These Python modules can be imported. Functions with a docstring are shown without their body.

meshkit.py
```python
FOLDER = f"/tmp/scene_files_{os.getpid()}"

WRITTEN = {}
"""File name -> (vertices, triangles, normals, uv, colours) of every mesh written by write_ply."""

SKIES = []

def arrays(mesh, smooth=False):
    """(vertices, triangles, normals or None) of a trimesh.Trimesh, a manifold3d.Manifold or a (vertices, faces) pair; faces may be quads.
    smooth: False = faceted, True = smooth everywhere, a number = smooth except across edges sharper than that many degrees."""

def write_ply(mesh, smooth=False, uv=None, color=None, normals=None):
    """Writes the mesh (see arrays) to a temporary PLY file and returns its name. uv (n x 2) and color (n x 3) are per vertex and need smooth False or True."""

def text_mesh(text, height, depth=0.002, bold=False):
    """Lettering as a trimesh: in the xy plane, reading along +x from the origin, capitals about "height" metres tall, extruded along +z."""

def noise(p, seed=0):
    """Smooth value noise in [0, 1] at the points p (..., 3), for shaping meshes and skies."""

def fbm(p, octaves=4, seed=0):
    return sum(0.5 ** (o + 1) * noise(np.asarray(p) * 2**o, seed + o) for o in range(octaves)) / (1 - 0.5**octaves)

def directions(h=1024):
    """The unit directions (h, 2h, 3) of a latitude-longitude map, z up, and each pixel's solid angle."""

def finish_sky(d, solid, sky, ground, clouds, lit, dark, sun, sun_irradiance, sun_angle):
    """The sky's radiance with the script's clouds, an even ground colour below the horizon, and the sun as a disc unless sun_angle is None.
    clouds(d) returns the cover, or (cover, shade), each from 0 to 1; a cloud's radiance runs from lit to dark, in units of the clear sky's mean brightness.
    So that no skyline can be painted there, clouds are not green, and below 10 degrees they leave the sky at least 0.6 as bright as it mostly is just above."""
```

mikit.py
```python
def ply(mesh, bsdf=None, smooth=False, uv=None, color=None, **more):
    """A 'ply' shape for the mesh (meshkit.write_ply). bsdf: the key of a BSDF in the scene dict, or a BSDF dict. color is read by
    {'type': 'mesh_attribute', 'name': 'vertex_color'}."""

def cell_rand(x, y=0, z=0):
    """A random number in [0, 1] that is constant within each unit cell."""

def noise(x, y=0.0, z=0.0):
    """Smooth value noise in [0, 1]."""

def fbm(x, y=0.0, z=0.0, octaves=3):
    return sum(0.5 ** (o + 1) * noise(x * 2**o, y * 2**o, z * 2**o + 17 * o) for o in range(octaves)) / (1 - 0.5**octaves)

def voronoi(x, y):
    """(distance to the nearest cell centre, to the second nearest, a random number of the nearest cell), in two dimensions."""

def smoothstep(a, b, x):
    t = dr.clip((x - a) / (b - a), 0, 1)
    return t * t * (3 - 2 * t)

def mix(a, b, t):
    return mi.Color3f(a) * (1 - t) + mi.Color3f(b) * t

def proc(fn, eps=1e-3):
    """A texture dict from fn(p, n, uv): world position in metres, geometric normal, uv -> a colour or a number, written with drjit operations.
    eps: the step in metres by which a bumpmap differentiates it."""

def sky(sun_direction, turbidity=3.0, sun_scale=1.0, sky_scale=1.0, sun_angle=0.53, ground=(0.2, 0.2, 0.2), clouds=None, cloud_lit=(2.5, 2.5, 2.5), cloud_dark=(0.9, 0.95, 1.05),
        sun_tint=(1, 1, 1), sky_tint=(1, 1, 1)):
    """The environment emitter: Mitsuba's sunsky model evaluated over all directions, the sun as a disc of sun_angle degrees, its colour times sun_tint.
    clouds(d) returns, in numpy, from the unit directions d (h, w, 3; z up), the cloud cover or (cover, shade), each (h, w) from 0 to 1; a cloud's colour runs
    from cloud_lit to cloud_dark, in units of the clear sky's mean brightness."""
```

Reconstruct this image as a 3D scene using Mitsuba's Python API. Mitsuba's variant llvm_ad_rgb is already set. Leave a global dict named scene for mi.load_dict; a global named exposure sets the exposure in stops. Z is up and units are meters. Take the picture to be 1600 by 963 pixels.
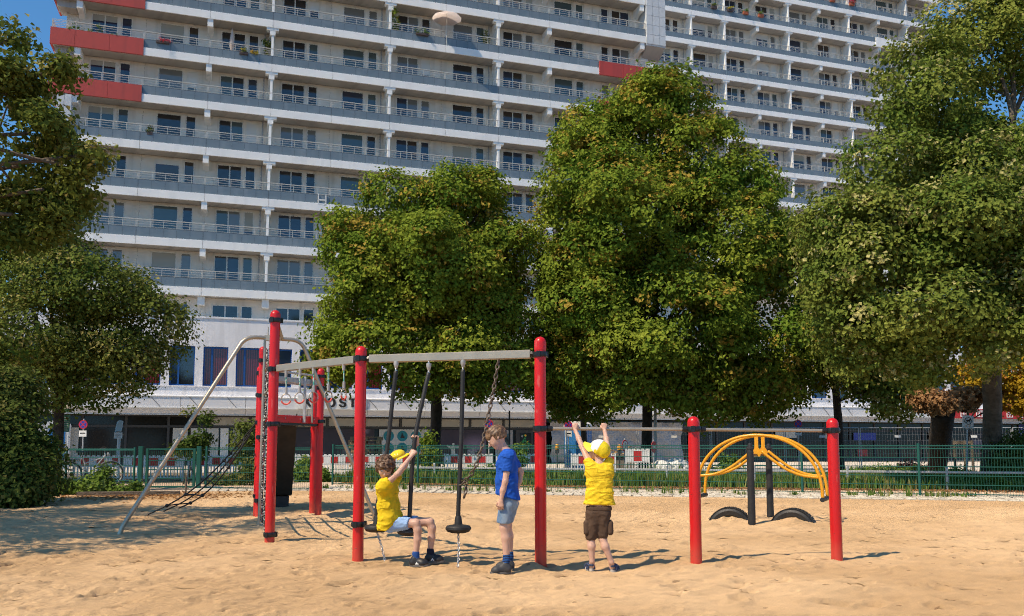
"""A city playground on sand in front of a long slab block, built from scratch for Mitsuba 3 (metres, z up)."""
import math, random
import numpy as np
import trimesh
import drjit as dr
import mitsuba as mi
import mikit
import meshkit
from mikit import proc, noise, fbm, voronoi, cell_rand, smoothstep, mix

T = mi.ScalarTransform4f
scene, labels = {'type': 'scene'}, {}

# ---------------------------------------------------------------- camera, sky, exposure
EYE, PITCH = 1.16, 0.094
scene['camera'] = {'type': 'perspective', 'fov': math.degrees(2 * math.atan(800 / 1350.0)), 'fov_axis': 'x', 'near_clip': 0.1, 'far_clip': 3000.0,
                   'principal_point_offset_y': -0.0919,
                   'to_world': T().look_at(origin=[0, 0, EYE], target=[0, math.cos(PITCH), EYE + math.sin(PITCH)], up=[0, 0, 1])}
SUN_EL, SUN_AZ = math.radians(51), math.radians(218)
scene['sky'] = mikit.sky([math.cos(SUN_EL) * math.cos(SUN_AZ), math.cos(SUN_EL) * math.sin(SUN_AZ), math.sin(SUN_EL)], turbidity=2.6, sky_scale=1.05, sky_tint=(0.66, 1.06, 1.22))
exposure = 1.72

# ---------------------------------------------------------------- helpers
rng = np.random.default_rng(7)
PI = math.pi


def tag(key, label=None, cat=None, group=None, kind=None):
    d = labels.setdefault(key, {})
    for k, v in (('label', label), ('category', cat), ('group', group), ('kind', kind)):
        if v:
            d[k] = v
    return key


_seen = {}


def numbered(name):
    k = _seen.get(name, 0)
    _seen[name] = k + 1
    return name if k == 0 else '%s_%03d' % (name, k)


def thing(name, label, cat, group=None):
    return tag(numbered(name), label, cat, group)


class MB:
    """Collects boxes, tubes, lathes and prisms; put() makes them one entry of the scene."""

    def __init__(self):
        self.v, self.f, self.n = [], [], 0

    def raw(self, v, f):
        v, f = np.asarray(v, float), np.asarray(f, int)
        if f.shape[1] == 4:
            f = np.vstack([f[:, [0, 1, 2]], f[:, [0, 2, 3]]])
        self.v.append(v)
        self.f.append(f + self.n)
        self.n += len(v)
        return self

    def mesh(self, m, mat=None):
        v = np.array(m.vertices)
        return self.raw(v if mat is None else v @ np.asarray(mat)[:3, :3].T + np.asarray(mat)[:3, 3], m.faces)

    def box(self, x0, x1, y0, y1, z0, z1):
        v = [[x, y, z] for x in (x0, x1) for y in (y0, y1) for z in (z0, z1)]
        return self.raw(v, [[0, 1, 3, 2], [4, 6, 7, 5], [0, 4, 5, 1], [2, 3, 7, 6], [0, 2, 6, 4], [1, 5, 7, 3]])

    def bar(self, a, b, w, h, up=(0, 0, 1), ch=0.0):
        """A box-section beam from a to b, w wide and h high; ch chamfers its long edges."""
        a, b = np.asarray(a, float), np.asarray(b, float)
        d = (b - a) / np.linalg.norm(b - a)
        s = np.cross(d, up)
        s = s / np.linalg.norm(s) if np.linalg.norm(s) > 1e-6 else np.array([1.0, 0, 0])
        u = np.cross(s, d)
        w, h = w / 2, h / 2
        if ch:
            q = [(-w + ch, -h), (w - ch, -h), (w, -h + ch), (w, h - ch), (w - ch, h), (-w + ch, h), (-w, h - ch), (-w, -h + ch)]
        else:
            q = [(-w, -h), (w, -h), (w, h), (-w, h)]
        n = len(q)
        v = [p + x * s + y * u for p in (a, b) for x, y in q]
        f = [[i, n + i, n + (i + 1) % n] for i in range(n)] + [[i, n + (i + 1) % n, (i + 1) % n] for i in range(n)]
        f += [[0, i, i + 1] for i in range(1, n - 1)] + [[n, n + i + 1, n + i] for i in range(1, n - 1)]
        return self.raw(v, f)

    def tube(self, pts, r, sides=10, caps=True, closed=False):
        p = np.asarray(pts, float)
        r = np.broadcast_to(np.asarray(r, float), (len(p),))
        if closed:
            t = np.roll(p, -1, 0) - np.roll(p, 1, 0)
        else:
            t = np.gradient(p, axis=0)
        t /= np.linalg.norm(t, axis=1, keepdims=True) + 1e-12
        a = np.cross(t[0], [0, 0, 1.0] if abs(t[0][2]) < 0.9 else [1.0, 0, 0])
        A = []
        for k in range(len(p)):
            a = a - t[k] * (a @ t[k])
            a /= np.linalg.norm(a) + 1e-12
            A.append(a)
        A = np.array(A)
        Bn = np.cross(t, A)
        g = np.arange(sides) * 2 * PI / sides
        v = (p[:, None] + r[:, None, None] * (np.cos(g)[None, :, None] * A[:, None] + np.sin(g)[None, :, None] * Bn[:, None])).reshape(-1, 3)
        m = len(p)
        f = []
        for i in range(m if closed else m - 1):
            j = (i + 1) % m
            for k in range(sides):
                k2 = (k + 1) % sides
                f.append([i * sides + k, i * sides + k2, j * sides + k2, j * sides + k])
        f = np.array(f)
        f = np.vstack([f[:, [0, 1, 2]], f[:, [0, 2, 3]]])
        if caps and not closed:
            c0, c1 = len(v), len(v) + 1
            v = np.vstack([v, p[0], p[-1]])
            k = np.arange(sides)
            f = np.vstack([f, np.stack([k * 0 + c0, (k + 1) % sides, k], 1), np.stack([k * 0 + c1, (m - 1) * sides + k, (m - 1) * sides + (k + 1) % sides], 1)])
        return self.raw(v, f)

    def lathe(self, prof, at=(0, 0, 0), sides=20, axis=(0, 0, 1)):
        """prof: (radius, height) pairs from bottom to top, turned about the axis."""
        ax = np.asarray(axis, float) / np.linalg.norm(axis)
        s = np.cross(ax, [0, 0, 1.0] if abs(ax[2]) < 0.9 else [1.0, 0, 0])
        s /= np.linalg.norm(s)
        q = np.cross(ax, s)
        at = np.asarray(at, float)
        g = np.arange(sides) * 2 * PI / sides
        v = np.concatenate([at + h * ax + r * (np.cos(g)[:, None] * s + np.sin(g)[:, None] * q) for r, h in prof])
        f = []
        for i in range(len(prof) - 1):
            for k in range(sides):
                k2 = (k + 1) % sides
                f.append([i * sides + k, i * sides + k2, (i + 1) * sides + k2, (i + 1) * sides + k])
        return self.raw(v, f)

    def prism(self, poly, y0, y1, frame=None):
        """A polygon in the xz plane (counter-clockwise seen from -y), extruded from y0 to y1."""
        poly = np.asarray(poly, float)
        n = len(poly)
        v = np.array([[x, y, z] for y in (y0, y1) for x, z in poly])
        tri = trimesh.creation.triangulate_polygon(__import__('shapely').Polygon(poly), engine='earcut')
        # earcut keeps the ring's order of corners
        tv, tf = tri
        key = {tuple(np.round(p, 6)): i for i, p in enumerate(poly)}
        tf = np.array([[key[tuple(np.round(tv[i], 6))] for i in t] for t in tf])
        f = np.vstack([tf, tf[:, ::-1] + n, [[i, n + i, (i + 1) % n] for i in range(n)], [[(i + 1) % n, n + i, n + (i + 1) % n] for i in range(n)]])
        if frame is not None:
            frame = np.asarray(frame, float)
            v = v @ frame[:3, :3].T + frame[:3, 3]
        m = trimesh.Trimesh(v, f, process=False)
        trimesh.repair.fix_normals(m)
        return self.raw(m.vertices, m.faces)

    def get(self):
        return np.vstack(self.v), np.vstack(self.f)

    def ply(self, mat, smooth=False, **k):
        return mikit.ply(self.get(), mat, smooth, **k)

    def put(self, name, mat, parent=None, smooth=False, **k):
        key = numbered(name if parent is None else parent + '__' + name)
        scene[key] = self.ply(mat, smooth, **k)
        return key


def place(name, shape, to_world=None, parent=None):
    """One more entry that shows the same mesh under another matrix."""
    key = numbered(name if parent is None else parent + '__' + name)
    scene[key] = dict(shape) if to_world is None else {**shape, 'to_world': to_world}
    return key


def frame(o, x, y, z):
    m = np.eye(4)
    m[:3, 0], m[:3, 1], m[:3, 2], m[:3, 3] = x, y, z, o
    return m


def curve(pts, n=24):
    """A Catmull-Rom curve through the points."""
    p = np.asarray(pts, float)
    p = np.vstack([2 * p[0] - p[1], p, 2 * p[-1] - p[-2]])
    out = []
    for i in range(1, len(p) - 2):
        t = np.linspace(0, 1, max(2, n // (len(p) - 3)), endpoint=False)[:, None]
        out.append(0.5 * (2 * p[i] + (p[i + 1] - p[i - 1]) * t + (2 * p[i - 1] - 5 * p[i] + 4 * p[i + 1] - p[i + 2]) * t**2 + (3 * p[i] - p[i - 1] - 3 * p[i + 1] + p[i + 2]) * t**3))
    return np.vstack(out + [p[-2][None]])


def bent(pts, r=0.12, n=7):
    """A polyline with its inner corners rounded."""
    p = [np.asarray(q, float) for q in pts]
    out = [p[0]]
    for a, b, c in zip(p, p[1:], p[2:]):
        d1, d2 = (a - b) / np.linalg.norm(a - b), (c - b) / np.linalg.norm(c - b)
        s, e = b + d1 * r, b + d2 * r
        for t in np.linspace(0, 1, n):
            out.append((1 - t) ** 2 * s + 2 * t * (1 - t) * b + t * t * e)
    return np.array(out + [p[-1]])


# ---------------------------------------------------------------- materials
def mat(name, **k):
    scene[name] = {'type': 'twosided', 'bsdf': {'type': 'principled', **k}}
    return name


def rgb(*c):
    return {'type': 'rgb', 'value': list(c)}


def plain(name, c, rough=0.6, **k):
    return mat(name, base_color=rgb(*c), roughness=rough, **k)


def mottled(name, c, amt=0.25, s=1.5, rough=0.7, fine=9.0, bump=0.0, bs=40.0, **k):
    """A base colour with uneven tone at two sizes, and a fine relief."""
    def fn(p, n, uv):
        a = fbm(p.x * s, p.y * s, p.z * s, 3)
        b = noise(p.x * s * fine, p.y * s * fine, p.z * s * fine)
        return mi.Color3f(*c) * (1 + amt * ((a - 0.5) * 2.0 + (b - 0.5) * 0.7))
    d = {'type': 'principled', 'base_color': proc(fn), 'roughness': rough, **k}
    if bump:
        d = {'type': 'bumpmap', 'arbitrary': proc(lambda p, n, uv: fbm(p.x * bs, p.y * bs, p.z * bs, 2), 0.004), 'scale': bump, 'bsdf': d}
    scene[name] = {'type': 'twosided', 'bsdf': d}
    return name


def streaked(name, c, dirt, amt=0.5, rough=0.7, s=1.0):
    """A painted or rendered wall with faint rain streaks and stains."""
    def fn(p, n, uv):
        h = p.x + p.y * 0.7
        st = fbm(h * 3.1 * s, p.z * 0.22 * s, 3.0, 4)
        bl = fbm(p.x * 0.7 * s, p.y * 0.7 * s, p.z * 0.9 * s, 3)
        g = noise(h * 22.0, p.y * 19.0, p.z * 23.0)
        t = smoothstep(0.45, 0.8, st) * 0.6 + smoothstep(0.5, 0.85, bl) * 0.5
        return mix(c, dirt, amt * t) * (0.96 + 0.08 * g)
    return mat(name, base_color=proc(fn), roughness=rough)


streaked('band_white', (0.85, 0.85, 0.83), (0.55, 0.56, 0.57), 0.35, 0.6)
streaked('wall_render', (0.78, 0.71, 0.61), (0.50, 0.45, 0.38), 0.7, 0.8)
streaked('soffit_grey', (0.42, 0.40, 0.37), (0.28, 0.26, 0.24), 0.7, 0.85)
streaked('podium_render', (0.74, 0.73, 0.74), (0.52, 0.51, 0.51), 0.6, 0.8)
streaked('red_panel', (0.45, 0.055, 0.045), (0.28, 0.045, 0.04), 0.6, 0.6)
mottled('tile_panel', (0.58, 0.60, 0.62), 0.12, 2.0, 0.4)
plain('frame_white', (0.72, 0.71, 0.67), 0.45)
plain('joint_dark', (0.10, 0.10, 0.10), 0.8)
for nm, c in (('glass_dark', (0.012, 0.014, 0.018)), ('glass_teal', (0.06, 0.095, 0.10)), ('glass_curtain', (0.17, 0.17, 0.16)), ('glass_brown', (0.04, 0.028, 0.02)), ('glass_blue', (0.015, 0.03, 0.06))):
    plain(nm, c, 0.06, eta=1.9)
streaked('guard_glass', (0.155, 0.20, 0.235), (0.24, 0.28, 0.31), 0.7, 0.25)
streaked('guard_glass_far', (0.17, 0.21, 0.25), (0.10, 0.12, 0.14), 0.7, 0.25)
plain('rail_steel', (0.58, 0.54, 0.48), 0.4)
plain('rail_dark', (0.10, 0.12, 0.14), 0.45)
plain('blue_frame', (0.012, 0.075, 0.27), 0.4)
mat('red_blind', base_color=proc(lambda p, n, uv: mi.Color3f(0.13, 0.016, 0.02) * (0.35 + 0.9 * smoothstep(-0.2, 0.7, dr.sin((p.x + 0.325 * p.y) * 46.0)))), roughness=0.12, eta=1.7)
plain('dark_metal', (0.045, 0.045, 0.045), 0.5)
plain('canopy_white', (0.66, 0.66, 0.67), 0.55)
plain('shop_beige', (0.42, 0.40, 0.34), 0.6)
plain('shop_dark', (0.012, 0.0115, 0.011), 0.12, eta=1.45)
def red_paint(p, n, uv):
    """Sun-faded enamel with scuffs, a few chips, and sand rubbed on near the ground."""
    a = fbm(p.x * 5.0, p.y * 5.0, p.z * 1.6, 3)
    c = mix((0.50, 0.004, 0.007), (0.66, 0.012, 0.012), a)
    scuff = smoothstep(0.66, 0.74, fbm(p.x * 30.0, p.y * 30.0, p.z * 6.0, 3)) * smoothstep(0.45, 0.6, noise(p.x * 3.0, p.y * 3.0, p.z * 2.3))
    chip = smoothstep(0.90, 0.93, noise(p.x * 55.0, p.y * 55.0, p.z * 50.0))
    dust = smoothstep(0.34, 0.02, p.z + 0.16 * (fbm(p.x * 14.0, p.y * 14.0, p.z * 9.0, 3) - 0.5)) * 0.18
    c = mix(c, (0.62, 0.14, 0.12), 0.5 * scuff)
    c = mix(c, (0.16, 0.05, 0.045), 0.8 * chip)
    return mix(c, (0.46, 0.26, 0.15), dust)


mat('post_red', base_color=proc(red_paint), roughness=0.33, clearcoat=0.15, clearcoat_gloss=0.9)
plain('black_plastic', (0.014, 0.014, 0.015), 0.35)
mottled('black_rubber', (0.022, 0.022, 0.022), 0.4, 9.0, 0.55)
mottled('slide_black', (0.035, 0.032, 0.028), 0.5, 3.0, 0.5)
scene['steel'] = {'type': 'twosided', 'bsdf': {'type': 'principled', 'base_color': proc(lambda p, n, uv: mi.Color3f(0.48, 0.42, 0.33) * (0.85 + 0.3 * fbm(p.x * 9, p.y * 9, p.z * 3, 3))), 'metallic': 0.6, 'roughness': 0.38}}
scene['galvanised'] = {'type': 'twosided', 'bsdf': {'type': 'principled', 'base_color': proc(lambda p, n, uv: mi.Color3f(0.50, 0.50, 0.49) * (0.8 + 0.4 * fbm(p.x * 14, p.y * 14, p.z * 14, 2))), 'metallic': 0.5, 'roughness': 0.5}}
plain('yellow_paint', (0.75, 0.33, 0.008), 0.3, clearcoat=0.4)
plain('fence_green', (0.012, 0.095, 0.072), 0.45)
mottled('bark', (0.13, 0.105, 0.08), 0.6, 7.0, 0.9, 3.0, 0.02, 30.0)
mottled('bark_dark', (0.05, 0.042, 0.035), 0.6, 7.0, 0.9, 3.0, 0.02, 30.0)
for nm, dt in (('leaf', 0.5), ('leaf_dry', 0.5)):
    scene[nm] = {'type': 'principledthin', 'base_color': {'type': 'mesh_attribute', 'name': 'vertex_color'}, 'roughness': 0.42, 'diff_trans': dt, 'spec_trans': 0.0, 'eta': 1.4}
scene['tinted'] = {'type': 'twosided', 'bsdf': {'type': 'principled', 'base_color': {'type': 'mesh_attribute', 'name': 'vertex_color'}, 'roughness': 0.6}}
plain('white_plastic', (0.72, 0.72, 0.70), 0.5)
plain('barrier_red', (0.50, 0.022, 0.02), 0.5)
plain('sign_red', (0.55, 0.02, 0.03), 0.4)
plain('sign_blue', (0.03, 0.05, 0.35), 0.4)
plain('sign_white', (0.78, 0.77, 0.73), 0.45)
plain('sign_black', (0.02, 0.02, 0.022), 0.5)
plain('sign_green', (0.02, 0.25, 0.07), 0.45)
plain('grey_plastic', (0.33, 0.33, 0.33), 0.6)
plain('toilet_blue', (0.02, 0.16, 0.42), 0.45)
plain('orange_lamp', (0.85, 0.38, 0.02), 0.3)
mottled('pallet_wood', (0.38, 0.25, 0.13), 0.5, 6.0, 0.85)
plain('rope_black', (0.02, 0.02, 0.022), 0.7)
mat('rope_speckled', base_color=proc(lambda p, n, uv: mix((0.05, 0.04, 0.035), (0.62, 0.58, 0.52), smoothstep(0.54, 0.62, noise(p.x * 75, p.y * 75, p.z * 60)))), roughness=0.8)
mat('rope_green', base_color=proc(lambda p, n, uv: mix((0.45, 0.55, 0.50), (0.05, 0.35, 0.27), smoothstep(0.4, 0.6, noise(p.x * 70, p.y * 70, p.z * 55)))), roughness=0.8)
plain('ring_red', (0.72, 0.10, 0.07), 0.4)

# ---------------------------------------------------------------- ground, sand, stone edging, path, grass
def sand_colour(p, n, uv):
    a = fbm(p.x * 0.55, p.y * 0.55, 1.0, 4)
    b = fbm(p.x * 6.0, p.y * 6.0, 5.0, 3)
    g = noise(p.x * 140.0, p.y * 140.0, 2.0)
    c = mix((0.385, 0.248, 0.128), (0.48, 0.322, 0.176), smoothstep(0.3, 0.7, a))
    c = c * (0.86 + 0.20 * b + 0.14 * g)
    # scattered bits of bark and leaf litter
    d, _, r = voronoi(p.x * 7.0, p.y * 7.0)
    bit = dr.select(r > 0.93, 1.0, 0.0) * smoothstep(0.17, 0.10, d)
    return mix(c, (0.20, 0.12, 0.06), 0.75 * bit)


scene['sand_mat'] = {'type': 'twosided', 'bsdf': {'type': 'bumpmap', 'scale': 0.020, 'arbitrary': proc(lambda p, n, uv: fbm(p.x * 22.0, p.y * 22.0, 1.0, 4), 0.003),
                     'bsdf': {'type': 'principled', 'base_color': proc(sand_colour), 'roughness': 0.95, 'specular': 0.2}}}


def path_colour(p, n, uv):
    a = fbm(p.x * 0.8, p.y * 0.8, 2.0, 4)
    g = noise(p.x * 60, p.y * 60, 1.0)
    return mix((0.34, 0.24, 0.16), (0.46, 0.35, 0.25), a) * (0.85 + 0.3 * g)


mat('path_mat', base_color=proc(path_colour), roughness=0.95)
mat('pavement_mat', base_color=proc(lambda p, n, uv: mix((0.33, 0.29, 0.24), (0.42, 0.37, 0.31), fbm(p.x, p.y, 0.0, 3)) * (0.72 + 0.28 * smoothstep(0.0, 0.05, dr.minimum(dr.abs(p.x * 2 - dr.floor(p.x * 2) - 0.5), dr.abs(p.y * 2 - dr.floor(p.y * 2) - 0.5))))), roughness=0.9)
mottled('asphalt', (0.07, 0.07, 0.07), 0.3, 3.0, 0.9)
mottled('soil', (0.14, 0.10, 0.06), 0.5, 2.0, 0.95)
mottled('sett_stone', (0.44, 0.39, 0.31), 0.3, 5.0, 0.85)
mottled('sett_pale', (0.50, 0.45, 0.36), 0.3, 5.0, 0.85)
mottled('sett_brown', (0.40, 0.34, 0.27), 0.3, 5.0, 0.85)

EDGE = np.array([[-16, 22.6], [-8.6, 22.3], [-6.0, 22.9], [-4.6, 22.75], [-2.6, 22.1], [0.0, 21.0], [10.7, 18.5], [15.5, 17.4], [30, 14.0]])   # where the sand ends


def edge_y(x):
    return np.interp(x, EDGE[:, 0], EDGE[:, 1])


def ground_z(x, y):
    """Height of the trodden sand: broad waves, small heaps, footprints."""
    p = np.stack([x, y, 0 * x], -1)
    z = 0.07 * (meshkit.fbm(p * 0.35, 3, 3) - 0.5) + 0.040 * (meshkit.fbm(p * 2.1, 3, 5) - 0.5) + 0.036 * (meshkit.fbm(p * 6.5, 3, 8) - 0.5)
    return z


PITS = rng.uniform([-13, 4.5], [14, 19], (4200, 2))
PITR = rng.uniform(0.05, 0.13, 4200)
PITD = rng.uniform(0.007, 0.026, 4200) * PITR / 0.09


def sand_sheet():
    rows = []
    y = 3.2
    while y < 23.2:
        rows.append(y)
        y += 0.016 + 0.0038 * y * max(1.0, y / 9)
    rows = np.array(rows)
    cols = np.linspace(-1, 1, 560)
    X = cols[None, :] * (3.0 + rows[:, None] * 0.82)
    Y = np.repeat(rows[:, None], len(cols), 1)
    lim = edge_y(X)
    Z = ground_z(X, Y)
    from scipy.spatial import cKDTree
    tree = cKDTree(np.stack([X.ravel(), Y.ravel()], 1))
    zf, xf, yf = Z.ravel().copy(), X.ravel(), Y.ravel()
    for c, r, d, ang in zip(PITS, PITR, PITD, rng.uniform(0, PI, 4200)):
        i = tree.query_ball_point(c, r * 2.2)
        if not i:
            continue
        dx, dy = xf[i] - c[0], yf[i] - c[1]
        u, w = dx * np.cos(ang) + dy * np.sin(ang), -dx * np.sin(ang) + dy * np.cos(ang)
        q = np.sqrt((u / (r * 1.45)) ** 2 + (w / (r * 0.75)) ** 2)
        zf[i] += d * (0.55 * np.exp(-((q - 1.05) / 0.28) ** 2) - np.exp(-(q / 0.72) ** 4))
    for cx, cy, r, h in ((0.17, 8.42, 0.14, 0.07), (-0.62, 7.6, 0.28, 0.045), (-1.0, 7.5, 0.2, 0.03), (-2.6, 10.5, 0.5, 0.05), (-3.9, 13.4, 0.7, 0.09), (-2.7, 6.9, 0.25, 0.03), (2.6, 7.3, 0.3, 0.03), (3.40, 13.62, 0.24, 0.09), (4.27, 13.28, 0.24, 0.09)):
        zf += h * np.exp(-(((xf - cx) ** 2 + (yf - cy) ** 2) / r**2))
    Z = zf.reshape(X.shape)
    # settle to zero at the stone edging, and stop there
    t = np.clip((lim - Y) / 1.2, 0, 1)
    Z = Z * t - 0.004
    n, m = X.shape
    i, j = np.meshgrid(np.arange(n - 1), np.arange(m - 1), indexing='ij')
    q = np.stack([i * m + j, i * m + j + 1, (i + 1) * m + j + 1, (i + 1) * m + j], -1).reshape(-1, 4)
    keep = (Y < lim + 0.25).ravel()[q].all(1)
    return np.stack([X, Y, Z], -1).reshape(-1, 3), q[keep]


scene['sand'] = mikit.ply(sand_sheet(), 'sand_mat', True)
tag('sand', 'trodden ochre play sand with footprints and small heaps', kind='structure')

scene['ground'] = MB().box(-400, 400, -120, 600, -3.0, -0.45).ply('soil')
tag('ground', 'bare earth under and around the square', kind='structure')


def strip(poly, z, m, key, text, thick=0.3):
    import shapely
    s = trimesh.creation.extrude_polygon(shapely.Polygon(poly), thick, engine='earcut')
    s.apply_translation([0, 0, z - thick])
    scene[key] = mikit.ply(s, m)
    tag(key, text, kind='structure')


off = lambda d: [(x, y + d) for x, y in EDGE]  # noqa: E731
strip(off(0.9) + off(3.6)[::-1], 0.065, 'path_mat', 'path', 'sandy brown path behind the green fence')
strip(off(3.58) + [(30, 36.0), (-16, 36.0)], 0.062, 'soil', 'lawn_soil', 'dry soil under the grass verge')
strip([(-80, 36.0), (120, 36.0), (120, 62), (-80, 62)], 0.045, 'pavement_mat', 'pavement', 'pale paved forecourt in front of the shops')
strip([(-60, -30), (-16, -30), (-16, 36), (-60, 36)], -0.06, 'soil', 'planting_bed', 'shaded earth under the trees at the left')
strip([(30, -30), (90, -30), (90, 36), (30, 36)], -0.06, 'soil', 'planting_bed_001', 'earth beside the playground at the right')
strip([(-16, -30), (30, -30), (30, 3.3), (-16, 3.3)], -0.08, 'path_mat', 'path_001', 'sandy ground behind the viewer')


# stone setts on the sloping edge between sand and fence
def setts():
    r = np.random.default_rng(3)
    xs = np.concatenate([[-16.0], np.arange(-9.0, 16.0, 0.05), [18.0]])
    bed = MB()
    top = np.array([[x, edge_y(x) - 0.25, -0.06] for x in xs] + [[x, edge_y(x) + 1.0, 0.066] for x in xs])
    m = len(xs)
    bed.raw(top, [[i, i + 1, m + i + 1, m + i] for i in range(m - 1)])
    edging = thing('stone_edging', 'sloping strip of pale granite setts between the sand and the green fence', 'stone edging')
    tag(edging, kind='structure')
    bed.put('mortar_bed', 'path_mat', edging)
    variants = []
    for v in range(4):
        b = MB()
        w, d, h = 0.102, 0.084, 0.04
        c = 0.018
        jit = r.normal(0, 0.006, (8, 3))
        ring = np.array([[-w, -d, -h], [w, -d, -h], [w, d, -h], [-w, d, -h]])
        mid = ring + [0, 0, h * 1.7] + jit[:4]
        tp = np.array([[-w + c, -d + c, h], [w - c, -d + c, h], [w - c, d - c, h], [-w + c, d - c, h]]) + jit[4:]
        b.raw(np.vstack([ring, mid, tp]), [[0, 1, 5, 4], [1, 2, 6, 5], [2, 3, 7, 6], [3, 0, 4, 7], [4, 5, 9, 8], [5, 6, 10, 9], [6, 7, 11, 10], [7, 4, 8, 11], [8, 9, 10, 11]])
        variants.append((b.get(), [b.ply('sett_stone'), b.ply('sett_pale'), b.ply('sett_brown')]))
    spots = []
    for row in range(6):
        x = -8.6 + r.uniform(0, 0.2)
        while x < 15.5:
            x += 0.218 + r.uniform(-0.01, 0.02)
            if -7.8 < x < -5.4 and row > 2:
                continue
            t = (row + 0.5) / 6
            y = edge_y(x) - 0.06 + t * 1.0 + r.normal(0, 0.012)
            spots.append((x, y, -0.022 + 0.085 * t + r.normal(0, 0.004), r.normal(0, 0.05)))
    spots.sort(key=lambda s: s[1] + abs(s[0]) * 0.1)
    rest = MB()
    for k, (x, y, z, a) in enumerate(spots):
        (v, f), looks = variants[k % 4]
        sl = -math.atan2(edge_y(x + 0.1) - edge_y(x - 0.1), 0.2)
        M = T().translate([x, y, z]).rotate([0, 0, 1], -math.degrees(sl) + math.degrees(a)).rotate([1, 0, 0], 5)
        if k < 300:
            place('sett', looks[int(r.choice(3, p=[0.5, 0.35, 0.15]))], M, edging)
        else:
            A = np.array(M.matrix)
            rest.raw(v @ A[:3, :3].T + A[:3, 3], f)
    s = rest.put('setts_beyond', 'sett_stone', edging)
    tag(s, kind='stuff')


setts()


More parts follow.
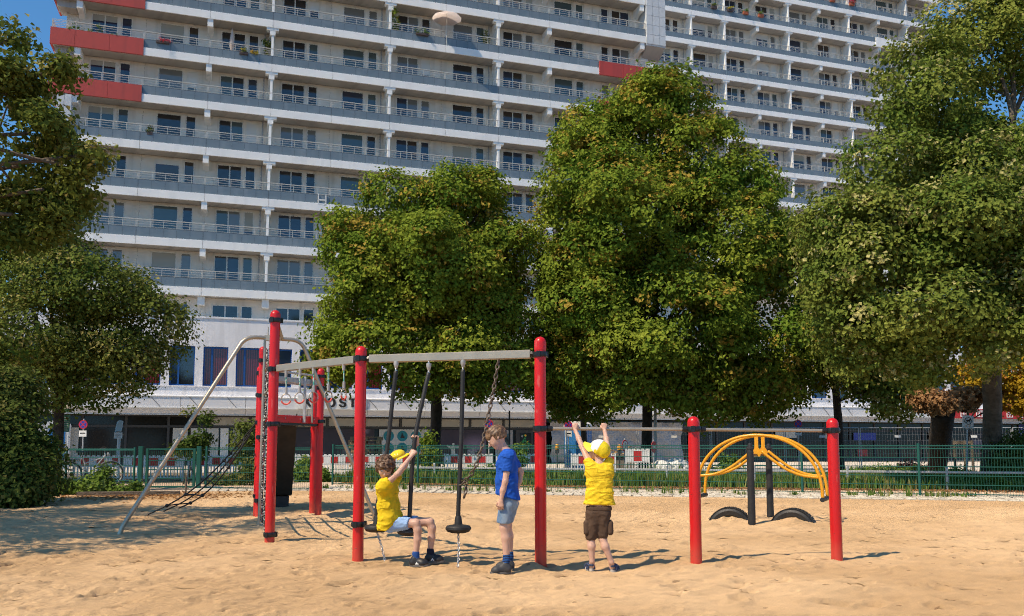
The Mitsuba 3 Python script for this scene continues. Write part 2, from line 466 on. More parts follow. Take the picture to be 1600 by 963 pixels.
# grass blades and low leaves
def blades(n, where, h0, h1, cols, seed, wid=0.012, lean=0.35, zf=lambda x, y: 0.06 + 0 * x):
    r = np.random.default_rng(seed)
    p = where(r, n)
    n = len(p)
    a = r.uniform(0, 2 * PI, n)
    h = r.uniform(h0, h1, n) * (0.15 + 1.5 * meshkit.fbm(np.stack([p[:, 0] * 0.9, p[:, 1] * 0.9, 0 * a], -1), 3, seed) ** 1.3)
    base = np.stack([p[:, 0], p[:, 1], zf(p[:, 0], p[:, 1])], -1)
    s = np.stack([np.cos(a), np.sin(a), 0 * a], -1) * (wid * r.uniform(0.6, 1.6, n))[:, None]
    tip = base + np.stack([np.cos(a + 1.3) * lean * h * r.uniform(-1, 1, n), np.sin(a + 1.3) * lean * h * r.uniform(-1, 1, n), h], -1)
    midp = base * 0.45 + tip * 0.55 + np.stack([0 * h, 0 * h, h * 0.08], -1)
    v = np.stack([base - s, base + s, midp + s * 0.9, midp - s * 0.9, tip], 1).reshape(-1, 3)
    k = np.arange(n)[:, None] * 5
    f = np.vstack([k + [0, 1, 2], k + [0, 2, 3], k + [3, 2, 4]])
    c0 = np.array(cols)[r.integers(0, len(cols), n)] * r.uniform(0.7, 1.35, (n, 1))
    return v, f, np.repeat(c0, 5, 0)


GREEN = [(0.13, 0.22, 0.04), (0.17, 0.25, 0.06), (0.09, 0.17, 0.035), (0.26, 0.25, 0.09)]
v, f, c = blades(60000, lambda r, n: np.stack([(x := r.uniform(-5.5, 17.5, n)), edge_y(x) + 3.6 + np.abs(r.normal(0, 3.2, n))], -1), 0.05, 0.44, GREEN, 11, 0.016)
ok = np.repeat(~((v[::5, 1] > 35.8)), 5)
scene['grass'] = mikit.ply((v, f), 'leaf', False, color=c)
tag('grass', 'unmown green grass verge behind the knee rail', 'grass', kind='stuff')
# tufts in the joints of the setts
v, f, c = blades(1500, lambda r, n: np.stack([(x := np.repeat(r.uniform(-5, 14, n // 12), 12) + r.normal(0, 0.05, n // 12 * 12)), edge_y(x) + np.repeat(r.uniform(0.05, 0.9, n // 12), 12)], -1), 0.05, 0.22, GREEN, 12, 0.010)
scene['weeds'] = mikit.ply((v, f), 'leaf', False, color=c)
tag('weeds', 'sparse grass tufts in the joints of the stone setts', 'weeds', kind='stuff')
# dry leaves lying along the path
def litter(n, where, seed, cols, size=0.05, z=0.075):
    r = np.random.default_rng(seed)
    p = where(r, n)
    n = len(p)
    a, s = r.uniform(0, 2 * PI, n), size * r.uniform(0.5, 1.3, n)
    c_, s_ = np.cos(a), np.sin(a)
    lift = r.uniform(0, 0.03, (n, 2))
    q = np.stack([np.stack([p[:, 0] + s * (c_ * u - s_ * w), p[:, 1] + s * (s_ * u + c_ * w), z + t], -1) for (u, w), t in (((-1, 0), 0 * a), ((0, -.6), lift[:, 0]), ((1, 0), 0 * a), ((0, .6), lift[:, 1]))], 1)
    k = np.arange(n)[:, None] * 4
    return q.reshape(-1, 3), np.vstack([k + [0, 1, 2], k + [0, 2, 3]]), np.repeat(np.array(cols)[r.integers(0, len(cols), n)] * r.uniform(0.7, 1.3, (n, 1)), 4, 0)


DRY = [(0.42, 0.22, 0.09), (0.34, 0.17, 0.07), (0.50, 0.30, 0.13), (0.25, 0.14, 0.07)]
v, f, c = litter(5200, lambda r, n: np.stack([(x := r.uniform(-5, 17, n)), edge_y(x) + 3.15 - np.abs(r.normal(0, 0.45, n))], -1), 13, DRY)
scene['fallen_leaves'] = mikit.ply((v, f), 'leaf_dry', False, color=c)
tag('fallen_leaves', 'dry brown leaves blown along the edge of the path', 'leaves', kind='stuff')
v, f, c = litter(1500, lambda r, n: np.stack([(x := r.normal(-8.6, 1.4, n)), r.normal(20.6, 0.9, n)], -1), 14, DRY, 0.04, 0.0)
scene['fallen_leaves_001'] = mikit.ply((v, f), 'leaf_dry', False, color=c)
tag('fallen_leaves_001', 'orange leaf litter on the sand below the weeds at the left', 'leaves', kind='stuff')

# ---------------------------------------------------------------- the slab blocks
# local frame of a facade: x along the facade, y inwards from the balcony fronts, z up
BAY = 3.616
YAW = 18.0
FAC = T().translate([-18.056, 49.565, 0]).rotate([0, 0, 1], YAW)
FAC2 = T().translate([17.0, 78.2, 0]).rotate([0, 0, 1], YAW)
DEEP = 1.15


def at_f(F, x, y, z):
    return F @ T().translate([float(x), float(y), float(z)])


def opening_frame(w, h, mull):
    """A window frame of outer size w x h in the xz plane (origin at its lower left), bars 6 cm, with mullions at the given x."""
    b = MB()
    t = 0.06
    b.box(0, t, 0, 0.07, 0, h).box(w - t, w, 0, 0.07, 0, h).box(t, w - t, 0.002, 0.068, 0, t).box(t, w - t, 0.002, 0.068, h - t, h)
    for x in mull:
        b.box(x - t * 0.6, x + t * 0.6, 0.004, 0.066, t, h - t)
    return b


def pane_mesh(w, h):
    return MB().box(0, w, 0.03, 0.05, 0, h)


# bay plans: windows as (x0, x1, sill, mullions), in metres from the bay's left joint; the last one is the balcony door
PLAN = {'D': [(0.62, 2.06, 0.95, [0.73]), (2.24, 2.84, 0.06, [])],
        'W': [(0.74, 2.14, 0.95, []), (2.36, 2.96, 0.06, [])],
        'M': [(1.50, 2.90, 0.95, [0.68]), (0.68, 1.26, 0.06, [])],
        'T': [(0.55, 1.95, 0.95, [0.72]), (2.20, 2.80, 0.06, [])]}
LOOKS = ['glass_dark'] * 7 + ['glass_teal'] * 4 + ['glass_curtain'] * 4 + ['glass_brown'] * 3 + ['glass_blue'] * 4
_cache = {}


def cached(key, make):
    if key not in _cache:
        _cache[key] = make()
    return _cache[key]


def wall_panel(plan, H, top):
    """One bay of the recessed wall, with its openings."""
    b = MB()
    cuts = sorted((x0, x1, s) for x0, x1, s, _ in plan)
    x = 0.006
    hz = H - 0.2 - top
    for x0, x1, s in cuts:
        b.box(x, x0, 0, 0.25, 0, H - 0.2)
        b.box(x0, x1, 0, 0.25, hz, H - 0.2)
        b.box(x0, x1, 0, 0.25, 0, s)
        x = x1
    b.box(x, BAY - 0.006, 0, 0.25, 0, H - 0.2)
    return b


def railing(length, z0, z1, n, rails, r=0.014, post=0.02, y=0.12):
    b = MB()
    for k in range(n + 1):
        x = 0.03 + (length - 0.06) * k / n
        b.box(x - post, x + post, y - post, y + post, 0.35, z1 - 0.01)
    for k in range(rails):
        z = z0 + (z1 - z0 - 0.06) * (k + 0.5) / rails
        b.box(0, length, y - r * 0.7, y + r * 0.7, z - r, z + r)
    b.box(0, length, y - 0.03, y + 0.03, z1 - 0.035, z1 + 0.005)
    return b


def guard_frame():
    """The dark frame round the five glass guards of a bay."""
    b = MB().box(0.0, BAY, 0.07, 0.10, 0.992, 1.022)
    for k in range(6):
        x = min(max(k * BAY / 5, 0.012), BAY - 0.012)
        b.box(x - 0.0115, x + 0.0115, 0.068, 0.098, 0.472, 0.99)
    return b


def block(name, label, F, H, z_low, floors, bays, plans, brackets, fins, rail_mat, glass_mat, guards, seed, split_glass, rail_top=1.50, red=()):
    """A row of bays for each floor. floors counts from the lowest balcony (0) up."""
    r = np.random.default_rng(seed)
    bld = thing(name, label, 'apartment building')
    x_l, x_r = bays[0] * BAY, (bays[-1] + 1) * BAY
    glass_rest, n_glass, bars_of = MB(), 0, cached(('rail', name), lambda: railing(BAY, 1.0, rail_top, 5, 3 if rail_mat == 'rail_steel' else 1, 0.009, 0.014, y=0.12).ply(rail_mat))
    glass_one = cached(('gg', name), lambda: MB().box(0.012, BAY / 5 - 0.012, 0.075, 0.09, 0.47, 0.99).ply(glass_mat))
    glass_bay = cached(('gb', name), lambda: MB().box(0.012, BAY - 0.012, 0.075, 0.09, 0.47, 0.99).ply(glass_mat))
    band = cached('band', lambda: MB().box(0.012, BAY - 0.012, 0.0, 0.07, 0.0, 0.47).ply('band_white'))
    slots = MB()
    for fl in floors:
        z = z_low + H * fl
        MBs = MB().box(x_l, x_r, 0.072, DEEP, 0.02, 0.2)
        place('balcony_slab', MBs.ply('soffit_grey'), at_f(F, 0, 0, z), bld)
        for i, b in enumerate(bays):
            x = b * BAY
            plan = PLAN[plans[i]]
            top = 0.10
            place('wall_panel', cached(('wall', plans[i], H), lambda: wall_panel(plan, H, top).ply('wall_render')), at_f(F, x, DEEP, z + 0.2), bld)
            slots.box(x - 0.02, x + 0.02, DEEP + 0.03, DEEP + 0.2, z + 0.2, z + H)
            look = LOOKS[int(r.integers(len(LOOKS)))]
            for q, (x0, x1, s, mull) in enumerate(plan):
                h = H - 0.2 - top - s
                kind = 'balcony_door' if q == 1 else 'window'
                W = place(kind, cached((kind, x0, x1, H), lambda: opening_frame(x1 - x0, h, mull).ply('frame_white')), at_f(F, x + x0, DEEP + 0.07, z + 0.2 + s), bld)
                ed = [0.05] + [m for m in mull] + [x1 - x0 - 0.05]
                for a, c in zip(ed, ed[1:]):
                    lk = look if r.random() < 0.7 else LOOKS[int(r.integers(len(LOOKS)))]
                    place('pane', cached(('pane', round(c - a, 3), round(h, 3), lk), lambda: pane_mesh(c - a, h - 0.08).ply(lk)), at_f(F, x + x0 + a, DEEP + 0.07, z + 0.2 + s + 0.04), W)
                # a roller blind let down part of the way
                if r.random() < 0.16:
                    dn = h * r.uniform(0.2, 0.6)
                    key = place('blind', MB().box(0.06, x1 - x0 - 0.06, 0.012, 0.026, h - dn, h - 0.06).ply('frame_white' if r.random() < 0.5 else 'shop_beige'), at_f(F, x + x0, DEEP + 0.07, z + 0.2 + s), W)
            if (b, fl) in red:
                tall = MB()
                place('red_parapet', cached('redp', lambda: (MB().box(0.006, BAY / 2 - 0.006, -0.05, 0.05, -0.02, 0.96).box(BAY / 2 + 0.006, BAY - 0.006, -0.05, 0.05, -0.02, 0.96)).ply('red_panel')), at_f(F, x, 0, z), bld)
            else:
                place('parapet', band, at_f(F, x, 0, z), bld)
                if guards(b, fl):
                    if split_glass and n_glass < 295:
                        for k in range(5):
                            place('guard_pane', glass_one, at_f(F, x + k * BAY / 5, 0, z), bld)
                            n_glass += 1
                    elif split_glass:
                        M = np.array(at_f(F, x, 0, z).matrix)
                        for k in range(5):
                            v, f = MB().box(k * BAY / 5 + 0.012, (k + 1) * BAY / 5 - 0.012, 0.075, 0.09, 0.47, 0.99).get()
                            glass_rest.raw(v @ M[:3, :3].T + M[:3, 3], f)
                    else:
                        place('guard_pane', glass_bay, at_f(F, x, 0, z), bld)
            place('railing', bars_of, at_f(F, x, 0, z), bld)
            if split_glass and (b, fl) not in red:
                place('guard_frame', cached('gfr', lambda: guard_frame().ply('rail_dark')), at_f(F, x, 0, z), bld)
        # brackets and fins hang under the slab above
        zt = z + H
        for u in brackets:
            key = place('bracket', cached('bracket', lambda: MB().prism([(0.06, 0.02), (DEEP, 0.02), (DEEP, -0.62), (0.75, -0.46), (0.06, -0.46)], -0.16, 0.16, frame([0, 0, 0], [0, 1, 0], [-1, 0, 0], [0, 0, 1])).ply('band_white')), at_f(F, u * BAY, 0, zt), bld)
        for u in fins:
            place('partition_fin', cached(('fin', H), lambda: MB().box(-0.07, 0.07, 0.10, DEEP, 0.2, H - 0.02).box(-0.36, 0.36, 0.04, 0.42, H - 0.16, H + 0.018).ply('band_white')), at_f(F, u * BAY, 0, z), bld)
            place('drain_pipe', cached(('pipe', H), lambda: MB().tube([[-0.42, 0.98, 0.2], [-0.42, 0.98, H]], 0.045, 6).ply('grey_plastic')), at_f(F, u * BAY, 0, z), bld)
    slots.put('panel_joints', 'joint_dark', bld, to_world=F)
    if glass_rest.n:
        tag(glass_rest.put('guard_panes_beyond', glass_mat, bld), kind='stuff')
    # the mass of the building behind the recessed wall
    z0, z1 = z_low - 0.3, z_low + H * (floors[-1] + 1)
    MB().box(x_l, x_r, DEEP + 0.25, 13.0, z0, z1).put('core', 'wall_render', bld, to_world=F)
    MB().box(x_l - 0.2, x_r + 0.2, 0.0, 13.2, z1 + 0.0, z1 + 0.6).put('roof_slab', 'band_white', bld, to_world=F)
    return bld


ZL = 9.86
reds = {(-2, f) for f in (4, 5, 6)} | {(7, f) for f in (5, 6)}
A = block('apartment_building', 'long white slab block with red corner parapets and continuous balconies', FAC, 2.8, ZL, range(0, 9), range(-2, 8), 'DWDDWDWDWM',
          [-1.96, 0, 1, 3, 5, 6, 7.93], [1, 3, 5], 'rail_steel', 'guard_glass', lambda b, f: True, 5, True, red=reds)
# lowest storey: a flush wall with small windows just above the podium roof
for i, b in enumerate(range(-2, 8)):
    MB().box(b * BAY + 0.005, b * BAY + BAY - 0.005, 0.75, 1.0, 8.55, 8.72).box(b * BAY + 0.005, b * BAY + 0.6, 0.75, 1.0, 8.72, 9.86).box(b * BAY + 2.9, b * BAY + BAY - 0.005, 0.75, 1.0, 8.72, 9.86).box(b * BAY + 0.6, b * BAY + 2.9, 0.75, 1.0, 9.50, 9.86).box(
        b * BAY + 2.08, b * BAY + 2.24, 0.75, 1.0, 8.72, 9.50).put('wall_panel', 'wall_render', A, to_world=FAC)
    for x0, w, m in ((0.6, 1.48, [0.74]), (2.24, 0.66, [])):
        W = place('window', opening_frame(w, 0.78, m).ply('frame_white'), at_f(FAC, b * BAY + x0, 0.82, 8.72), A)
        place('pane', pane_mesh(w - 0.08, 0.70).ply('glass_dark'), at_f(FAC, b * BAY + x0 + 0.04, 0.82, 8.76), W)
for u in (0, 1, 2, 3, 5, 6):
    place('bracket', MB().box(-0.2, 0.2, 0.2, 0.6, -0.5, 0.018).ply('band_white'), at_f(FAC, u * BAY, 0, ZL), A)
# gable fins clad in tiles at both ends; at the red parapets the balcony turns the corner instead
def tiles(x0, x1, z0, z1, nx, step):
    pr = cached(('tile', round((x1 - x0) / nx, 3), step), lambda: MB().box(0.012, (x1 - x0) / nx - 0.012, -0.06, 0.0, 0.012, step - 0.012).ply('tile_panel'))
    for k in range(nx):
        for j in range(int(round((z1 - z0) / step))):
            place('facade_tile', pr, at_f(FAC, x0 + (x1 - x0) * k / nx, 0.0, z0 + j * step), A)


MB().box(-8.0, -7.24, 0.002, 13.0, 8.5, 21.0).put('gable_wall', 'tile_panel', A, to_world=FAC)
tiles(-8.0, -7.24, 9.8, 21.0, 2, 0.7)
MB().box(-7.9, -7.24, 1.1, 13.0, 21.0, 35.2).put('gable_wall', 'wall_render', A, to_world=FAC)
MB().box(28.95, 30.45, 0.002, 13.0, 29.3, 35.2).put('gable_wall', 'tile_panel', A, to_world=FAC)
tiles(28.95, 30.45, 29.4, 35.0, 3, 0.7)
MB().box(28.95, 29.5, 0.9, 13.0, 8.5, 29.3).put('gable_wall', 'wall_render', A, to_world=FAC)
MB().prism([(0.0, 0.0), (1.1, 0.0), (1.1, -0.7)], 29.0, 30.4, frame([0, 0, 29.3], [0, 1, 0], [1, 0, 0], [0, 0, 1])).put('bracket', 'soffit_grey', A, to_world=FAC)
for f in (4, 5, 6):
    z = ZL + 2.8 * f
    place('balcony_slab', MB().box(-8.45, -7.24, 0.052, 2.4, 0.02, 0.2).ply('soffit_grey'), at_f(FAC, 0, 0, z), A)
    place('red_parapet', MB().box(-8.5, -7.24, -0.05, 0.05, -0.02, 0.96).box(-8.5, -8.4, 0.053, 2.4, -0.02, 0.96).ply('red_panel'), at_f(FAC, 0, 0, z), A)
    place('bracket', MB().box(-8.3, -7.3, 0.3, 1.08, -0.42, 0.018).ply('soffit_grey'), at_f(FAC, 0, 0, z), A)
    R = MB()
    for zz in (1.02, 1.12, 1.22, 1.32, 1.42, 1.5):
        R.bar([-8.44, 0.12, zz], [-7.24, 0.12, zz], 0.02, 0.025).bar([-8.44, 0.12, zz], [-8.44, 2.3, zz], 0.02, 0.025)
    for x in (-8.44, -7.7):
        R.bar([x, 0.12, 0.9], [x, 0.12, 1.5], 0.035, 0.035)
    place('railing', R.ply('rail_steel'), at_f(FAC, 0, 0, z), A)
for f in (5, 6):
    z = ZL + 2.8 * f
    place('balcony_slab', MB().box(28.95, 30.9, 0.052, 2.4, 0.02, 0.2).ply('soffit_grey'), at_f(FAC, 0, 0, z), A)
    place('red_parapet', MB().box(28.94, 31.0, -0.05, 0.05, -0.02, 0.96).box(30.9, 31.0, 0.053, 2.4, -0.02, 0.96).ply('red_panel'), at_f(FAC, 0, 0, z), A)
    R = MB()
    for zz in (1.02, 1.17, 1.32, 1.5):
        R.bar([28.95, 0.12, zz], [30.95, 0.12, zz], 0.02, 0.025)
    for x in (29.6, 30.9):
        R.bar([x, 0.12, 0.9], [x, 0.12, 1.5], 0.04, 0.04)
    place('railing', R.ply('rail_steel'), at_f(FAC, 0, 0, z), A)

Z2 = 38.81 - 2.95 * 8
C = block('apartment_building', 'farther slab block with dark balcony rails behind the trees at the right', FAC2, 2.95, Z2, range(0, 14), range(-2, 8), 'TTWTTWTTWT',
          [-1, 2, 4, 6, 7.9], [0, 1, 3, 5, 7], 'rail_dark', 'guard_glass_far', lambda b, f: True, 9, False, rail_top=1.62)
for f in (9, 7, 11):
    place('corner_parapet', MB().box(5.85 * BAY, 8 * BAY + 0.55, -0.06, 0.0, -0.02, 1.0).box(8 * BAY + 0.46, 8 * BAY + 0.55, 0.002, 2.0, -0.02, 1.0).ply('band_white'), at_f(FAC2, 0, -0.012, Z2 + 2.95 * f), C)
    place('balcony_slab', MB().box(8 * BAY, 8 * BAY + 0.5, 0.02, 2.0, 0.02, 0.2).ply('soffit_grey'), at_f(FAC2, 0, 0, Z2 + 2.95 * f), C)
    R = MB()
    for zz in (1.2, 1.4, 1.6):
        R.bar([8 * BAY, 0.12, zz], [8 * BAY + 0.5, 0.12, zz], 0.03, 0.03).bar([8 * BAY + 0.5, 0.12, zz], [8 * BAY + 0.5, 2.0, zz], 0.03, 0.03)
    place('railing', R.ply('rail_dark'), at_f(FAC2, 0, 0, Z2 + 2.95 * f), C)
MB().box(-4 * BAY, 8 * BAY, 1.5, 13.0, 0, Z2 - 0.3).put('base_wall', 'wall_render', C, to_world=FAC2)

# ---------------------------------------------------------------- podium with offices, canopy and shops
P = thing('shop_podium', 'two storey white podium with blue framed windows, a long canopy and dark shopfronts', 'shop building')
X0, X1 = -21.8, 69.0
MB().box(X0, X1, 0.0, 16.0, 6.91, 8.55).box(X0 - 0.02, X1 + 0.02, -0.06, 16.0, 8.553, 8.65).put('parapet_wall', 'podium_render', P, to_world=FAC)
MB().box(X0, X1, 0.0, 16.0, 4.05, 4.555).box(X0, X1, -0.07, 0.4, 4.558, 4.61).put('sill_wall', 'podium_render', P, to_world=FAC)
MB().box(X0, X1, 0.42, 15.9, 4.61, 6.905).put('office_core', 'shop_dark', P, to_world=FAC)
W1, W2 = -1.57, 0.25
pier = MB().box(0, 0.45, 0.0, 0.4, 0, 2.296).ply('podium_render')
fr = MB()
w, h = 1.37, 2.29
fr.box(0, 0.09, 0.14, 0.24, 0, h).box(w - 0.07, w, 0.14, 0.24, 0, h).box(0.09, w - 0.07, 0.142, 0.238, 0, 0.09).box(0.09, w - 0.07, 0.142, 0.238, h - 0.1, h).box(0.43, 0.53, 0.144, 0.236, 0.09, h - 0.1)
fr = fr.ply('blue_frame')
k = 0
xs = np.arange(X0 + 0.3 + ((W1 - X0 - 0.3) % (BAY / 2)), X1 - 1.5, BAY / 2)
r_ = np.random.default_rng(21)
for x in xs:
    place('pier', pier, at_f(FAC, x - 0.45, 0, 4.612), P)
    W = place('office_window', fr, at_f(FAC, x, 0, 4.613), P)
    u = (x - W1) / (BAY / 2)
    lk = 'red_blind' if int(round(u)) in (-1, 1, 2, 6, 7, 8, 9, 11, 12) or r_.random() < 0.25 else ('glass_dark' if r_.random() < 0.7 else 'glass_blue')
    for a, c, l in ((0.09, 0.43, 'red_blind' if lk == 'red_blind' and r_.random() < 0.4 else 'glass_blue'), (0.53, w - 0.07, lk)):
        place('pane', cached(('op', a, l), lambda: MB().box(a, c, 0.18, 0.2, 0.09, h - 0.1).ply(l)), at_f(FAC, x, 0, 4.613), W)
# canopy: sloping top, upright fascia, undercut lower edge
N = 26
step = (X1 - X0) / N
can = MB().prism([(-0.9, 3.30), (-0.55, 2.95), (0.0, 2.95), (0.5, 3.3), (0.5, 4.04), (-0.35, 4.04), (-0.9, 3.95)], 0.012, step - 0.012, frame([0, 0, 0], [0, 1, 0], [1, 0, 0], [0, 0, 1])).ply('canopy_white')
for i in range(N):
    place('canopy_segment', can, at_f(FAC, X0 + i * step, 0, 0), P)
MB().box(X0, X1, -0.95, -0.90, 3.28, 3.33).box(X0, X1, -0.60, -0.5, 2.91, 2.949).box(X0, X1, -0.945, -0.902, 3.92, 3.97).put('canopy_trim', 'frame_white', P, to_world=FAC)
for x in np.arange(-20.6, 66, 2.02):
    place('tie_rod', cached('shadow_strip_mesh', lambda: MB().bar([0, -0.93, 3.92], [0.52, -0.93, 3.34], 0.018, 0.018).ply('dark_metal')), at_f(FAC, x, 0, 0), P)  # thin dark slanted rods stand in for diagonal shadow lines on the fascia
# shop level: recessed glass, mullions and clerestory panels
MB().box(X0, X1, 2.6, 15.8, 0.0, 3.4).put('shop_core', 'shop_dark', P, to_world=FAC)
MB().box(X0, X1, 0.5, 2.6, 2.96, 3.3).put('soffit', 'soffit_grey', P, to_world=FAC)
MB().box(X0, X1, 0.5, 16.0, 3.32, 4.04).put('floor_slab', 'dark_metal', P, to_world=FAC)
SW = 0.9                                                       # depth of the shopfront behind the balcony line
fm = MB()
for x in np.arange(X0, X1, 2.25):
    fm.box(x - 0.07, x + 0.07, SW - 0.06, SW + 0.1, 0.05, 2.955)
fm.box(X0, X1, SW - 0.04, SW + 0.08, 2.22, 2.36).box(X0, X1, SW - 0.04, SW + 0.08, 2.86, 2.957).box(X0, X1, SW - 0.05, SW + 0.09, 0.05, 0.28)
fm.put('shopfront_frame', 'dark_metal', P, to_world=FAC)
for i, x in enumerate(np.arange(X0, X1 - 2.0, 2.25)):
    light = -1.5 < x < 20
    place('clerestory_pane', cached(('cl', light), lambda: MB().box(0.09, 2.16, SW, SW + 0.02, 2.37, 2.85).ply('shop_beige' if light else 'shop_dark')), at_f(FAC, x, 0, 0), P)
    place('shop_pane', cached('shp', lambda: MB().box(0.09, 2.16, SW + 0.02, SW + 0.04, 0.29, 2.21).ply('shop_dark')), at_f(FAC, x, 0, 0), P)


def on_shop(name, x0, x1, z0, z1, m, d=0.0, t=0.02):
    return MB().box(x0, x1, SW - 0.08 - d - t, SW - 0.08 - d, z0, z1).put(name, m, P, to_world=FAC)


# printed panels stuck on the glass
mat('poster_dark', base_color=proc(lambda p, n, uv: mix((0.035, 0.03, 0.04), (0.20, 0.17, 0.21), smoothstep(0.55, 0.85, fbm(p.x * 1.1, p.y * 0.4, p.z * 1.4, 3)))), roughness=0.5)
mat('poster_purple', base_color=proc(lambda p, n, uv: mix((0.045, 0.035, 0.05), (0.25, 0.18, 0.25), smoothstep(1.1, 0.1, dr.sqrt(dr.square((p.x + 2.35) * 0.8) + dr.square(p.z - 1.0))))), roughness=0.5)
plain('poster_white', (0.52, 0.52, 0.48), 0.5)
plain('teal_print', (0.015, 0.20, 0.24), 0.5)
on_shop('poster', 4.2, 6.5, 0.3, 2.2, 'poster_dark')
on_shop('poster', 6.62, 10.3, 0.3, 2.2, 'poster_dark')
wp = on_shop('info_poster', 10.6, 14.25, 0.3, 2.2, 'poster_white')
tag(wp, 'white poster with rows of round teal pictograms')
for i in range(4):
    for j in range(3):
        cx, cz = 11.2 + i * 0.86, 1.78 - j * 0.74
        d = MB()
        d.lathe([(0, 0.012), (0.33, 0.012), (0.33, 0.0)], (cx, SW - 0.1, cz), 24, (0, -1, 0))
        key = d.put('pictogram', 'teal_print', wp, to_world=FAC)
        g = MB().prism([(cx - 0.13, cz - 0.12), (cx + 0.14, cz - 0.12), (cx + 0.1, cz + 0.02), (cx + 0.03, cz + 0.06), (cx + 0.02, cz + 0.17), (cx - 0.06, cz + 0.17), (cx - 0.07, cz + 0.04)], SW - 0.125, SW - 0.114)
        g.put('pictogram_symbol', 'sign_black', wp, to_world=FAC)
dp = on_shop('poster', 14.5, 17.5, 0.3, 2.2, 'poster_purple')
tag(dp, 'dark purple poster with dancing figures')
for (x, zz, s, m) in ((15.3, 0.75, 1.0, 'poster_white'), (16.1, 0.7, 0.9, 'sign_black'), (14.9, 0.5, 0.7, 'sign_black'), (16.6, 0.55, 0.75, 'grey_plastic'), (16.95, 0.5, 0.7, 'sign_black')):
    q = np.array([(-.12, -.45), (.02, -.45), (.04, -.1), (.1, -.45), (.2, -.45), (.13, .1), (.13, .25), (.42, .32), (.40, .4), (.1, .38), (.09, .45), (.1, .6), (-.04, .6), (-.05, .45), (-.1, .36), (-.38, .5), (-.42, .43), (-.12, .2), (-.1, 0)]) * s
    MB().prism(q + [x, zz], SW - 0.125, SW - 0.108).put('printed_figure', m, dp, to_world=FAC)
on_shop('door_leaf', 18.1, 19.3, 0.1, 2.2, 'grey_plastic')
on_shop('door_window', 18.3, 19.1, 1.2, 1.95, 'glass_dark', 0.025)
on_shop('door_leaf', 19.5, 20.7, 0.1, 2.2, 'dark_metal')
fl = on_shop('flower_poster', 19.8, 20.55, 0.6, 2.0, 'shop_dark', 0.03)
tag(fl, 'dark poster with a bunch of flowers')
r3 = np.random.default_rng(4)
for m in ('sign_green', 'poster_white', 'orange_lamp'):
    b = MB()
    for _ in range(14 if m == 'sign_green' else 6):
        x, zz, s = r3.uniform(19.9, 20.4), r3.uniform(0.7, 1.9), r3.uniform(0.04, 0.09)
        b.prism([(x - s, zz), (x, zz - s), (x + s, zz), (x, zz + s)], SW - 0.155 - 0.004 * ('sgo'.find(m[0])), SW - 0.145)
    tag(b.put('printed_flowers', m, fl, to_world=FAC), kind='stuff')
for x0, x1, m in ((-1.3, -0.5, 'poster_white'), (-0.35, 1.2, 'poster_white'), (1.3, 1.75, 'frame_white'), (2.0, 4.0, 'grey_plastic'), (-8.4, -6.2, 'poster_white')):
    on_shop('shop_blind', x0, x1, 0.3, 2.2, m)
for x0, x1, z0, z1, m in ((46.0, 48.0, 1.6, 2.15, 'sign_blue'), (43.5, 45.0, 1.7, 2.15, 'poster_white'), (39.2, 41.0, 1.75, 2.2, 'poster_white'), (46.3, 47.2, 0.4, 0.9, 'barrier_red'), (53.0, 55.0, 1.7, 2.2, 'grey_plastic'), (57.0, 59.5, 0.7, 2.2, 'poster_dark'), (62.0, 63.2, 1.5, 2.9, 'sign_blue')):
    on_shop('window_sticker', x0, x1, z0, z1, m)
# the shop sign on the canopy
S = thing('shop_sign', 'white canopy sign with black capitals reading KNOST', 'sign')
MB().box(5.52, 9.45, -1.02, -0.97, 3.32, 4.13).put('board', 'sign_white', S, to_world=FAC)
for ch, x in (('K', 6.09), ('N', 6.76), ('O', 7.45), ('S', 8.12), ('T', 8.70)):
    b = MB()
    for q, dx in enumerate((-0.028, 0.0, 0.028)):
        m = meshkit.text_mesh(ch, 0.50, 0.03 + 0.001 * q, True)
        m.apply_translation([x - m.bounds[:, 0].mean() + dx, 3.47, 0])
        b.mesh(m, frame([0, -1.023, 0], [1, 0, 0], [0, 0, 1], [0, -1, 0]))
    b.put('letter', 'sign_black', S, to_world=FAC)
R = thing('shop_sign', 'dark red canopy sign with white glyphs behind the right hand tree trunk', 'sign')
MB().box(53.5, 66.0, -1.02, -0.97, 3.25, 3.98).put('board', 'barrier_red', R, to_world=FAC)
for x in (54.6, 56.1, 57.6, 59.1, 60.6, 62.1):
    b = MB()
    for x0, x1, z0, z1 in ((-.3, .3, .40, .46), (-.22, .22, .22, .28), (-.3, -.24, -.2, .40), (.24, .3, -.2, .40), (-.3, .3, -.24, -.18), (-.04, .03, -.18, .22), (-.2, .2, 0.02, .07)):
        b.box(x + x0, x + x1, -1.05, -1.022 - 0.001 * (x0 + 1), 3.55 + z0 * 0.8, 3.55 + z1 * 0.8)
    b.put('glyph', 'sign_white', R, to_world=FAC)

# grey tarpaulin over part of the shopfront
def tarp():
    nx, nz = 120, 24
    x = np.linspace(21.7, 31.3, nx)[None, :] + np.zeros((nz, 1))
    z = np.linspace(0.1, 2.75, nz)[:, None] + np.zeros((1, nx))
    p = np.stack([x, z, 0 * x], -1)
    y = 0.45 - 0.34 * np.abs(np.sin(x * 1.5 + 1.4 * z + 2.2 * meshkit.fbm(p * [0.8, 1.2, 1], 3, 2))) * (0.4 + meshkit.fbm(p * 0.9, 2, 4)) - 0.22 * meshkit.fbm(p * [2.0, 3.0, 1], 3, 6)
    i, j = np.meshgrid(np.arange(nz - 1), np.arange(nx - 1), indexing='ij')
    q = np.stack([i * nx + j, i * nx + j + 1, (i + 1) * nx + j + 1, (i + 1) * nx + j], -1).reshape(-1, 4)
    return np.stack([x, y, z], -1).reshape(-1, 3), q


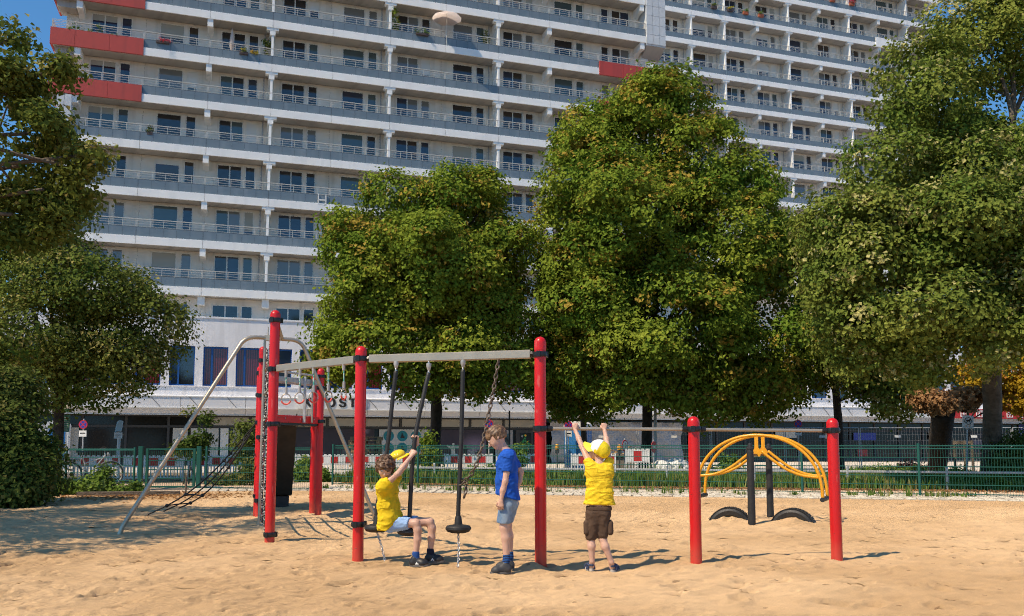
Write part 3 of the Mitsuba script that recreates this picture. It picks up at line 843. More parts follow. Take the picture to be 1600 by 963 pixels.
plain('tarp_grey', (0.36, 0.36, 0.37), 0.45)
t = thing('tarpaulin', 'grey wrinkled tarpaulin hung over the shopfront behind the middle trees', 'tarpaulin')
scene[t] = mikit.ply(tarp(), 'tarp_grey', True, to_world=FAC)

# ---------------------------------------------------------------- trees and shrubs
def leaf_cloud(lobes, n, size, cols, seed, clump=0.20, per=20, hole=0.40, droop=0.35, shell=0.70, sub=1.05, gap=2.2):
    """Leaves in twig-sized clumps through the outer part of each lobe (x, y, z, rx, ry, rz); folded four-cornered blades with a colour each."""
    r = np.random.default_rng(seed)
    L = np.array(lobes, float)
    if sub:
        L[:, 3:] = np.maximum(L[:, 3:] - 0.5 * sub, 0.45 * L[:, 3:])
        # boughs: smaller flattened clumps spread over each lobe, with gaps between them
        area = 4.2 * (L[:, 3] * L[:, 4] + L[:, 4] * L[:, 5] + L[:, 3] * L[:, 5])
        cnt = np.maximum(3, (area / (sub * sub * gap)).astype(int))
        k = np.repeat(np.arange(len(L)), cnt)
        d = r.normal(size=(len(k), 3))
        d /= np.linalg.norm(d, axis=1, keepdims=True)
        bump = 0.72 + 0.50 * meshkit.fbm(d * 1.9 + L[k, :3] * 0.31, 3, seed)
        c = L[k, :3] + d * L[k, 3:] * (bump * r.uniform(0.72, 1.06, len(k)))[:, None]
        keep = np.ones(len(k), bool)
        for i, lo in enumerate(L):
            keep &= ((((c - lo[:3]) / lo[3:]) ** 2).sum(1) > 0.34) | (k == i)
        rs = sub * r.uniform(0.45, 1.25, len(k))
        S = np.concatenate([c, np.stack([rs, rs, rs * 0.85], 1)], 1)[keep]
        dm = d[keep]
    else:
        S, dm = L, None
    area = S[:, 3] * S[:, 4] + S[:, 4] * S[:, 5] + S[:, 3] * S[:, 5]
    k = r.choice(len(S), int(n / per * 1.25), p=area / area.sum())
    d = r.normal(size=(len(k), 3)) + ([0, 0, 0.25] if sub else [0, 0, 0])
    if sub:
        d += dm[k] * 0.35
    d /= np.linalg.norm(d, axis=1, keepdims=True)
    rad = shell + (1.08 - shell) * r.uniform(0, 1, len(k)) ** 0.6
    bump = 0.78 + 0.46 * meshkit.fbm(d * 2.3 + S[k, :3] * 0.37, 3, seed)
    c = S[k, :3] + d * S[k, 3:] * (rad * bump)[:, None]
    keep = meshkit.fbm(c * 0.62, 3, seed + 1) > hole
    if sub:   # fewer leaves deep on the far side
        far = (c[:, 1] - L[:, 1].mean()) / (np.abs(c[:, 1] - L[:, 1].mean()).max())
        keep &= (far < 0.25) | (r.random(len(c)) < 0.40)
    c, d = c[keep], d[keep]
    m = len(c)
    per_tint = (meshkit.fbm(c * 0.8, 3, seed + 2) - 0.5) * 1.5 + r.normal(0, 0.10, m)
    tone = np.clip(0.5 + per_tint, 0, 1)[:, None]
    cc = np.array(cols[0]) * (1 - tone) + np.array(cols[1]) * tone
    if len(cols) > 2:
        hot = r.random(m) < 0.10
        cc[hot] = cols[2]
    reps = r.integers(int(per * 0.6), int(per * 1.4), m)
    idx = np.repeat(np.arange(m), reps)
    N = len(idx)
    p = c[idx] + r.normal(0, clump, (N, 3)) * [1, 1, 0.62]
    # a leaf faces outwards and upwards, loosely
    nn = d[idx] * 0.9 + r.normal(0, 0.38, (N, 3)) + [0, 0, 0.45]
    nn /= np.linalg.norm(nn, axis=1, keepdims=True)
    t = np.cross(nn, r.normal(size=(N, 3)))
    t /= np.linalg.norm(t, axis=1, keepdims=True) + 1e-9
    t[:, 2] -= droop
    t /= np.linalg.norm(t, axis=1, keepdims=True)
    b = np.cross(nn, t)
    b /= np.linalg.norm(b, axis=1, keepdims=True) + 1e-9
    s = (size * r.uniform(0.65, 1.3, N))[:, None]
    fold = nn * s * 0.16
    q = np.stack([p - t * s * 0.5, p + b * s * 0.42 + fold - t * s * 0.05, p + t * s * 0.6, p - b * s * 0.42 + fold - t * s * 0.05], 1)
    f = np.arange(N)[:, None] * 4
    col = cc[idx] * r.uniform(0.80, 1.22, (N, 1))
    return q.reshape(-1, 3), np.vstack([f + [0, 1, 2], f + [0, 2, 3]]), np.repeat(col, 4, 0)


def limbs(b, start, ends, r0, seed, r_end=0.03):
    r = np.random.default_rng(seed)
    for e in ends:
        a, e = np.asarray(start[0] if isinstance(start, list) else start, float), np.asarray(e, float)
        mid = a + (e - a) * 0.5 + r.normal(0, 0.05, 3) * np.linalg.norm(e - a) + [0, 0, 0.08 * np.linalg.norm(e - a)]
        c = curve([a, mid, e], 12)
        rr = np.linspace(r0, r_end, len(c))
        b.tube(c, rr, 7)
        for t in (5, 8, 10):
            side = c[t] + np.clip(r.normal(0, 0.13, 3), -0.2, 0.2) * min(np.linalg.norm(e - a), 3.0) + [0, 0, 0.08 * min(np.linalg.norm(e - a), 3.0)]
            b.tube(curve([c[t], (c[t] + side) / 2 + r.normal(0, 0.05, 3), side], 6), np.linspace(rr[t] * 0.7, 0.012, 7), 5)


def tree(label, base, top_of_trunk, r_base, r_top, lobes, n, size, cols, seed, barkmat='bark', name='tree', group=None, lean=None, near=None, **k):
    t = thing(name, label, 'tree', group)
    b = MB()
    base, top = np.array(base, float), np.array(top_of_trunk, float)
    mid = (base + top) / 2 + (lean if lean is not None else [0.06, 0, 0])
    c = curve([base - [0, 0, 0.3], base, base * 0.8 + mid * 0.2, mid, top], 24)
    h = np.clip((c[:, 2] - base[2]) / (top[2] - base[2]), 0, 1)
    rr = r_base + (r_top - r_base) * h + r_base * 0.55 * np.exp(-h * 14)
    m = MB().tube(c, rr, 16)
    v, f = m.get()
    ax = np.stack([np.interp(v[:, 2], c[:, 2], c[:, j]) for j in (0, 1)], 1)
    sc = 1 + 0.16 * (meshkit.fbm(v * [3.5, 3.5, 1.2], 3, seed) - 0.5) * 2
    v[:, :2] = ax + (v[:, :2] - ax) * sc[:, None]
    b.raw(v, f)
    b.put('trunk', barkmat, t, True)
    b = MB()
    L = np.array(lobes, float)
    if near:
        L = np.vstack([near[0], L])
    order = list(range(len(near[0]))) + list(range(len(near[0]), len(L), 2)) if near else np.argsort(-L[:, 3] * L[:, 5])[:14]
    for i in order:
        s = base + (top - base) * (0.82 if L[i, 2] < top[2] + 1.2 else 1.0)
        limbs(b, s, [L[i, :3] + [0, 0, -0.1 * L[i, 5]]], r_top * 0.5, seed + int(i))
    b.put('limbs', barkmat, t, True)
    v, f, col = leaf_cloud(lobes, n, size, cols, seed, **k)
    if near:   # the boughs that reach into view carry their own leaves
        v2, f2, c2 = leaf_cloud(near[0], near[1], size, cols, seed + 50, **{**k, 'sub': 0.24, 'gap': 1.5, 'clump': 0.13, 'hole': 0.40, 'shell': 0.3})
        v, f, col = np.vstack([v, v2]), np.vstack([f, f2 + len(v)]), np.vstack([col, c2])
    key = t + '__crown'
    scene[key] = mikit.ply((v, f), 'leaf', False, color=col)
    return t


MAPLE = [(0.105, 0.193, 0.025), (0.293, 0.337, 0.044), (0.398, 0.287, 0.055)]
LINDEN = [(0.088, 0.155, 0.026), (0.282, 0.309, 0.064), (0.464, 0.431, 0.166)]
LIMEDARK = [(0.077, 0.133, 0.025), (0.232, 0.249, 0.055), (0.376, 0.332, 0.111)]
DARK = [(0.06, 0.10, 0.022), (0.15, 0.18, 0.045), (0.20, 0.19, 0.06)]
GOLD = [(0.30, 0.20, 0.02), (0.50, 0.33, 0.03), (0.45, 0.20, 0.05)]
BROWN = [(0.30, 0.17, 0.07), (0.44, 0.26, 0.13), (0.20, 0.11, 0.05)]

# the big maple in the middle
tree('tall broad maple in full leaf, the biggest tree in the middle of the picture', (5.808, 37.974, 0), (5.238, 33.5, 4.569), 0.24, 0.17,
     [(5.803, 34.2, 14.361, 1.568, 1.9, 1.621), (6.098, 34, 15.36, 0.886, 1, 0.782), (4.358, 34, 13.615, 1.297, 1.5, 1.141), (3.15, 34, 11.833, 2.065, 2.3, 2.014), (7.398, 34, 12.549, 2.069, 2.3, 1.966), (9.752, 34, 11.569, 1.445, 1.6, 1.599), (2.78, 33.5, 9.345, 1.87, 2.2, 1.971), (4.987, 33, 9.781, 3.491, 3.4, 2.793), (8.329, 33.5, 8.831, 3.029, 3, 2.827),
      (11.038, 34, 8.01, 1.84, 2.2, 2.146), (2.842, 33, 6.555, 2.175, 2.6, 2.175), (5.737, 32, 5.57, 2.916, 3.2, 2.391), (9.058, 33, 5.161, 2.708, 2.8, 2.166), (11.142, 34, 4.722, 1.418, 1.8, 1.418), (6.74, 33, 3.631, 1.961, 2.4, 1.225), (9.147, 33.5, 3.32, 2.038, 2.2, 1.094), (3.924, 33, 3.902, 1.472, 1.6, 1.472), (8.192, 33.5, 2.872, 1.738, 1.8, 0.794), (10.105, 33.6, 3.626, 1.098, 1.6, 1.098), (5.384, 35.5, 11.808, 4.038, 3, 4.576)],
     200000, 0.145, MAPLE, 101, 'bark_dark', per=24, hole=0.31)
# the lower maple to its left
tree('lower spreading maple left of the tallest one, behind the disc swings', (-3.435, 37.974, 0), (-2.943, 33.5, 4.569), 0.27, 0.19,
     [(-1.928, 34, 10.174, 2.262, 2.2, 1.696), (-0.979, 34, 11.226, 1.031, 1, 0.773), (-0.614, 34, 8.607, 1.177, 1.6, 1.843), (-5.172, 33.5, 8.677, 2.119, 2.2, 1.665), (-6.546, 34, 9.728, 0.975, 1, 0.924), (-4.119, 34, 10.831, 1.287, 1.2, 0.875), (-6.121, 33, 6.131, 1.728, 1.9, 1.53), (-3.347, 33, 7.758, 2.926, 3, 2.182), (-1.204, 33.5, 6.535, 1.655, 1.9, 1.906), (-6.782, 32.5, 4.832, 1.066, 1.2, 0.824), (-4.325, 32.6, 4.844, 2.041, 2.2, 1.069), (-1.895, 32.6, 4.77, 2.041, 2.2, 1.02), (-0.246, 33, 4.889, 1.23, 1.5, 1.279), (-1.332, 32.6, 3.795, 0.969, 1, 0.484), (-2.666, 32.6, 3.99, 1.454, 1.2, 0.436), (-6.265, 32.4, 4.094, 1.205, 1, 0.434), (-3.208, 35.5, 9.071, 2.94, 2.6, 2.673)],
     125000, 0.14, MAPLE, 202, 'bark_dark', per=24, hole=0.31)
# a slender one between them
tree('slender dark tree with a short trunk between the two big maples', (3.653, 44.334, 0), (2.965, 37, 3.545), 0.17, 0.11,
     [(2.288, 36, 6.447, 1.776, 2.2, 2.261), (2.545, 36, 4.554, 1.929, 2, 1.5), (2.803, 36, 3.267, 1.655, 1.8, 0.908), (1.87, 37, 4.151, 0.935, 1, 0.825), (3.8, 36.6, 3.302, 1.086, 1, 0.651)], 40000, 0.14, MAPLE, 303, 'bark_dark', hole=0.35)
# right hand side
tree('dark lime tree with a forked trunk right of the tallest maple', (14.648, 38.904, 0), (12.748, 34, 3.605), 0.20, 0.14,
     [(12.728, 34, 6.667, 1.426, 2, 2.037), (12.899, 33, 4.518, 1.622, 2, 1.179), (13.589, 33, 3.287, 1.371, 1.6, 0.832), (12.729, 34.5, 8.848, 1.039, 1.6, 1.559)], 38000, 0.13, LINDEN, 404, 'bark_dark', hole=0.34)
tree('huge lime tree towering over the right edge, thick trunk in the grass', (14.612, 26.563, 0), (12.559, 22.5, 4.975), 0.27, 0.22,
     [(10.788, 22, 11.013, 0.71, 1.3, 0.744), (10.364, 22, 9.791, 0.841, 1.5, 0.841), (11.388, 22.5, 9.934, 1.101, 1.7, 1.032), (12.88, 22.5, 12.174, 1.18, 2, 1.111), (14.224, 22.5, 11.993, 1.318, 2.2, 1.665), (13.674, 23, 14.28, 1.609, 2, 0.894), (9.924, 22, 8.101, 1.002, 1.7, 0.902), (11.23, 21.6, 7.84, 1.508, 2.2, 1.082), (13.375, 22, 8.874, 1.274, 2, 1.207), (9.135, 22, 6.704, 1.296, 2, 0.963), (10.419, 21.2, 6.128, 1.726, 2.5, 1.342), (12.464, 21.4, 6.389, 1.711, 2.5, 1.485), (8.667, 22, 5.257, 1.156, 1.9, 1.156),
      (9.992, 21.2, 4.401, 1.713, 2.4, 1.11), (12.09, 21.2, 4.497, 1.714, 2.4, 1.142), (9.568, 21.6, 3.326, 1.319, 2, 0.675), (11.258, 21.6, 3.358, 1.48, 2, 0.643), (8.893, 22, 3.811, 0.853, 1.4, 0.82), (13.837, 22, 4.723, 1.153, 2.2, 1.812), (15.523, 23, 8.058, 1.395, 2.6, 2.791), (12.713, 24, 7.801, 2.179, 2.2, 2.724)],
     205000, 0.105, LINDEN, 505, 'bark', per=24, hole=0.32, clump=0.17, sub=0.82, gap=2.1)
t6 = tree('pollarded dark trunk with a tuft of withered brown leaves', (15.535, 31.883, 0), (13.723, 27.5, 2.321), 0.30, 0.36,
          [(13.501, 27.2, 2.47, 0.806, 0.8, 0.282), (14.373, 27.5, 2.688, 0.693, 0.7, 0.285), (13.16, 27.4, 2.621, 0.487, 0.6, 0.244)], 5000, 0.12, BROWN, 606, 'bark_dark', hole=0.30, sub=0.28, gap=1.2, clump=0.1, lean=[0.0, 0, 0])
tree('young tree with golden autumn leaves behind the thick right hand trunk', (18.866, 36.243, 0), (17.397, 33, 2.553), 0.07, 0.05,
     [(17.653, 33, 3.779, 0.883, 0.9, 0.637), (19.618, 33.4, 4.059, 0.993, 1.2, 0.844), (18.973, 33, 3.238, 0.734, 0.9, 0.734), (18.527, 33.4, 4.559, 0.746, 0.8, 0.497), (19.861, 33, 2.92, 0.734, 1, 0.881)], 14000, 0.12, GOLD, 707, 'bark_dark', hole=0.33, sub=0.42, gap=1.3, clump=0.14)
# left hand side
tree('dark lime tree with a bare trunk behind the bush at the left', (-14.206, 27.013, 0), (-14.175, 27, 2.74), 0.17, 0.14,
     [(-15.689, 27, 7.074, 1.626, 2.2, 1.707), (-13.584, 26.5, 6.559, 1.554, 2, 1.235), (-12.153, 26.5, 5.693, 1.033, 1.5, 1.033), (-14.326, 26, 4.586, 2.097, 2.4, 1.475), (-12.41, 26, 4.273, 1.629, 2, 1.202), (-11.443, 26.5, 4.812, 0.752, 1.2, 0.831), (-14.71, 26, 3.03, 1.66, 2, 0.811), (-13.08, 26.2, 3.2, 1.246, 1.6, 0.506), (-14.567, 27, 8.214, 1.061, 1.4, 0.898), (-17.386, 27, 5.533, 1.819, 2.6, 2.83)],
     82000, 0.10, LIMEDARK, 808, 'bark_dark', hole=0.34)
tree('near lime tree whose sunlit branches reach in from beyond the left edge', [-13.4, 13.2, 0], [-13.0, 13.2, 4.2], 0.24, 0.10,
     [(-8.652, 13.2, 5.84, 0.905, 1.6, 1.107),
      [-12.4, 10.8, 5.6, 1.6, 2.0, 1.3], [-13.6, 9.2, 6.6, 2.0, 1.8, 1.4], [-13.2, 12.0, 7.6, 2.0, 2.0, 1.5], [-15.5, 12.4, 6.2, 2.2, 2.2, 2.0], [-14.2, 15.0, 5.6, 2.0, 2.0, 1.6], [-12.6, 8.3, 4.7, 1.3, 1.3, 0.9], [-11.6, 9.6, 6.4, 1.0, 1.0, 0.7], [-9.5, 9.3, 6.0, 1.4, 1.5, 0.8], [-8.7, 8.0, 5.3, 1.2, 1.3, 0.7], [-10.3, 11.0, 6.7, 1.5, 1.5, 0.9], [-9.5, 12.1, 7.1, 1.1, 1.3, 0.7], [-8.6, 9.8, 4.9, 0.9, 1.0, 0.5], [-8.2, 8.9, 6.4, 1.1, 1.2, 0.7], [-9.6, 10.4, 5.2, 1.0, 1.0, 0.6], [-10.8, 8.2, 5.6, 1.3, 1.3, 0.8], [-11.6, 12.4, 6.0, 1.3, 1.3, 0.9]],
     62000, 0.085, LIMEDARK, 909, 'bark', hole=0.40, clump=0.12, per=14, sub=0.42, gap=1.3,
     near=([(-8.24, 13.6, 6.926, 0.48, 0.9, 0.417), (-7.401, 13.6, 7.251, 0.355, 0.25, 0.094), (-7.829, 13.6, 6.249, 0.623, 0.9, 0.415), (-7.908, 13.5, 5.682, 0.616, 1, 0.472), (-6.816, 13.4, 5.785, 0.347, 0.25, 0.102), (-7.156, 13.4, 5.638, 0.347, 0.4, 0.143), (-7.474, 13.6, 7.251, 0.314, 0.25, 0.105), (-8.184, 13.6, 7.817, 0.189, 0.3, 0.147), (-7.442, 13.4, 5.262, 0.59, 1, 0.427), (-7.909, 13.4, 4.868, 0.669, 1.2, 0.568)], 36000))


def shrub(label, lobes, n, size, cols, seed, name='shrub', cat='shrub', ground=0.0, **k):
    s = thing(name, label, cat)
    v, f, col = leaf_cloud(lobes, n, size, cols, seed, shell=0.35, sub=0, **k)
    ok = v.reshape(-1, 4, 3)[:, :, 2].min(1) > ground - 0.05
    nq = ok.sum()
    g = np.arange(nq)[:, None] * 4
    scene[s + '__foliage'] = mikit.ply((v.reshape(-1, 4, 3)[ok].reshape(-1, 3), np.vstack([g + [0, 1, 2], g + [0, 2, 3]])), 'leaf', False, color=col.reshape(-1, 4, 3)[ok].reshape(-1, 3))
    b = MB()
    for lo in lobes:
        lo = np.array(lo)
        foot = np.array([lo[0], lo[1], ground - 0.1])
        b.tube(curve([foot, (foot + lo[:3]) / 2 + [0.05, 0, 0], lo[:3] + [0, 0, lo[5] * 0.5]], 8), np.linspace(0.03, 0.008, 9), 5)
    b.put('stems', 'bark_dark', s, True)
    return s


BRIGHT = [(0.09, 0.17, 0.03), (0.19, 0.27, 0.05), (0.14, 0.20, 0.06)]
shrub('big dark bush filling the left edge beside the sand', [(-10.259, 17.6, 1.254, 0.675, 0.9, 0.857), (-9.563, 17.2, 0.647, 0.506, 0.8, 0.557), (-10.762, 17.4, 0.87, 0.897, 1.2, 1.153), (-9.636, 17.6, 1.254, 0.26, 0.5, 0.519), (-10.525, 18.2, 2.198, 0.54, 0.7, 0.54), (-10.928, 18, 1.92, 0.666, 0.9, 0.8), (-9.492, 16.8, 0.267, 0.493, 0.6, 0.296)],
      30000, 0.085, DARK, 31, 'bush', 'bush', per=14, hole=0.30, clump=0.14)
shrub('bright green weeds at the foot of the fence beside the bicycle', [(-10.118, 21.2, 0.172, 0.405, 0.4, 0.171), (-9.989, 21.3, 0.432, 0.141, 0.25, 0.251), (-10.513, 21, 0.136, 0.401, 0.35, 0.139), (-9.553, 21.2, 0.065, 0.249, 0.3, 0.109), (-10.919, 21, 0.228, 0.185, 0.3, 0.216)], 2600, 0.085, BRIGHT, 32, 'weed_clump', 'weeds', hole=0.25, clump=0.1)
shrub('pale weeds in front of the left gate post', [(-9.221, 21.4, 0.116, 0.189, 0.2, 0.157), (-9.41, 21.3, 0.059, 0.156, 0.2, 0.125)], 900, 0.06, BRIGHT, 33, 'weed_clump', 'weeds', hole=0.2, clump=0.06)
shrub('dark climbing shrub behind the gate at the left', [(-9.442, 25, 1.22, 0.295, 0.4, 0.369), (-9.035, 25, 1.202, 0.258, 0.3, 0.406), (-9.371, 25.2, 1.814, 0.13, 0.18, 0.447), (-8.901, 25.2, 1.703, 0.112, 0.16, 0.484)], 2400, 0.09, DARK, 34, hole=0.28, clump=0.12)
shrub('leafy green shrub behind the fence left of the slide', [(-7.691, 25, 1.257, 0.258, 0.45, 0.627), (-7.31, 24.6, 0.48, 0.29, 0.4, 0.362), (-7.844, 24.6, 0.175, 0.289, 0.4, 0.163), (-8.188, 24.5, 0.126, 0.252, 0.3, 0.126)], 3200, 0.085, DARK, 35, hole=0.28, clump=0.13)
shrub('low green shrub right of the slide foot', [(-6.394, 27, 0.355, 0.357, 0.5, 0.397), (-5.953, 27, 0.197, 0.318, 0.4, 0.238)], 2600, 0.09, BRIGHT, 36, hole=0.25, clump=0.1)
shrub('sapling with drooping leaves beside the fence post behind the seated child', [(-2.726, 28, 1.207, 0.165, 0.2, 0.537), (-2.886, 28, 0.653, 0.165, 0.2, 0.371), (-2.557, 28, 0.735, 0.186, 0.2, 0.454)], 900, 0.10, MAPLE, 37, hole=0.28, clump=0.12)
shrub('dark evergreen shrub at the right edge behind the fence', [(14.547, 25, 0.835, 0.663, 0.8, 0.626), (14.018, 24.6, 0.391, 0.434, 0.6, 0.434), (15.3, 25, 1.11, 0.737, 0.9, 0.922)], 8000, 0.08, DARK, 38, hole=0.28, clump=0.12)
shrub('leafy green weed by the knee rail behind the left arm of the seesaw', [(6.755, 27, 0.513, 0.278, 0.4, 0.358), (6.511, 27, 0.276, 0.278, 0.35, 0.199)], 1300, 0.09, BRIGHT, 39, 'weed_clump', 'weeds', hole=0.2, clump=0.1)
shrub('row of low weeds in the grass between seesaw and right edge', [(11.516, 27, 0.355, 0.596, 0.5, 0.179), (10.919, 27, 0.316, 0.476, 0.4, 0.159), (12.308, 27, 0.296, 0.596, 0.5, 0.159), (13.19, 26, 0.328, 0.497, 0.5, 0.153)], 3600, 0.08, BRIGHT, 40, 'weed_clump', 'weeds', hole=0.2, clump=0.1)
shrub('tall grassy weeds behind the boy in blue', [(0.239, 27, 0.868, 0.179, 0.3, 0.438), (0, 27, 0.513, 0.238, 0.3, 0.278), (-0.496, 27, 0.355, 0.278, 0.3, 0.179), (-1.092, 27, 0.355, 0.278, 0.3, 0.199)], 1700, 0.08, BRIGHT, 41, 'weed_clump', 'weeds', hole=0.2, clump=0.09)
shrub('small dark leaved shrub in front of the pollarded trunk', [(12.769, 28, 0.386, 0.288, 0.4, 0.227), (13.178, 28, 0.325, 0.206, 0.3, 0.206)], 1200, 0.09, [(0.05, 0.025, 0.03), (0.09, 0.05, 0.05)], 42, hole=0.2, clump=0.1)

# leafy ground cover among the grass
r_ = np.random.default_rng(77)
gx = r_.uniform(-5.2, 17.0, 26)
lob = [[x, edge_y(x) + 4.1 + abs(r_.normal(0, 1.8)), 0.10, r_.uniform(0.35, 0.9), r_.uniform(0.3, 0.6), r_.uniform(0.12, 0.34)] for x in gx]
v, f, c = leaf_cloud(lob, 26000, 0.075, BRIGHT, 78, clump=0.09, per=10, hole=0.28, shell=0.3, sub=0)
scene['ground_cover'] = mikit.ply((v, f), 'leaf', False, color=c)
tag('ground_cover', 'patchy broad leaved ground cover growing through the grass verge', 'ground cover', kind='stuff')

# ---------------------------------------------------------------- playground equipment
PR = 0.0575                                                    # radius of the red posts
plain('screw_metal', (0.55, 0.55, 0.55), 0.3, metallic=0.8)
gf = thing('play_structure', 'long red post climbing structure with steel beams, horizontal bars and black clamps', 'climbing frame')


def gz(x, y):
    return float(ground_z(np.array([x]), np.array([y]))[0])


def post(x, y, top, clamps, r=PR):
    b = MB()
    prof = [(r, -0.6)] + [(r, z) for z in np.linspace(0.0, top - r, 8)] + [(r * math.cos(a), top - r + r * math.sin(a)) for a in np.linspace(0.15, 1.45, 6)] + [(0.0005, top)]
    b.lathe(prof, (x, y, 0), 24)
    p = b.put('post', 'post_red', gf, 30)
    MB().lathe([(r + 0.0015, top - 0.135), (r + 0.003, top - 0.13), (r + 0.003, top - r)] + [((r + 0.003) * math.cos(a), top - r + (r + 0.003) * math.sin(a)) for a in np.linspace(0.2, 1.45, 6)] + [(0.0005, top + 0.003)], (x, y, 0), 24).put('cap', 'post_red', p, 30)
    for z in clamps:
        c = MB()
        c.lathe([(r + 0.001, z - 0.028), (r + 0.013, z - 0.026), (r + 0.017, z - 0.012), (r + 0.017, z + 0.012), (r + 0.013, z + 0.026), (r + 0.001, z + 0.028)], (x, y, 0), 24)
        for a in (0.4, 2.5, 4.4):
            c.box(x + (r + 0.012) * math.cos(a) - 0.018, x + (r + 0.012) * math.cos(a) + 0.018, y + (r + 0.012) * math.sin(a) - 0.018, y + (r + 0.012) * math.sin(a) + 0.018, z - 0.03, z + 0.03)
        c.put('clamp', 'black_plastic', p, 30)
    return p


P1, P2, P3, P4, P5 = (-2.836, 10.255), (-1.58, 8.999), (0.281, 8.571), (1.826, 8.709), (3.293, 8.90)
R1, R2, R3, R4 = (-4.161, 14.251), (-3.919, 13.53), (-3.308, 14.913), (-3.539, 15.489)
post(*P1, 2.78, [2.66, 2.07, 1.42, 0.13])
post(*P2, 2.20, [2.07, 0.36])
post(*P3, 2.245, [2.07, 1.33])
post(*P4, 1.455, [1.33])
post(*P5, 1.445, [1.32])
post(*R1, 2.48, [2.36, 2.0, 1.55, 0.35])
post(*R2, 2.72, [2.50, 1.95, 1.30, 0.32])
post(*R3, 2.50, [2.36, 2.16, 1.58])
post(*R4, 2.46, [2.3, 1.58])


def span(name, a, b, za, zb, w, h, m='steel', gap=0.10, box=True):
    a, b = np.array([*a, za]), np.array([*b, zb])
    d = (b - a) / np.linalg.norm(b - a)
    k = MB()
    if box:
        k.bar(a + d * gap, b - d * gap, w, h, ch=0.008)
    else:
        k.tube([a + d * gap, b - d * gap], w / 2, 14)
    key = k.put(name, m, gf, False if box else 40)
    for p, s in ((a, 1), (b, -1)):
        MB().tube([p + d * s * (PR + 0.005), p + d * s * (gap + 0.02)], 0.026, 10).tube([p + d * s * (gap - 0.022), p + d * s * (gap - 0.004)], 0.034, 6).put('bracket', 'black_plastic', key, 40)
    return key


span('beam', P1, P2, 2.075, 2.065, 0.06, 0.085)
span('beam', P2, P3, 2.065, 2.075, 0.06, 0.085)
span('turning_bar', P3, P4, 1.332, 1.328, 0.034, 0, box=False)
span('turning_bar', P4, P5, 1.326, 1.317, 0.034, 0, box=False)
# steel arch behind the tall post, with a sliding pole
arch = bent([[-5.203, 11.581, -0.2], [-5.203, 11.581, 0.02], [-3.86, 12.42, 2.74], [-3.16, 12.86, 2.74], [-2.098, 13.53, 0.02], [-2.098, 13.53, -0.2]], 0.16)
ak = MB().tube(arch, 0.030, 12).put('arch', 'steel', gf, 40)
MB().tube([[-3.62, 12.57, 2.735], [-3.64, 12.58, -0.1]], 0.019, 12).tube([[-3.58, 12.59, 2.70], [-3.58, 12.59, 2.90]], 0.008, 8).box(-3.62, -3.54, 12.55, 12.62, 2.70, 2.78).put('sliding_pole', 'steel', gf, 40)
MB().tube([[*P1, 2.70], [-3.4, 12.7, 2.74]], 0.024, 10).put('tie_bar', 'steel', gf, 40)
# platform with its red edge board, guard rails and slide
MB().bar([*R2, 1.60], [*R3, 1.60], 0.035, 0.12, ch=0.006).put('edge_board', 'post_red', gf)
eb = [k for k in scene if k.startswith(gf + '__edge_board')][0]
for t in (0.12, 0.37, 0.62, 0.87):
    x, y = (R2[0] * (1 - t) + R3[0] * t, R2[1] * (1 - t) + R3[1] * t)
    MB().lathe([(0.011, 0.0), (0.009, 0.008), (0.001, 0.011)], (x + 0.017, y - 0.0085, 1.61), 8, (0.9, -0.4, 0)).put('bolt', 'screw_metal', eb, 40)
import shapely  # noqa: E402
pl = trimesh.creation.extrude_polygon(shapely.Polygon([R1, R2, R3, R4]), 0.04, engine='earcut')
pl.apply_translation([0, 0, 1.50])
scene[gf + '__platform'] = mikit.ply(pl, 'black_plastic')
span('guard_rail', R2, R3, 2.36, 2.36, 0.034, 0, 'galvanised', box=False)
span('guard_box', R2, R3, 2.24, 2.24, 0.05, 0.09, 'galvanised')
span('guard_rail', R1, R4, 2.24, 2.24, 0.034, 0, 'galvanised', box=False)
MB().bar([-3.47, 14.45, 1.55], [-3.47, 14.45, 2.32], 0.04, 0.04).put('guard_upright', 'galvanised', gf)
MB().tube([[-3.38, 14.62, 1.55], [-3.38, 14.62, 2.3]], 0.016, 8).put('guard_upright', 'steel', gf, 40)


def slide():
    d = np.array([-0.283, 0.959, 0])
    s = np.array([0.959, 0.283, 0])
    c0 = np.array([-4.03, 15.2, 1.55])
    st = [(0, 0), (0.12, -0.01), (0.3, -0.16), (1.35, -1.16), (1.62, -1.30), (1.95, -1.33)]
    st = curve([[a, 0, b] for a, b in st], 25)
    b = MB()
    prof = [(-0.25, 0.18), (-0.235, 0.18), (-0.225, 0.02), (0.225, 0.02), (0.235, 0.18), (0.25, 0.18), (0.25, -0.03), (-0.25, -0.03)]
    n = len(prof)
    v, f = [], []
    for i, (a, _, h) in enumerate(st):
        v += [c0 + d * a + s * u + np.array([0, 0, h + w]) for u, w in prof]
        if i:
            f += [[(i - 1) * n + k, i * n + k, i * n + (k + 1) % n, (i - 1) * n + (k + 1) % n] for k in range(n)]
    b.raw(v, f)
    b.put('slide_chute', 'slide_black', gf)
    b = MB()
    for a in (1.72,):
        p = c0 + d * a
        q = [p + s * u + d * w for u, w in ((-0.2, -0.12), (0.2, -0.12), (0.2, 0.2), (-0.2, 0.2))]
        b.raw([[*x[:2], z] for z in (-0.2, 0.2) for x in q], [[0, 1, 5, 4], [1, 2, 6, 5], [2, 3, 7, 6], [3, 0, 4, 7], [4, 5, 6, 7]])
    b.put('slide_foot', 'slide_black', gf)


slide()


def rope(pts, r, wob=0.0, seed=0, sides=7):
    p = curve(pts, max(12, 6 * len(pts)))
    if wob:
        p = p + np.random.default_rng(seed).normal(0, wob, p.shape)
    return MB().tube(p, r, sides)


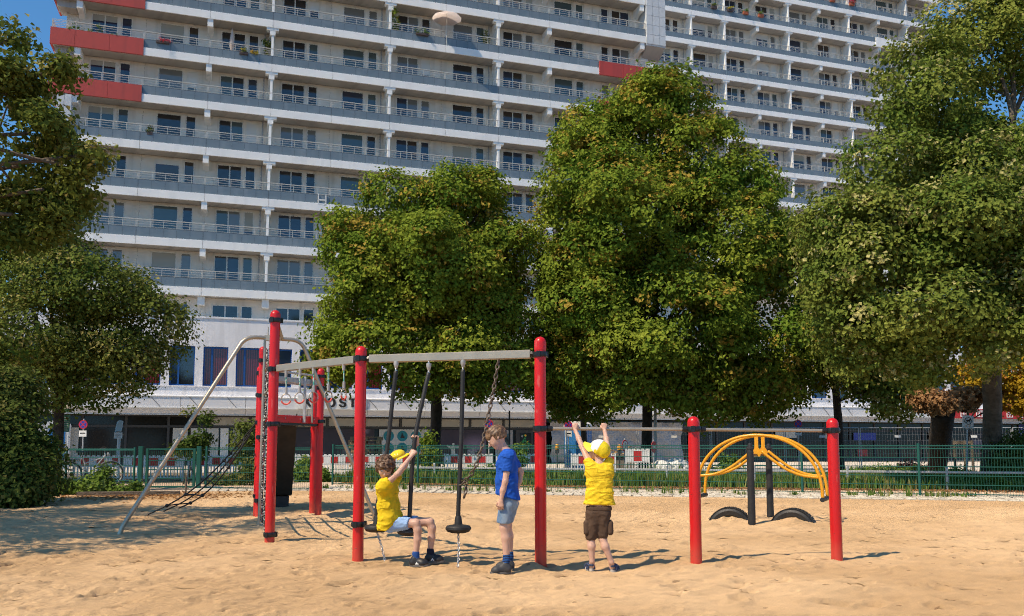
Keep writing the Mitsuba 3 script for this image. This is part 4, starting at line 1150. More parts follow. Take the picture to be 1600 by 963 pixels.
# black climbing net leaning out at the left
net = thing('climbing_net', 'black rope climbing net slung from the rear red posts down to the sand', 'climbing net')
TA, TB = np.array([-4.22, 14.22, 1.52]), np.array([-4.10, 13.55, 1.33])
BA, BB = np.array([-6.201, 14.913, 0.0]), np.array([-5.72, 15.0, 0.10])
def net_pt(u, t):
    a, b = TA + (TB - TA) * u, BA + (BB - BA) * u
    p = a + (b - a) * t
    return p + np.array([0, 0, -0.22 * math.sin(PI * t)])
for u in (0, 0.5, 1.0):
    rope([net_pt(u, t) for t in np.linspace(0, 1, 6)], 0.012).put('rope', 'rope_black', net, True)
for t in (0.1, 0.28, 0.46, 0.64, 0.82):
    rope([net_pt(u, t + 0.02 * math.sin(7 * u)) for u in (0, 0.5, 1)], 0.010).put('cross_rope', 'rope_black', net, True)
for t in (0.28, 0.64, 0.82):
    for u in (0, 1.0):
        b = MB().mesh(trimesh.creation.icosphere(1, 0.032), np.block([[np.eye(3), net_pt(u, t)[:, None]], [np.zeros((1, 3)), np.ones((1, 1))]]))
        b.put('knot', 'black_plastic', net, True)
rope([BA, BA * 0.97 + BB * 0.03 + [-0.1, 0, -0.1]], 0.014).put('anchor', 'black_plastic', net, True)

# speckled rope net between the tall post and the rear post, seen almost edge on
rn = thing('rope_net', 'speckled rope net stretched behind the tall red post, seen edge on', 'climbing net')
for j, (t, sag) in enumerate(((0.38, 0.0), (0.60, 0.02), (0.82, 0.0))):
    x, y = P1[0] + (R2[0] - P1[0]) * t, P1[1] + (R2[1] - P1[1]) * t
    rope([[x, y, 2.60 - 0.12 * t], [x + 0.02, y, 2.0], [x - sag, y, 1.3], [x - 0.015, y, 0.55], [x, y, 0.05]], 0.013, 0.003, j).put('rope', 'rope_speckled', rn, True)
for z in (2.3, 1.95, 1.6, 1.28, 0.95, 0.6):
    rope([[P1[0] - 0.06, P1[1] + 0.2, z + 0.04], [(P1[0] * 0.6 + R2[0] * 0.4), P1[1] * 0.6 + R2[1] * 0.4, z - 0.04], [R2[0] + 0.05, R2[1] - 0.12, z - 0.02]], 0.015, 0.003, int(z * 10)).put('cross_rope', 'rope_speckled', rn, True)

# gymnastic rings under the farther beam
ring_tops = [(447, 582, 5), (469, 579, 30), (490, 576, 40), (513, 573, 55), (537, 570, 72)]
ring_words = ['first ring from the tall post, nearly facing the viewer', 'second hanging ring from the tall post', 'middle one of the five hanging rings', 'fourth hanging ring, turned half away', 'fifth hanging ring beside the middle red post, almost edge on']
for (px, turn, wd, xyz, rz) in [(a, t, w, p, q) for (a, _, t), w, p, q in zip(ring_tops, ring_words,
        [(-2.624, 10, 2.013), (-2.414, 9.81, 2.019), (-2.218, 9.62, 2.024), (-2.011, 9.42, 2.027), (-1.8, 9.2, 2.027)],
        [(-2.617, 10, 1.701), (-2.414, 9.81, 1.705), (-2.211, 9.62, 1.702), (-2.005, 9.42, 1.701), (-1.794, 9.2, 1.712)])]:
    g = thing('gym_ring', wd + ', steel with a red grip', 'gymnastic ring', 'rings hanging from the beam')
    top, c = np.array(xyz), np.array(rz)
    R_, a = 0.054, math.radians(turn)
    s = np.array([math.cos(a), math.sin(a), 0])
    ang = np.linspace(0, 2 * PI, 33)[:-1]
    up = [c + s * R_ * math.sin(x) + np.array([0, 0, R_ * 1.12 * math.cos(x)]) for x in ang]
    MB().tube(up, 0.0065, 8, closed=True).put('hoop', 'steel', g, True)
    lo = [c + s * R_ * math.sin(x) + np.array([0, 0, R_ * 1.12 * math.cos(x)]) for x in np.linspace(1.9, 2 * PI - 1.9, 16)]
    MB().tube(lo, 0.0095, 9).put('grip', 'ring_red', g, True)
    hook = c + [0, 0, R_ * 1.12]
    MB().tube([top + [0, 0, 0.02], hook + [0, 0, 0.04]], 0.009, 7).put('rope', 'rope_green', g, True)
    MB().tube([hook + [0, 0, -0.005], hook + [0, 0, 0.07]], 0.016, 8).tube([top + [0, 0, -0.06], top + [0, 0, 0.02]], 0.017, 8).put('sleeve', 'grey_plastic', g, 30)


def chain(pts, link=0.05, wire=0.0055, m='screw_metal'):
    """Interlocked oval links along a curve."""
    c = curve(pts, 60)
    seg = np.linalg.norm(np.diff(c, axis=0), axis=1)
    s = np.concatenate([[0], np.cumsum(seg)])
    n = max(2, int(s[-1] / (link * 0.78)))
    b = MB()
    ang = np.linspace(0, 2 * PI, 11)[:-1]
    for i in range(n):
        t0 = s[-1] * (i + 0.5) / n
        p = np.array([np.interp(t0, s, c[:, j]) for j in range(3)])
        q = np.array([np.interp(min(t0 + 0.02, s[-1]), s, c[:, j]) for j in range(3)])
        d = (q - p) / (np.linalg.norm(q - p) + 1e-9)
        u = np.cross(d, [0.3, 0.9, 0.2])
        u /= np.linalg.norm(u)
        w = np.cross(d, u)
        x = u if i % 2 else w
        b.tube([p + d * link * 0.5 * math.cos(a) + x * link * 0.28 * math.sin(a) for a in ang], wire, 5, closed=True)
    return b


def disc_swing(label, top, grip, seat, bend=None, anchor=None):
    """A pendulum seat: a black rubber disc on a rubber-covered rope."""
    s = thing('disc_swing', label, 'swing', 'disc swings under the nearer beam')
    top, seat = np.array(top), np.array(seat)
    mid = np.array(bend) if bend is not None else (top * 0.5 + seat * 0.5)
    p = curve([top + [0, 0, -0.12], (top * 0.7 + mid * 0.3) + [0, 0, -0.06], mid, seat + [0, 0, 0.2], seat + [0, 0, 0.03]], 30)
    MB().tube(p, 0.022, 12).put('rope_sleeve', 'black_rubber', s, True)
    chain([top + [0, 0, 0.0], top * 0.99 + p[0] * 0.01 + [0, 0, -0.06], p[0] + [0, 0, -0.02]], 0.05, 0.007).put('shackle', 'screw_metal', s, True)
    MB().lathe([(0.012, 0.0), (0.026, 0.0), (0.026, 0.03), (0.02, 0.05), (0.012, 0.07)], top + [0, 0, -0.02], 12, (0, 0, -1)).put('swivel', 'galvanised', s, 30)
    r = 0.128
    MB().lathe([(0.0005, -0.045), (0.075, -0.048), (r * 0.86, -0.036), (r, -0.012), (r * 0.985, 0.008), (r * 0.88, 0.022), (0.07, 0.030), (0.040, 0.036), (0.033, 0.10), (0.028, 0.115), (0.022, 0.118)], seat, 28).put('seat', 'black_rubber', s, 35)
    if anchor is not None:
        a = np.array(anchor)
        chain([seat + [0, 0, -0.05], (seat * 0.5 + a * 0.5) + [0.006, 0, -0.02], a], 0.036, 0.0045).put('ground_chain', 'screw_metal', s, True)
    return s


disc_swing('empty disc swing hanging behind the seated child', (-1.199, 8.9, 2.052), None, (-1.367, 8.86, 0.343), (-1.281, 8.89, 1.11), (-1.266, 8.78, -0.003))
disc_swing('disc swing with the seated child in yellow on it', (-0.851, 8.8, 2.023), None, (-1.017, 8.7, 0.326), (-0.979, 8.7, 1.194))
disc_swing('empty disc swing between the seated child and the boy in blue', (-0.498, 8.74, 2.049), None, (-0.535, 8.72, 0.349), (-0.512, 8.73, 1.207), (-0.526, 8.55, -0.009))
ch = thing('swing_chain', 'loose rusty chain hanging from the beam and looped round the third swing rope', 'chain')
mottled('chain_rust', (0.16, 0.125, 0.095), 0.5, 20.0, 0.5, metallic=0.4)
cp = [(-0.135, 8.665, 2.029), (-0.18, 8.67, 1.751), (-0.243, 8.64, 1.429), (-0.317, 8.6, 1.08), (-0.392, 8.6, 0.904), (-0.498, 8.69, 0.781), (-0.539, 8.74, 0.772), (-0.522, 8.78, 0.809), (-0.469, 8.74, 0.81), (-0.46, 8.7, 0.729), (-0.479, 8.7, 0.647)]
chain(cp[:6], 0.062, 0.0085).put('links', 'chain_rust', ch, True)
chain(cp[5:], 0.052, 0.0085).put('loop', 'chain_rust', ch, True)

# ---------------------------------------------------------------- the yellow rocker
ys = thing('rocker', 'yellow tube rocker with twin arches on two black posts', 'seesaw')
YC = np.array([3.92, 13.73, 0])
yd, yn = np.array([0.89, -0.455, 0]), np.array([0.455, 0.89, 0])
for j, (x, y, top) in enumerate(((3.589, 13.089, 1.165), (4.251, 14.378, 1.16))):
    MB().lathe([(0.058, -0.4), (0.056, 0.2), (0.052, 0.8), (0.052, top - 0.10), (0.046, top - 0.06), (0.058, top - 0.055), (0.058, top - 0.03), (0.04, top - 0.02), (0.036, top + 0.02), (0.015, top + 0.04), (0.0005, top + 0.042)], (x, y, 0), 20).put('post', 'black_rubber', ys, 35)
MB().tube([[3.589, 13.089, 1.02], [4.251, 14.378, 1.02]], 0.022, 10).put('axle', 'black_plastic', ys, 40)
for o in (-0.26, 0.26):
    B_ = YC + yn * o
    q = [B_ + yd * 0.955 * math.cos(a) + np.array([0, 0, 0.40 + 0.93 * math.sin(a) ** 0.86]) for a in np.linspace(0.0, PI, 40)]
    q = [q[0] - [0, 0, 0.04]] + q + [q[-1] - [0, 0, 0.04]]
    MB().tube(q, 0.024, 12).put('arch', 'yellow_paint', ys, True)
    for s in (-1, 1):
        m = curve([B_ + yd * s * 0.08 + [0, 0, 1.08], B_ + yd * s * 0.20 + [0, 0, 0.98], B_ + yd * s * 0.42 + [0, 0, 0.82], B_ + yd * s * 0.66 + [0, 0, 0.72], B_ + yd * s * 0.90 + [0, 0, 0.69]], 24)
        MB().tube(m, 0.022, 12).put('brace', 'yellow_paint', ys, True)
    c = B_ + [0, 0, 1.06]
    fr = frame(c, yd, yn, [0, 0, 1])
    MB().prism([(-0.05, -0.06), (0.05, -0.06), (0.075, 0.01), (0.028, 0.08), (0.028, 0.26), (-0.028, 0.26), (-0.028, 0.08), (-0.075, 0.01)], -0.012, 0.012, fr).put('hub_plate', 'yellow_paint', ys)
for s in (-1, 1):
    a, b = YC + yd * s * 0.955 + yn * -0.31 + [0, 0, 0.36], YC + yd * s * 0.955 + yn * 0.31 + [0, 0, 0.36]
    MB().tube([a, b], 0.035, 12).put('seat_bar', 'black_rubber', ys, 40)


def tyre(label, cx, cy, R_, w, z0, turn):
    t = thing('tyre', label, 'tyre', 'tyres half buried under the rocker')
    a = math.radians(turn)
    ax = np.array([-math.sin(a), math.cos(a), 0])
    prof = [(R_ * 0.63, -w * 0.40), (R_ * 0.68, -w * 0.5), (R_ * 0.86, -w * 0.56), (R_ * 0.95, -w * 0.48), (R_ * 0.985, -w * 0.36), (R_, 0), (R_ * 0.985, w * 0.36), (R_ * 0.95, w * 0.48), (R_ * 0.86, w * 0.56), (R_ * 0.68, w * 0.5), (R_ * 0.63, w * 0.40), (R_ * 0.60, 0), (R_ * 0.63, -w * 0.40)]
    MB().lathe(prof, (cx, cy, z0), 56, ax).put('carcass', 'black_rubber', t, 35)
    b = MB()
    s = np.array([math.cos(a), math.sin(a), 0])
    for k in range(46):
        g = -0.3 + (PI + 0.6) * k / 45
        rad = s * math.cos(g) + np.array([0, 0, math.sin(g)])
        if z0 + R_ * math.sin(g) < -0.08:
            continue
        c = np.array([cx, cy, z0]) + rad * (R_ + 0.001)
        tng = -s * math.sin(g) + np.array([0, 0, math.cos(g)])
        for u in (-0.30, 0.0, 0.30):
            p = c + ax * u * w
            b.bar(p - ax * w * 0.12 + tng * 0.006 * (k % 2), p + ax * w * 0.12 + tng * 0.006 * (k % 2), 0.026, 0.012, up=rad)
    b.put('tread', 'black_rubber', t)


tyre('left tyre half buried in the sand beside the front black post', 3.40, 13.62, 0.345, 0.2, -0.135, -20)
tyre('right tyre half buried in the sand, tread turned to the viewer', 4.27, 13.28, 0.345, 0.2, -0.13, -30)

# ---------------------------------------------------------------- green mesh fence
def fence_run(fence, pts, h, z0, step_post=2.52, wire=0.0027, spacing=0.055, first=0.0):
    """Double-rod panels between round posts: each post and each horizontal rod is a part, the thin uprights are one part per panel."""
    pts = [np.array(p, float) for p in pts]
    for a, b in zip(pts, pts[1:]):
        L = np.linalg.norm(b - a)
        n = max(1, int(round(L / step_post)))
        d = (b - a) / L
        nn = np.array([-d[1], d[0]])
        for i in range(n):
            p, q = a + d * L * i / n, a + d * L * (i + 1) / n
            MB().tube([[*p, z0 - 0.2], [*p, z0 + h + 0.03]], 0.030, 12).put('post', 'fence_green', fence, 40)
            for z in (0.035, 0.235, 0.435, 0.635, 0.835, 1.035, h - 0.02):
                if z > h:
                    continue
                MB().bar([*(p + nn * 0.035), z0 + z], [*(q + nn * 0.035), z0 + z], 0.012, 0.017 if z < h - 0.1 else 0.024).put('rod', 'fence_green', fence)
            u = MB()
            m = int(np.linalg.norm(q - p) / spacing)
            for k in range(1, m):
                c = p + (q - p) * k / m + nn * 0.047
                u.bar([*c, z0 + 0.01], [*c, z0 + h + 0.01], wire * 2, wire * 2, up=(d[0], d[1], 0))
            tag(u.put('uprights', 'fence_green', fence), kind='stuff')
    MB().tube([[*pts[-1], z0 - 0.2], [*pts[-1], z0 + h + 0.03]], 0.030, 12).put('post', 'fence_green', fence, 40)


fe = thing('mesh_fence', 'long green double rod mesh fence running behind the whole playground', 'fence')
fence_run(fe, [(-5.1, 24.75), (-2.57, 23.75), (9.1, 19.45), (16.5, 16.75)], 1.12, 0.07)
fl_ = thing('mesh_fence', 'dark green fence length beside the gate at the left, partly behind the red posts', 'fence')
fence_run(fl_, [(-8.05, 22.9), (-5.15, 22.75)], 1.10, 0.03)


def gate(label, a, b, z0, h):
    g = thing('garden_gate', label, 'gate')
    a, b = np.array(a, float), np.array(b, float)
    d = (b - a) / np.linalg.norm(b - a)
    for p, nm in ((a - d * 0.16, 'gate_post'), (b + d * 0.12, 'gate_post')):
        MB().bar([*p, z0 - 0.2], [*p, z0 + h + 0.06], 0.11, 0.11, up=(d[0], d[1], 0), ch=0.01).put(nm, 'fence_green', g)
    for p in (a, b):
        MB().bar([*p, z0 + 0.08], [*p, z0 + h], 0.06, 0.06, up=(d[0], d[1], 0)).put('stile', 'fence_green', g)
    for z in (0.08, 0.30, 0.53, 0.76, h - 0.02):
        MB().bar([*a, z0 + z], [*b, z0 + z], 0.04, 0.045 if z in (0.08, h - 0.02) else 0.022).put('rail', 'fence_green', g)
    u = MB()
    for k in range(1, 26):
        c = a + (b - a) * k / 26
        u.bar([*c, z0 + 0.1], [*c, z0 + h - 0.03], 0.009, 0.009, up=(d[0], d[1], 0))
    tag(u.put('uprights', 'fence_green', g), kind='stuff')
    MB().bar([*(b - d * 0.08), z0 + 0.55], [*(b - d * 0.08 - np.array([0, 0.08])), z0 + 0.55], 0.03, 0.10).put('lock', 'dark_metal', g)


gate('green metal gate with its left post, behind the leg of the steel arch', (-9.55, 22.75), (-8.35, 22.85), 0.02, 1.08)
fw = thing('mesh_fence', 'green fence length left of the gate among the weeds', 'fence')
fence_run(fw, [(-14.2, 24.2), (-9.9, 22.8)], 1.08, 0.02)
bo = thing('gate_bollard', 'thin rusty post standing right beside the green gate', 'bollard')
MB().tube([(-7.645, 20.436, 0), np.array((-7.645, 20.436, 0)) + [0, 0, 0.46]], 0.022, 10).put('shaft', 'bark', bo, 40)
MB().lathe([(0.0005, 0.0), (0.05, 0.0), (0.045, 0.03), (0.024, 0.04)], (-7.645, 20.436, 0), 12).put('foot', 'bark', bo, 40)
# knee rail along the grass
kr = thing('knee_rail', 'low grey steel knee rail in front of the grass verge', 'railing')
ka, kb = np.array([-4.6, 27.3]), np.array([15.5, 20.6])
MB().bar([*ka, 0.50], [*kb, 0.50], 0.05, 0.06, ch=0.008).put('rail', 'galvanised', kr)
for k in range(10):
    p = ka + (kb - ka) * k / 9
    MB().tube([[*p, -0.1], [*p, 0.60]], 0.036, 10).lathe([(0.04, 0.60), (0.04, 0.62), (0.02, 0.645), (0.0005, 0.65)], (*p, 0), 10).put('post', 'galvanised', kr, 40)

# ---------------------------------------------------------------- people: each body one continuous skin
def surface(sdf, lo, hi, h):
    """The zero surface of a distance function on a grid (surface nets)."""
    lo, hi = np.asarray(lo, float), np.asarray(hi, float)
    n = np.ceil((hi - lo) / h).astype(int) + 1
    g = [lo[k] + h * np.arange(n[k]) for k in range(3)]
    P = np.stack(np.meshgrid(*g, indexing='ij'), -1)
    D = sdf(P.reshape(-1, 3)).reshape(n)
    s = D < 0
    c = np.zeros(n - 1, int)
    for a in np.ndindex(2, 2, 2):
        c += s[a[0]:n[0] - 1 + a[0], a[1]:n[1] - 1 + a[1], a[2]:n[2] - 1 + a[2]]
    act = (c > 0) & (c < 8)
    idx = -np.ones(n - 1, int)
    I = np.argwhere(act)
    idx[act] = np.arange(len(I))
    acc, cnt = np.zeros((len(I), 3)), np.zeros(len(I))
    corners = list(np.ndindex(2, 2, 2))
    for a in corners:
        for k in range(3):
            if a[k]:
                continue
            b = list(a)
            b[k] = 1
            da, db = D[tuple((I + a).T)], D[tuple((I + b).T)]
            x = (da < 0) != (db < 0)
            t = np.where(x, da / np.where(x, da - db, 1), 0)
            p = np.array(a, float)[None] + t[:, None] * (np.array(b) - np.array(a))
            acc[x] += p[x]
            cnt[x] += 1
    V = lo + (I + acc / cnt[:, None]) * h
    Q = []
    for k in range(3):
        u, w = (k + 1) % 3, (k + 2) % 3
        sl = [slice(None)] * 3
        sl[k] = slice(0, n[k] - 1)
        sl2 = list(sl)
        sl2[k] = slice(1, n[k])
        x = s[tuple(sl)] != s[tuple(sl2)]
        E = np.argwhere(x)
        E = E[(E[:, u] > 0) & (E[:, w] > 0) & (E[:, u] < n[u] - 1) & (E[:, w] < n[w] - 1)]
        du, dw = np.eye(3, dtype=int)[u], np.eye(3, dtype=int)[w]
        q = np.stack([idx[tuple((E - du - dw).T)], idx[tuple((E - dw).T)], idx[tuple(E.T)], idx[tuple((E - du).T)]], 1)
        fl = s[tuple(E.T)]
        Q.append(np.where(fl[:, None], q, q[:, ::-1]))
    Q = np.vstack(Q)
    Q = Q[(Q >= 0).all(1)]
    return V, np.vstack([Q[:, [0, 1, 2]], Q[:, [0, 2, 3]]])


def cone(P, a, b, ra, rb):
    a, b = np.asarray(a, float), np.asarray(b, float)
    d = b - a
    t = np.clip(((P - a) @ d) / max(d @ d, 1e-9), 0, 1)
    return np.linalg.norm(P - a - t[:, None] * d, axis=1) - (ra + (rb - ra) * t)


def ell(P, c, M, r):
    """An ellipsoid: axes in the rows of M, half sizes r."""
    q = (P - np.asarray(c)) @ np.asarray(M).T
    r = np.asarray(r, float)
    k = np.linalg.norm(q / r, axis=1)
    return (k - 1) * np.minimum.reduce(r) * 0.6 + (k - 1) * r.mean() * 0.4


def smin(ds, k):
    d = ds[0]
    for e in ds[1:]:
        h = np.clip(0.5 + 0.5 * (e - d) / k, 0, 1)
        d = e * (1 - h) + d * h - k * h * (1 - h)
    return d


def trunk_of(rows):
    """Rounded cones that run down a garment: rows of (centre, half width vector, radius)."""
    out = []
    for (c0, w0, r0), (c1, w1, r1) in zip(rows, rows[1:]):
        for s in (-1, -0.33, 0.33, 1):
            out.append((c0 + w0 * s, c1 + w1 * s, r0, r1))
    return out + [(c - w, c + w, r, r) for c, w, r in rows]


def unit(v):
    v = np.asarray(v, float)
    return v / np.linalg.norm(v)


class Figure:
    """Joints in metres about the feet (x to the right, y away, z up)."""

    def __init__(self, key, at, hs=1.0):
        self.key, self.W = key, T().translate([float(a) for a in at])
        self.J, self.hs = {}, hs

    def head_frame(self, c, fwd, up):
        f = unit(fwd)
        u = unit(np.asarray(up) - f * (np.asarray(up) @ f))
        self.hc, self.hf, self.hu, self.hr = np.array(c, float), f, u, np.cross(f, u)
        self.HM = np.stack([self.hr, f, u])

    def hp(self, r, f, u):
        """A point of the head, in units of its half height 0.1 m."""
        return self.hc + self.hs * 0.1 * (r * self.hr + f * self.hf + u * self.hu)

    def body(self, torso, limbs_, neck, h=0.0085, extra=None, eyes=True, mouth=True):
        s = self.hs * 0.1

        def sdf(P):
            sk = ell(P, self.hp(0, -0.10, 0.18), self.HM, [0.70 * s, 0.86 * s, 0.78 * s])
            face = ell(P, self.hp(0, 0.20, -0.22), self.HM, [0.56 * s, 0.58 * s, 0.74 * s])
            jaw = cone(P, self.hp(0, 0.42, -0.72), self.hp(0, 0.10, -0.45), 0.24 * s, 0.42 * s)
            head = smin([sk, face, jaw], 0.28 * s)
            nose = cone(P, self.hp(0, 0.74, 0.02), self.hp(0, 0.93, -0.26), 0.05 * s, 0.105 * s)
            head = smin([head, nose], 0.07 * s)
            for sd in (-1, 1):
                ear = ell(P, self.hp(0.70 * sd, -0.10, -0.05), self.HM, [0.07 * s, 0.16 * s, 0.25 * s])
                head = smin([head, ear], 0.05 * s)
                cheek = ell(P, self.hp(0.30 * sd, 0.52, -0.28), self.HM, [0.22 * s, 0.2 * s, 0.22 * s])
                head = smin([head, cheek], 0.14 * s)
                sock = np.linalg.norm(P - self.hp(0.27 * sd, 0.86, 0.08), axis=1) - 0.13 * s
                head = -smin([-head, sock], 0.09 * s)
            lip = cone(P, self.hp(-0.15, 0.70, -0.52), self.hp(0.15, 0.70, -0.52), 0.05 * s, 0.05 * s)
            head = smin([head, lip], 0.05 * s)
            tor = smin([cone(P, *t) for t in torso], 0.05)
            d = smin([tor, cone(P, *neck)], 0.03)
            d = smin([d, head], 0.02)
            for ch in limbs_:
                c = [cone(P, ch[i][0], ch[i + 1][0], ch[i][1], ch[i + 1][1]) for i in range(len(ch) - 1)]
                d = smin([d, smin(c, 0.018)], 0.022)
            return d
        pts = np.array([self.hp(0, 0, 1.1), self.hp(0, 1, 0), self.hp(0, -1, 0)] + [p for t in torso for p in t[:2]] + [q[0] for c in limbs_ for q in c])
        v, f = surface(sdf, pts.min(0) - 0.13, pts.max(0) + 0.13, h)
        parts = [(v, f)] + (extra or [])
        b = MB()
        for v, f in parts:
            b.raw(v, f)
        scene[self.key] = b.ply('skin', True, to_world=self.W)
        if eyes:
            for sd in (-1, 1):
                b = MB().mesh(trimesh.creation.icosphere(2, 0.105 * s), np.block([[np.eye(3), self.hp(0.27 * sd, 0.70, 0.08)[:, None]], [np.zeros((1, 3)), np.ones((1, 1))]]))
                e = b.put('eye', 'eye_white', self.key, True, to_world=self.W)
                MB().mesh(trimesh.creation.icosphere(1, 0.055 * s), np.block([[np.eye(3), self.hp(0.27 * sd, 0.775, 0.06)[:, None]], [np.zeros((1, 3)), np.ones((1, 1))]])).put('iris', 'eye_dark', e, True, to_world=self.W)
                q = [self.hp(sd * x, y, z) for x, y, z in ((0.12, 0.80, 0.26), (0.27, 0.79, 0.31), (0.42, 0.66, 0.26))]
                MB().tube(q, [0.02 * s, 0.035 * s, 0.015 * s], 6).put('eyebrow', 'hair_brown', self.key, True, to_world=self.W)
        if mouth:
            MB().tube([self.hp(x, y, -0.53) for x, y in ((-0.17, 0.66), (0, 0.745), (0.17, 0.66))], [0.015 * s, 0.032 * s, 0.015 * s], 6).put('lips', 'lip_pink', self.key, True, to_world=self.W)

    def cloth(self, name, m, groups, k=0.04, wr=0.006, freq=(9, 9, 5), seed=1, h=0.0085, label=None, holes=(), ridge=0.0):
        """A garment: groups of (rounded cones, cutting planes (point, outward normal)), blended, with folds; holes are cones taken out."""
        groups = [g if isinstance(g, tuple) and isinstance(g[0], list) else (g, ()) for g in groups]
        def sdf(P):
            w = meshkit.fbm(P * np.array(freq), 3, seed) - 0.5
            fold = wr * 2.2 * w
            if ridge:
                q = np.array(freq) * [1.3, 1.3, 2.0]
                fold = fold - ridge * np.clip(1 - np.abs(meshkit.fbm(P * q, 2, seed + 9) - 0.5) * 9, 0, 1)
            ds = []
            for parts, cuts in groups:
                d = smin([cone(P, *c) for c in parts], k) + fold
                for p, n in cuts:
                    d = np.maximum(d, (P - np.asarray(p)) @ unit(n))
                ds.append(d)
            d = smin(ds, 0.012)
            for c in holes:
                d = np.maximum(d, -cone(P, *c))
            return d
        cs = [c for g in groups for c in g[0]]
        pts = np.array([p for c in cs for p in c[:2]])
        rm = max(max(c[2:]) for c in cs)
        v, f = surface(sdf, pts.min(0) - rm - 0.04, pts.max(0) + rm + 0.04, h)
        key = numbered(self.key + '__' + name)
        scene[key] = mikit.ply((v, f), m, True, to_world=self.W)
        if label:
            tag(key, label)
        return key

    def hair(self, m, sc, cut, amp, freq, seed, h=0.005, fringe=0.0, label=None, grow=0.0):
        s = self.hs * 0.1

        def sdf(P):
            q = (P - self.hc) @ self.HM.T / s
            d = ell(P, self.hp(0, -0.12, 0.16), self.HM, [(0.74 + grow) * s * sc, (0.93 + grow) * s * sc, (0.86 + grow) * s * sc])
            d = d + amp * (meshkit.fbm(q * freq, 3, seed) - 0.5) * 2
            # the face stays free: in front of and below the hairline
            r, f, u = q[:, 0], q[:, 1], q[:, 2]
            line = cut(r, f, u) * s
            return -smin([-d, -line], 0.012 * self.hs)
        c = self.hp(0, -0.1, 0.1)
        v, f = surface(sdf, c - 0.165 * self.hs, c + 0.165 * self.hs, h)
        key = numbered(self.key + '__hair')
        scene[key] = mikit.ply((v, f), m, True, to_world=self.W)
        if label:
            tag(key, label)

    def shoe(self, name, heel, toe, up, wid, m, sole, label=None, stripes=False):
        """A trainer: rounded upper on a pale sole; heel and toe are points on the ground."""
        a, b = np.array(heel, float), np.array(toe, float)
        L = np.linalg.norm(b - a)
        d = (b - a) / L
        n = unit(np.cross(np.cross(d, up), d))
        s = np.cross(d, n)
        def up_sdf(P):
            c = [cone(P, a + d * 0.035 + n * 0.045, a + d * 0.06 + n * 0.085, 0.034, 0.030), cone(P, a + d * 0.04 + n * 0.035, a + d * (L - 0.045) + n * 0.028, 0.036, 0.033),
                 cone(P, a + d * 0.05 + n * 0.07, a + d * L * 0.62 + n * 0.04, 0.03, 0.034), cone(P, a + d * (L - 0.07) + s * 0.012 + n * 0.028, a + d * (L - 0.06) - s * 0.014 + n * 0.028, 0.035, 0.035)]
            return np.maximum(smin(c, 0.02), -((P - a) @ n - 0.014))
        pts = np.array([a, b, a + n * 0.12])
        v, f = surface(up_sdf, pts.min(0) - 0.06, pts.max(0) + 0.06, 0.005)
        key = numbered(self.key + '__' + name)
        scene[key] = mikit.ply((v, f), m, True, to_world=self.W)
        if label:
            tag(key, label)
        th = np.linspace(0, 2 * PI, 29)[:-1]
        ring = [a + d * (L / 2 + L / 2 * 0.99 * math.cos(t)) + s * (wid / 2) * math.sin(t) * (1.0 + 0.12 * math.cos(t)) for t in th]
        b_ = MB()
        N = len(ring)
        vv = [p + n * z * 1.0 for z in (0.0, 0.018) for p in ring] + [np.mean(ring, 0), np.mean(ring, 0) + n * 0.018]
        ff = [[i, (i + 1) % N, N + (i + 1) % N] for i in range(N)] + [[i, N + (i + 1) % N, N + i] for i in range(N)] + [[2 * N, (i + 1) % N, i] for i in range(N)] + [[2 * N + 1, N + i, N + (i + 1) % N] for i in range(N)]
        b_.raw(vv, ff).put('sole', sole, key, 40, to_world=self.W)
        if stripes:
            for sd in (-1, 1):
                for t in (0.42, 0.52, 0.62):
                    c = a + d * L * t + s * sd * 0.0385
                    MB().bar(c + n * 0.022 - d * 0.012, c + n * 0.058 + d * 0.014 - s * sd * 0.008, 0.012, 0.006, up=s).put('stripe', 'sign_white', key, to_world=self.W)
        return key


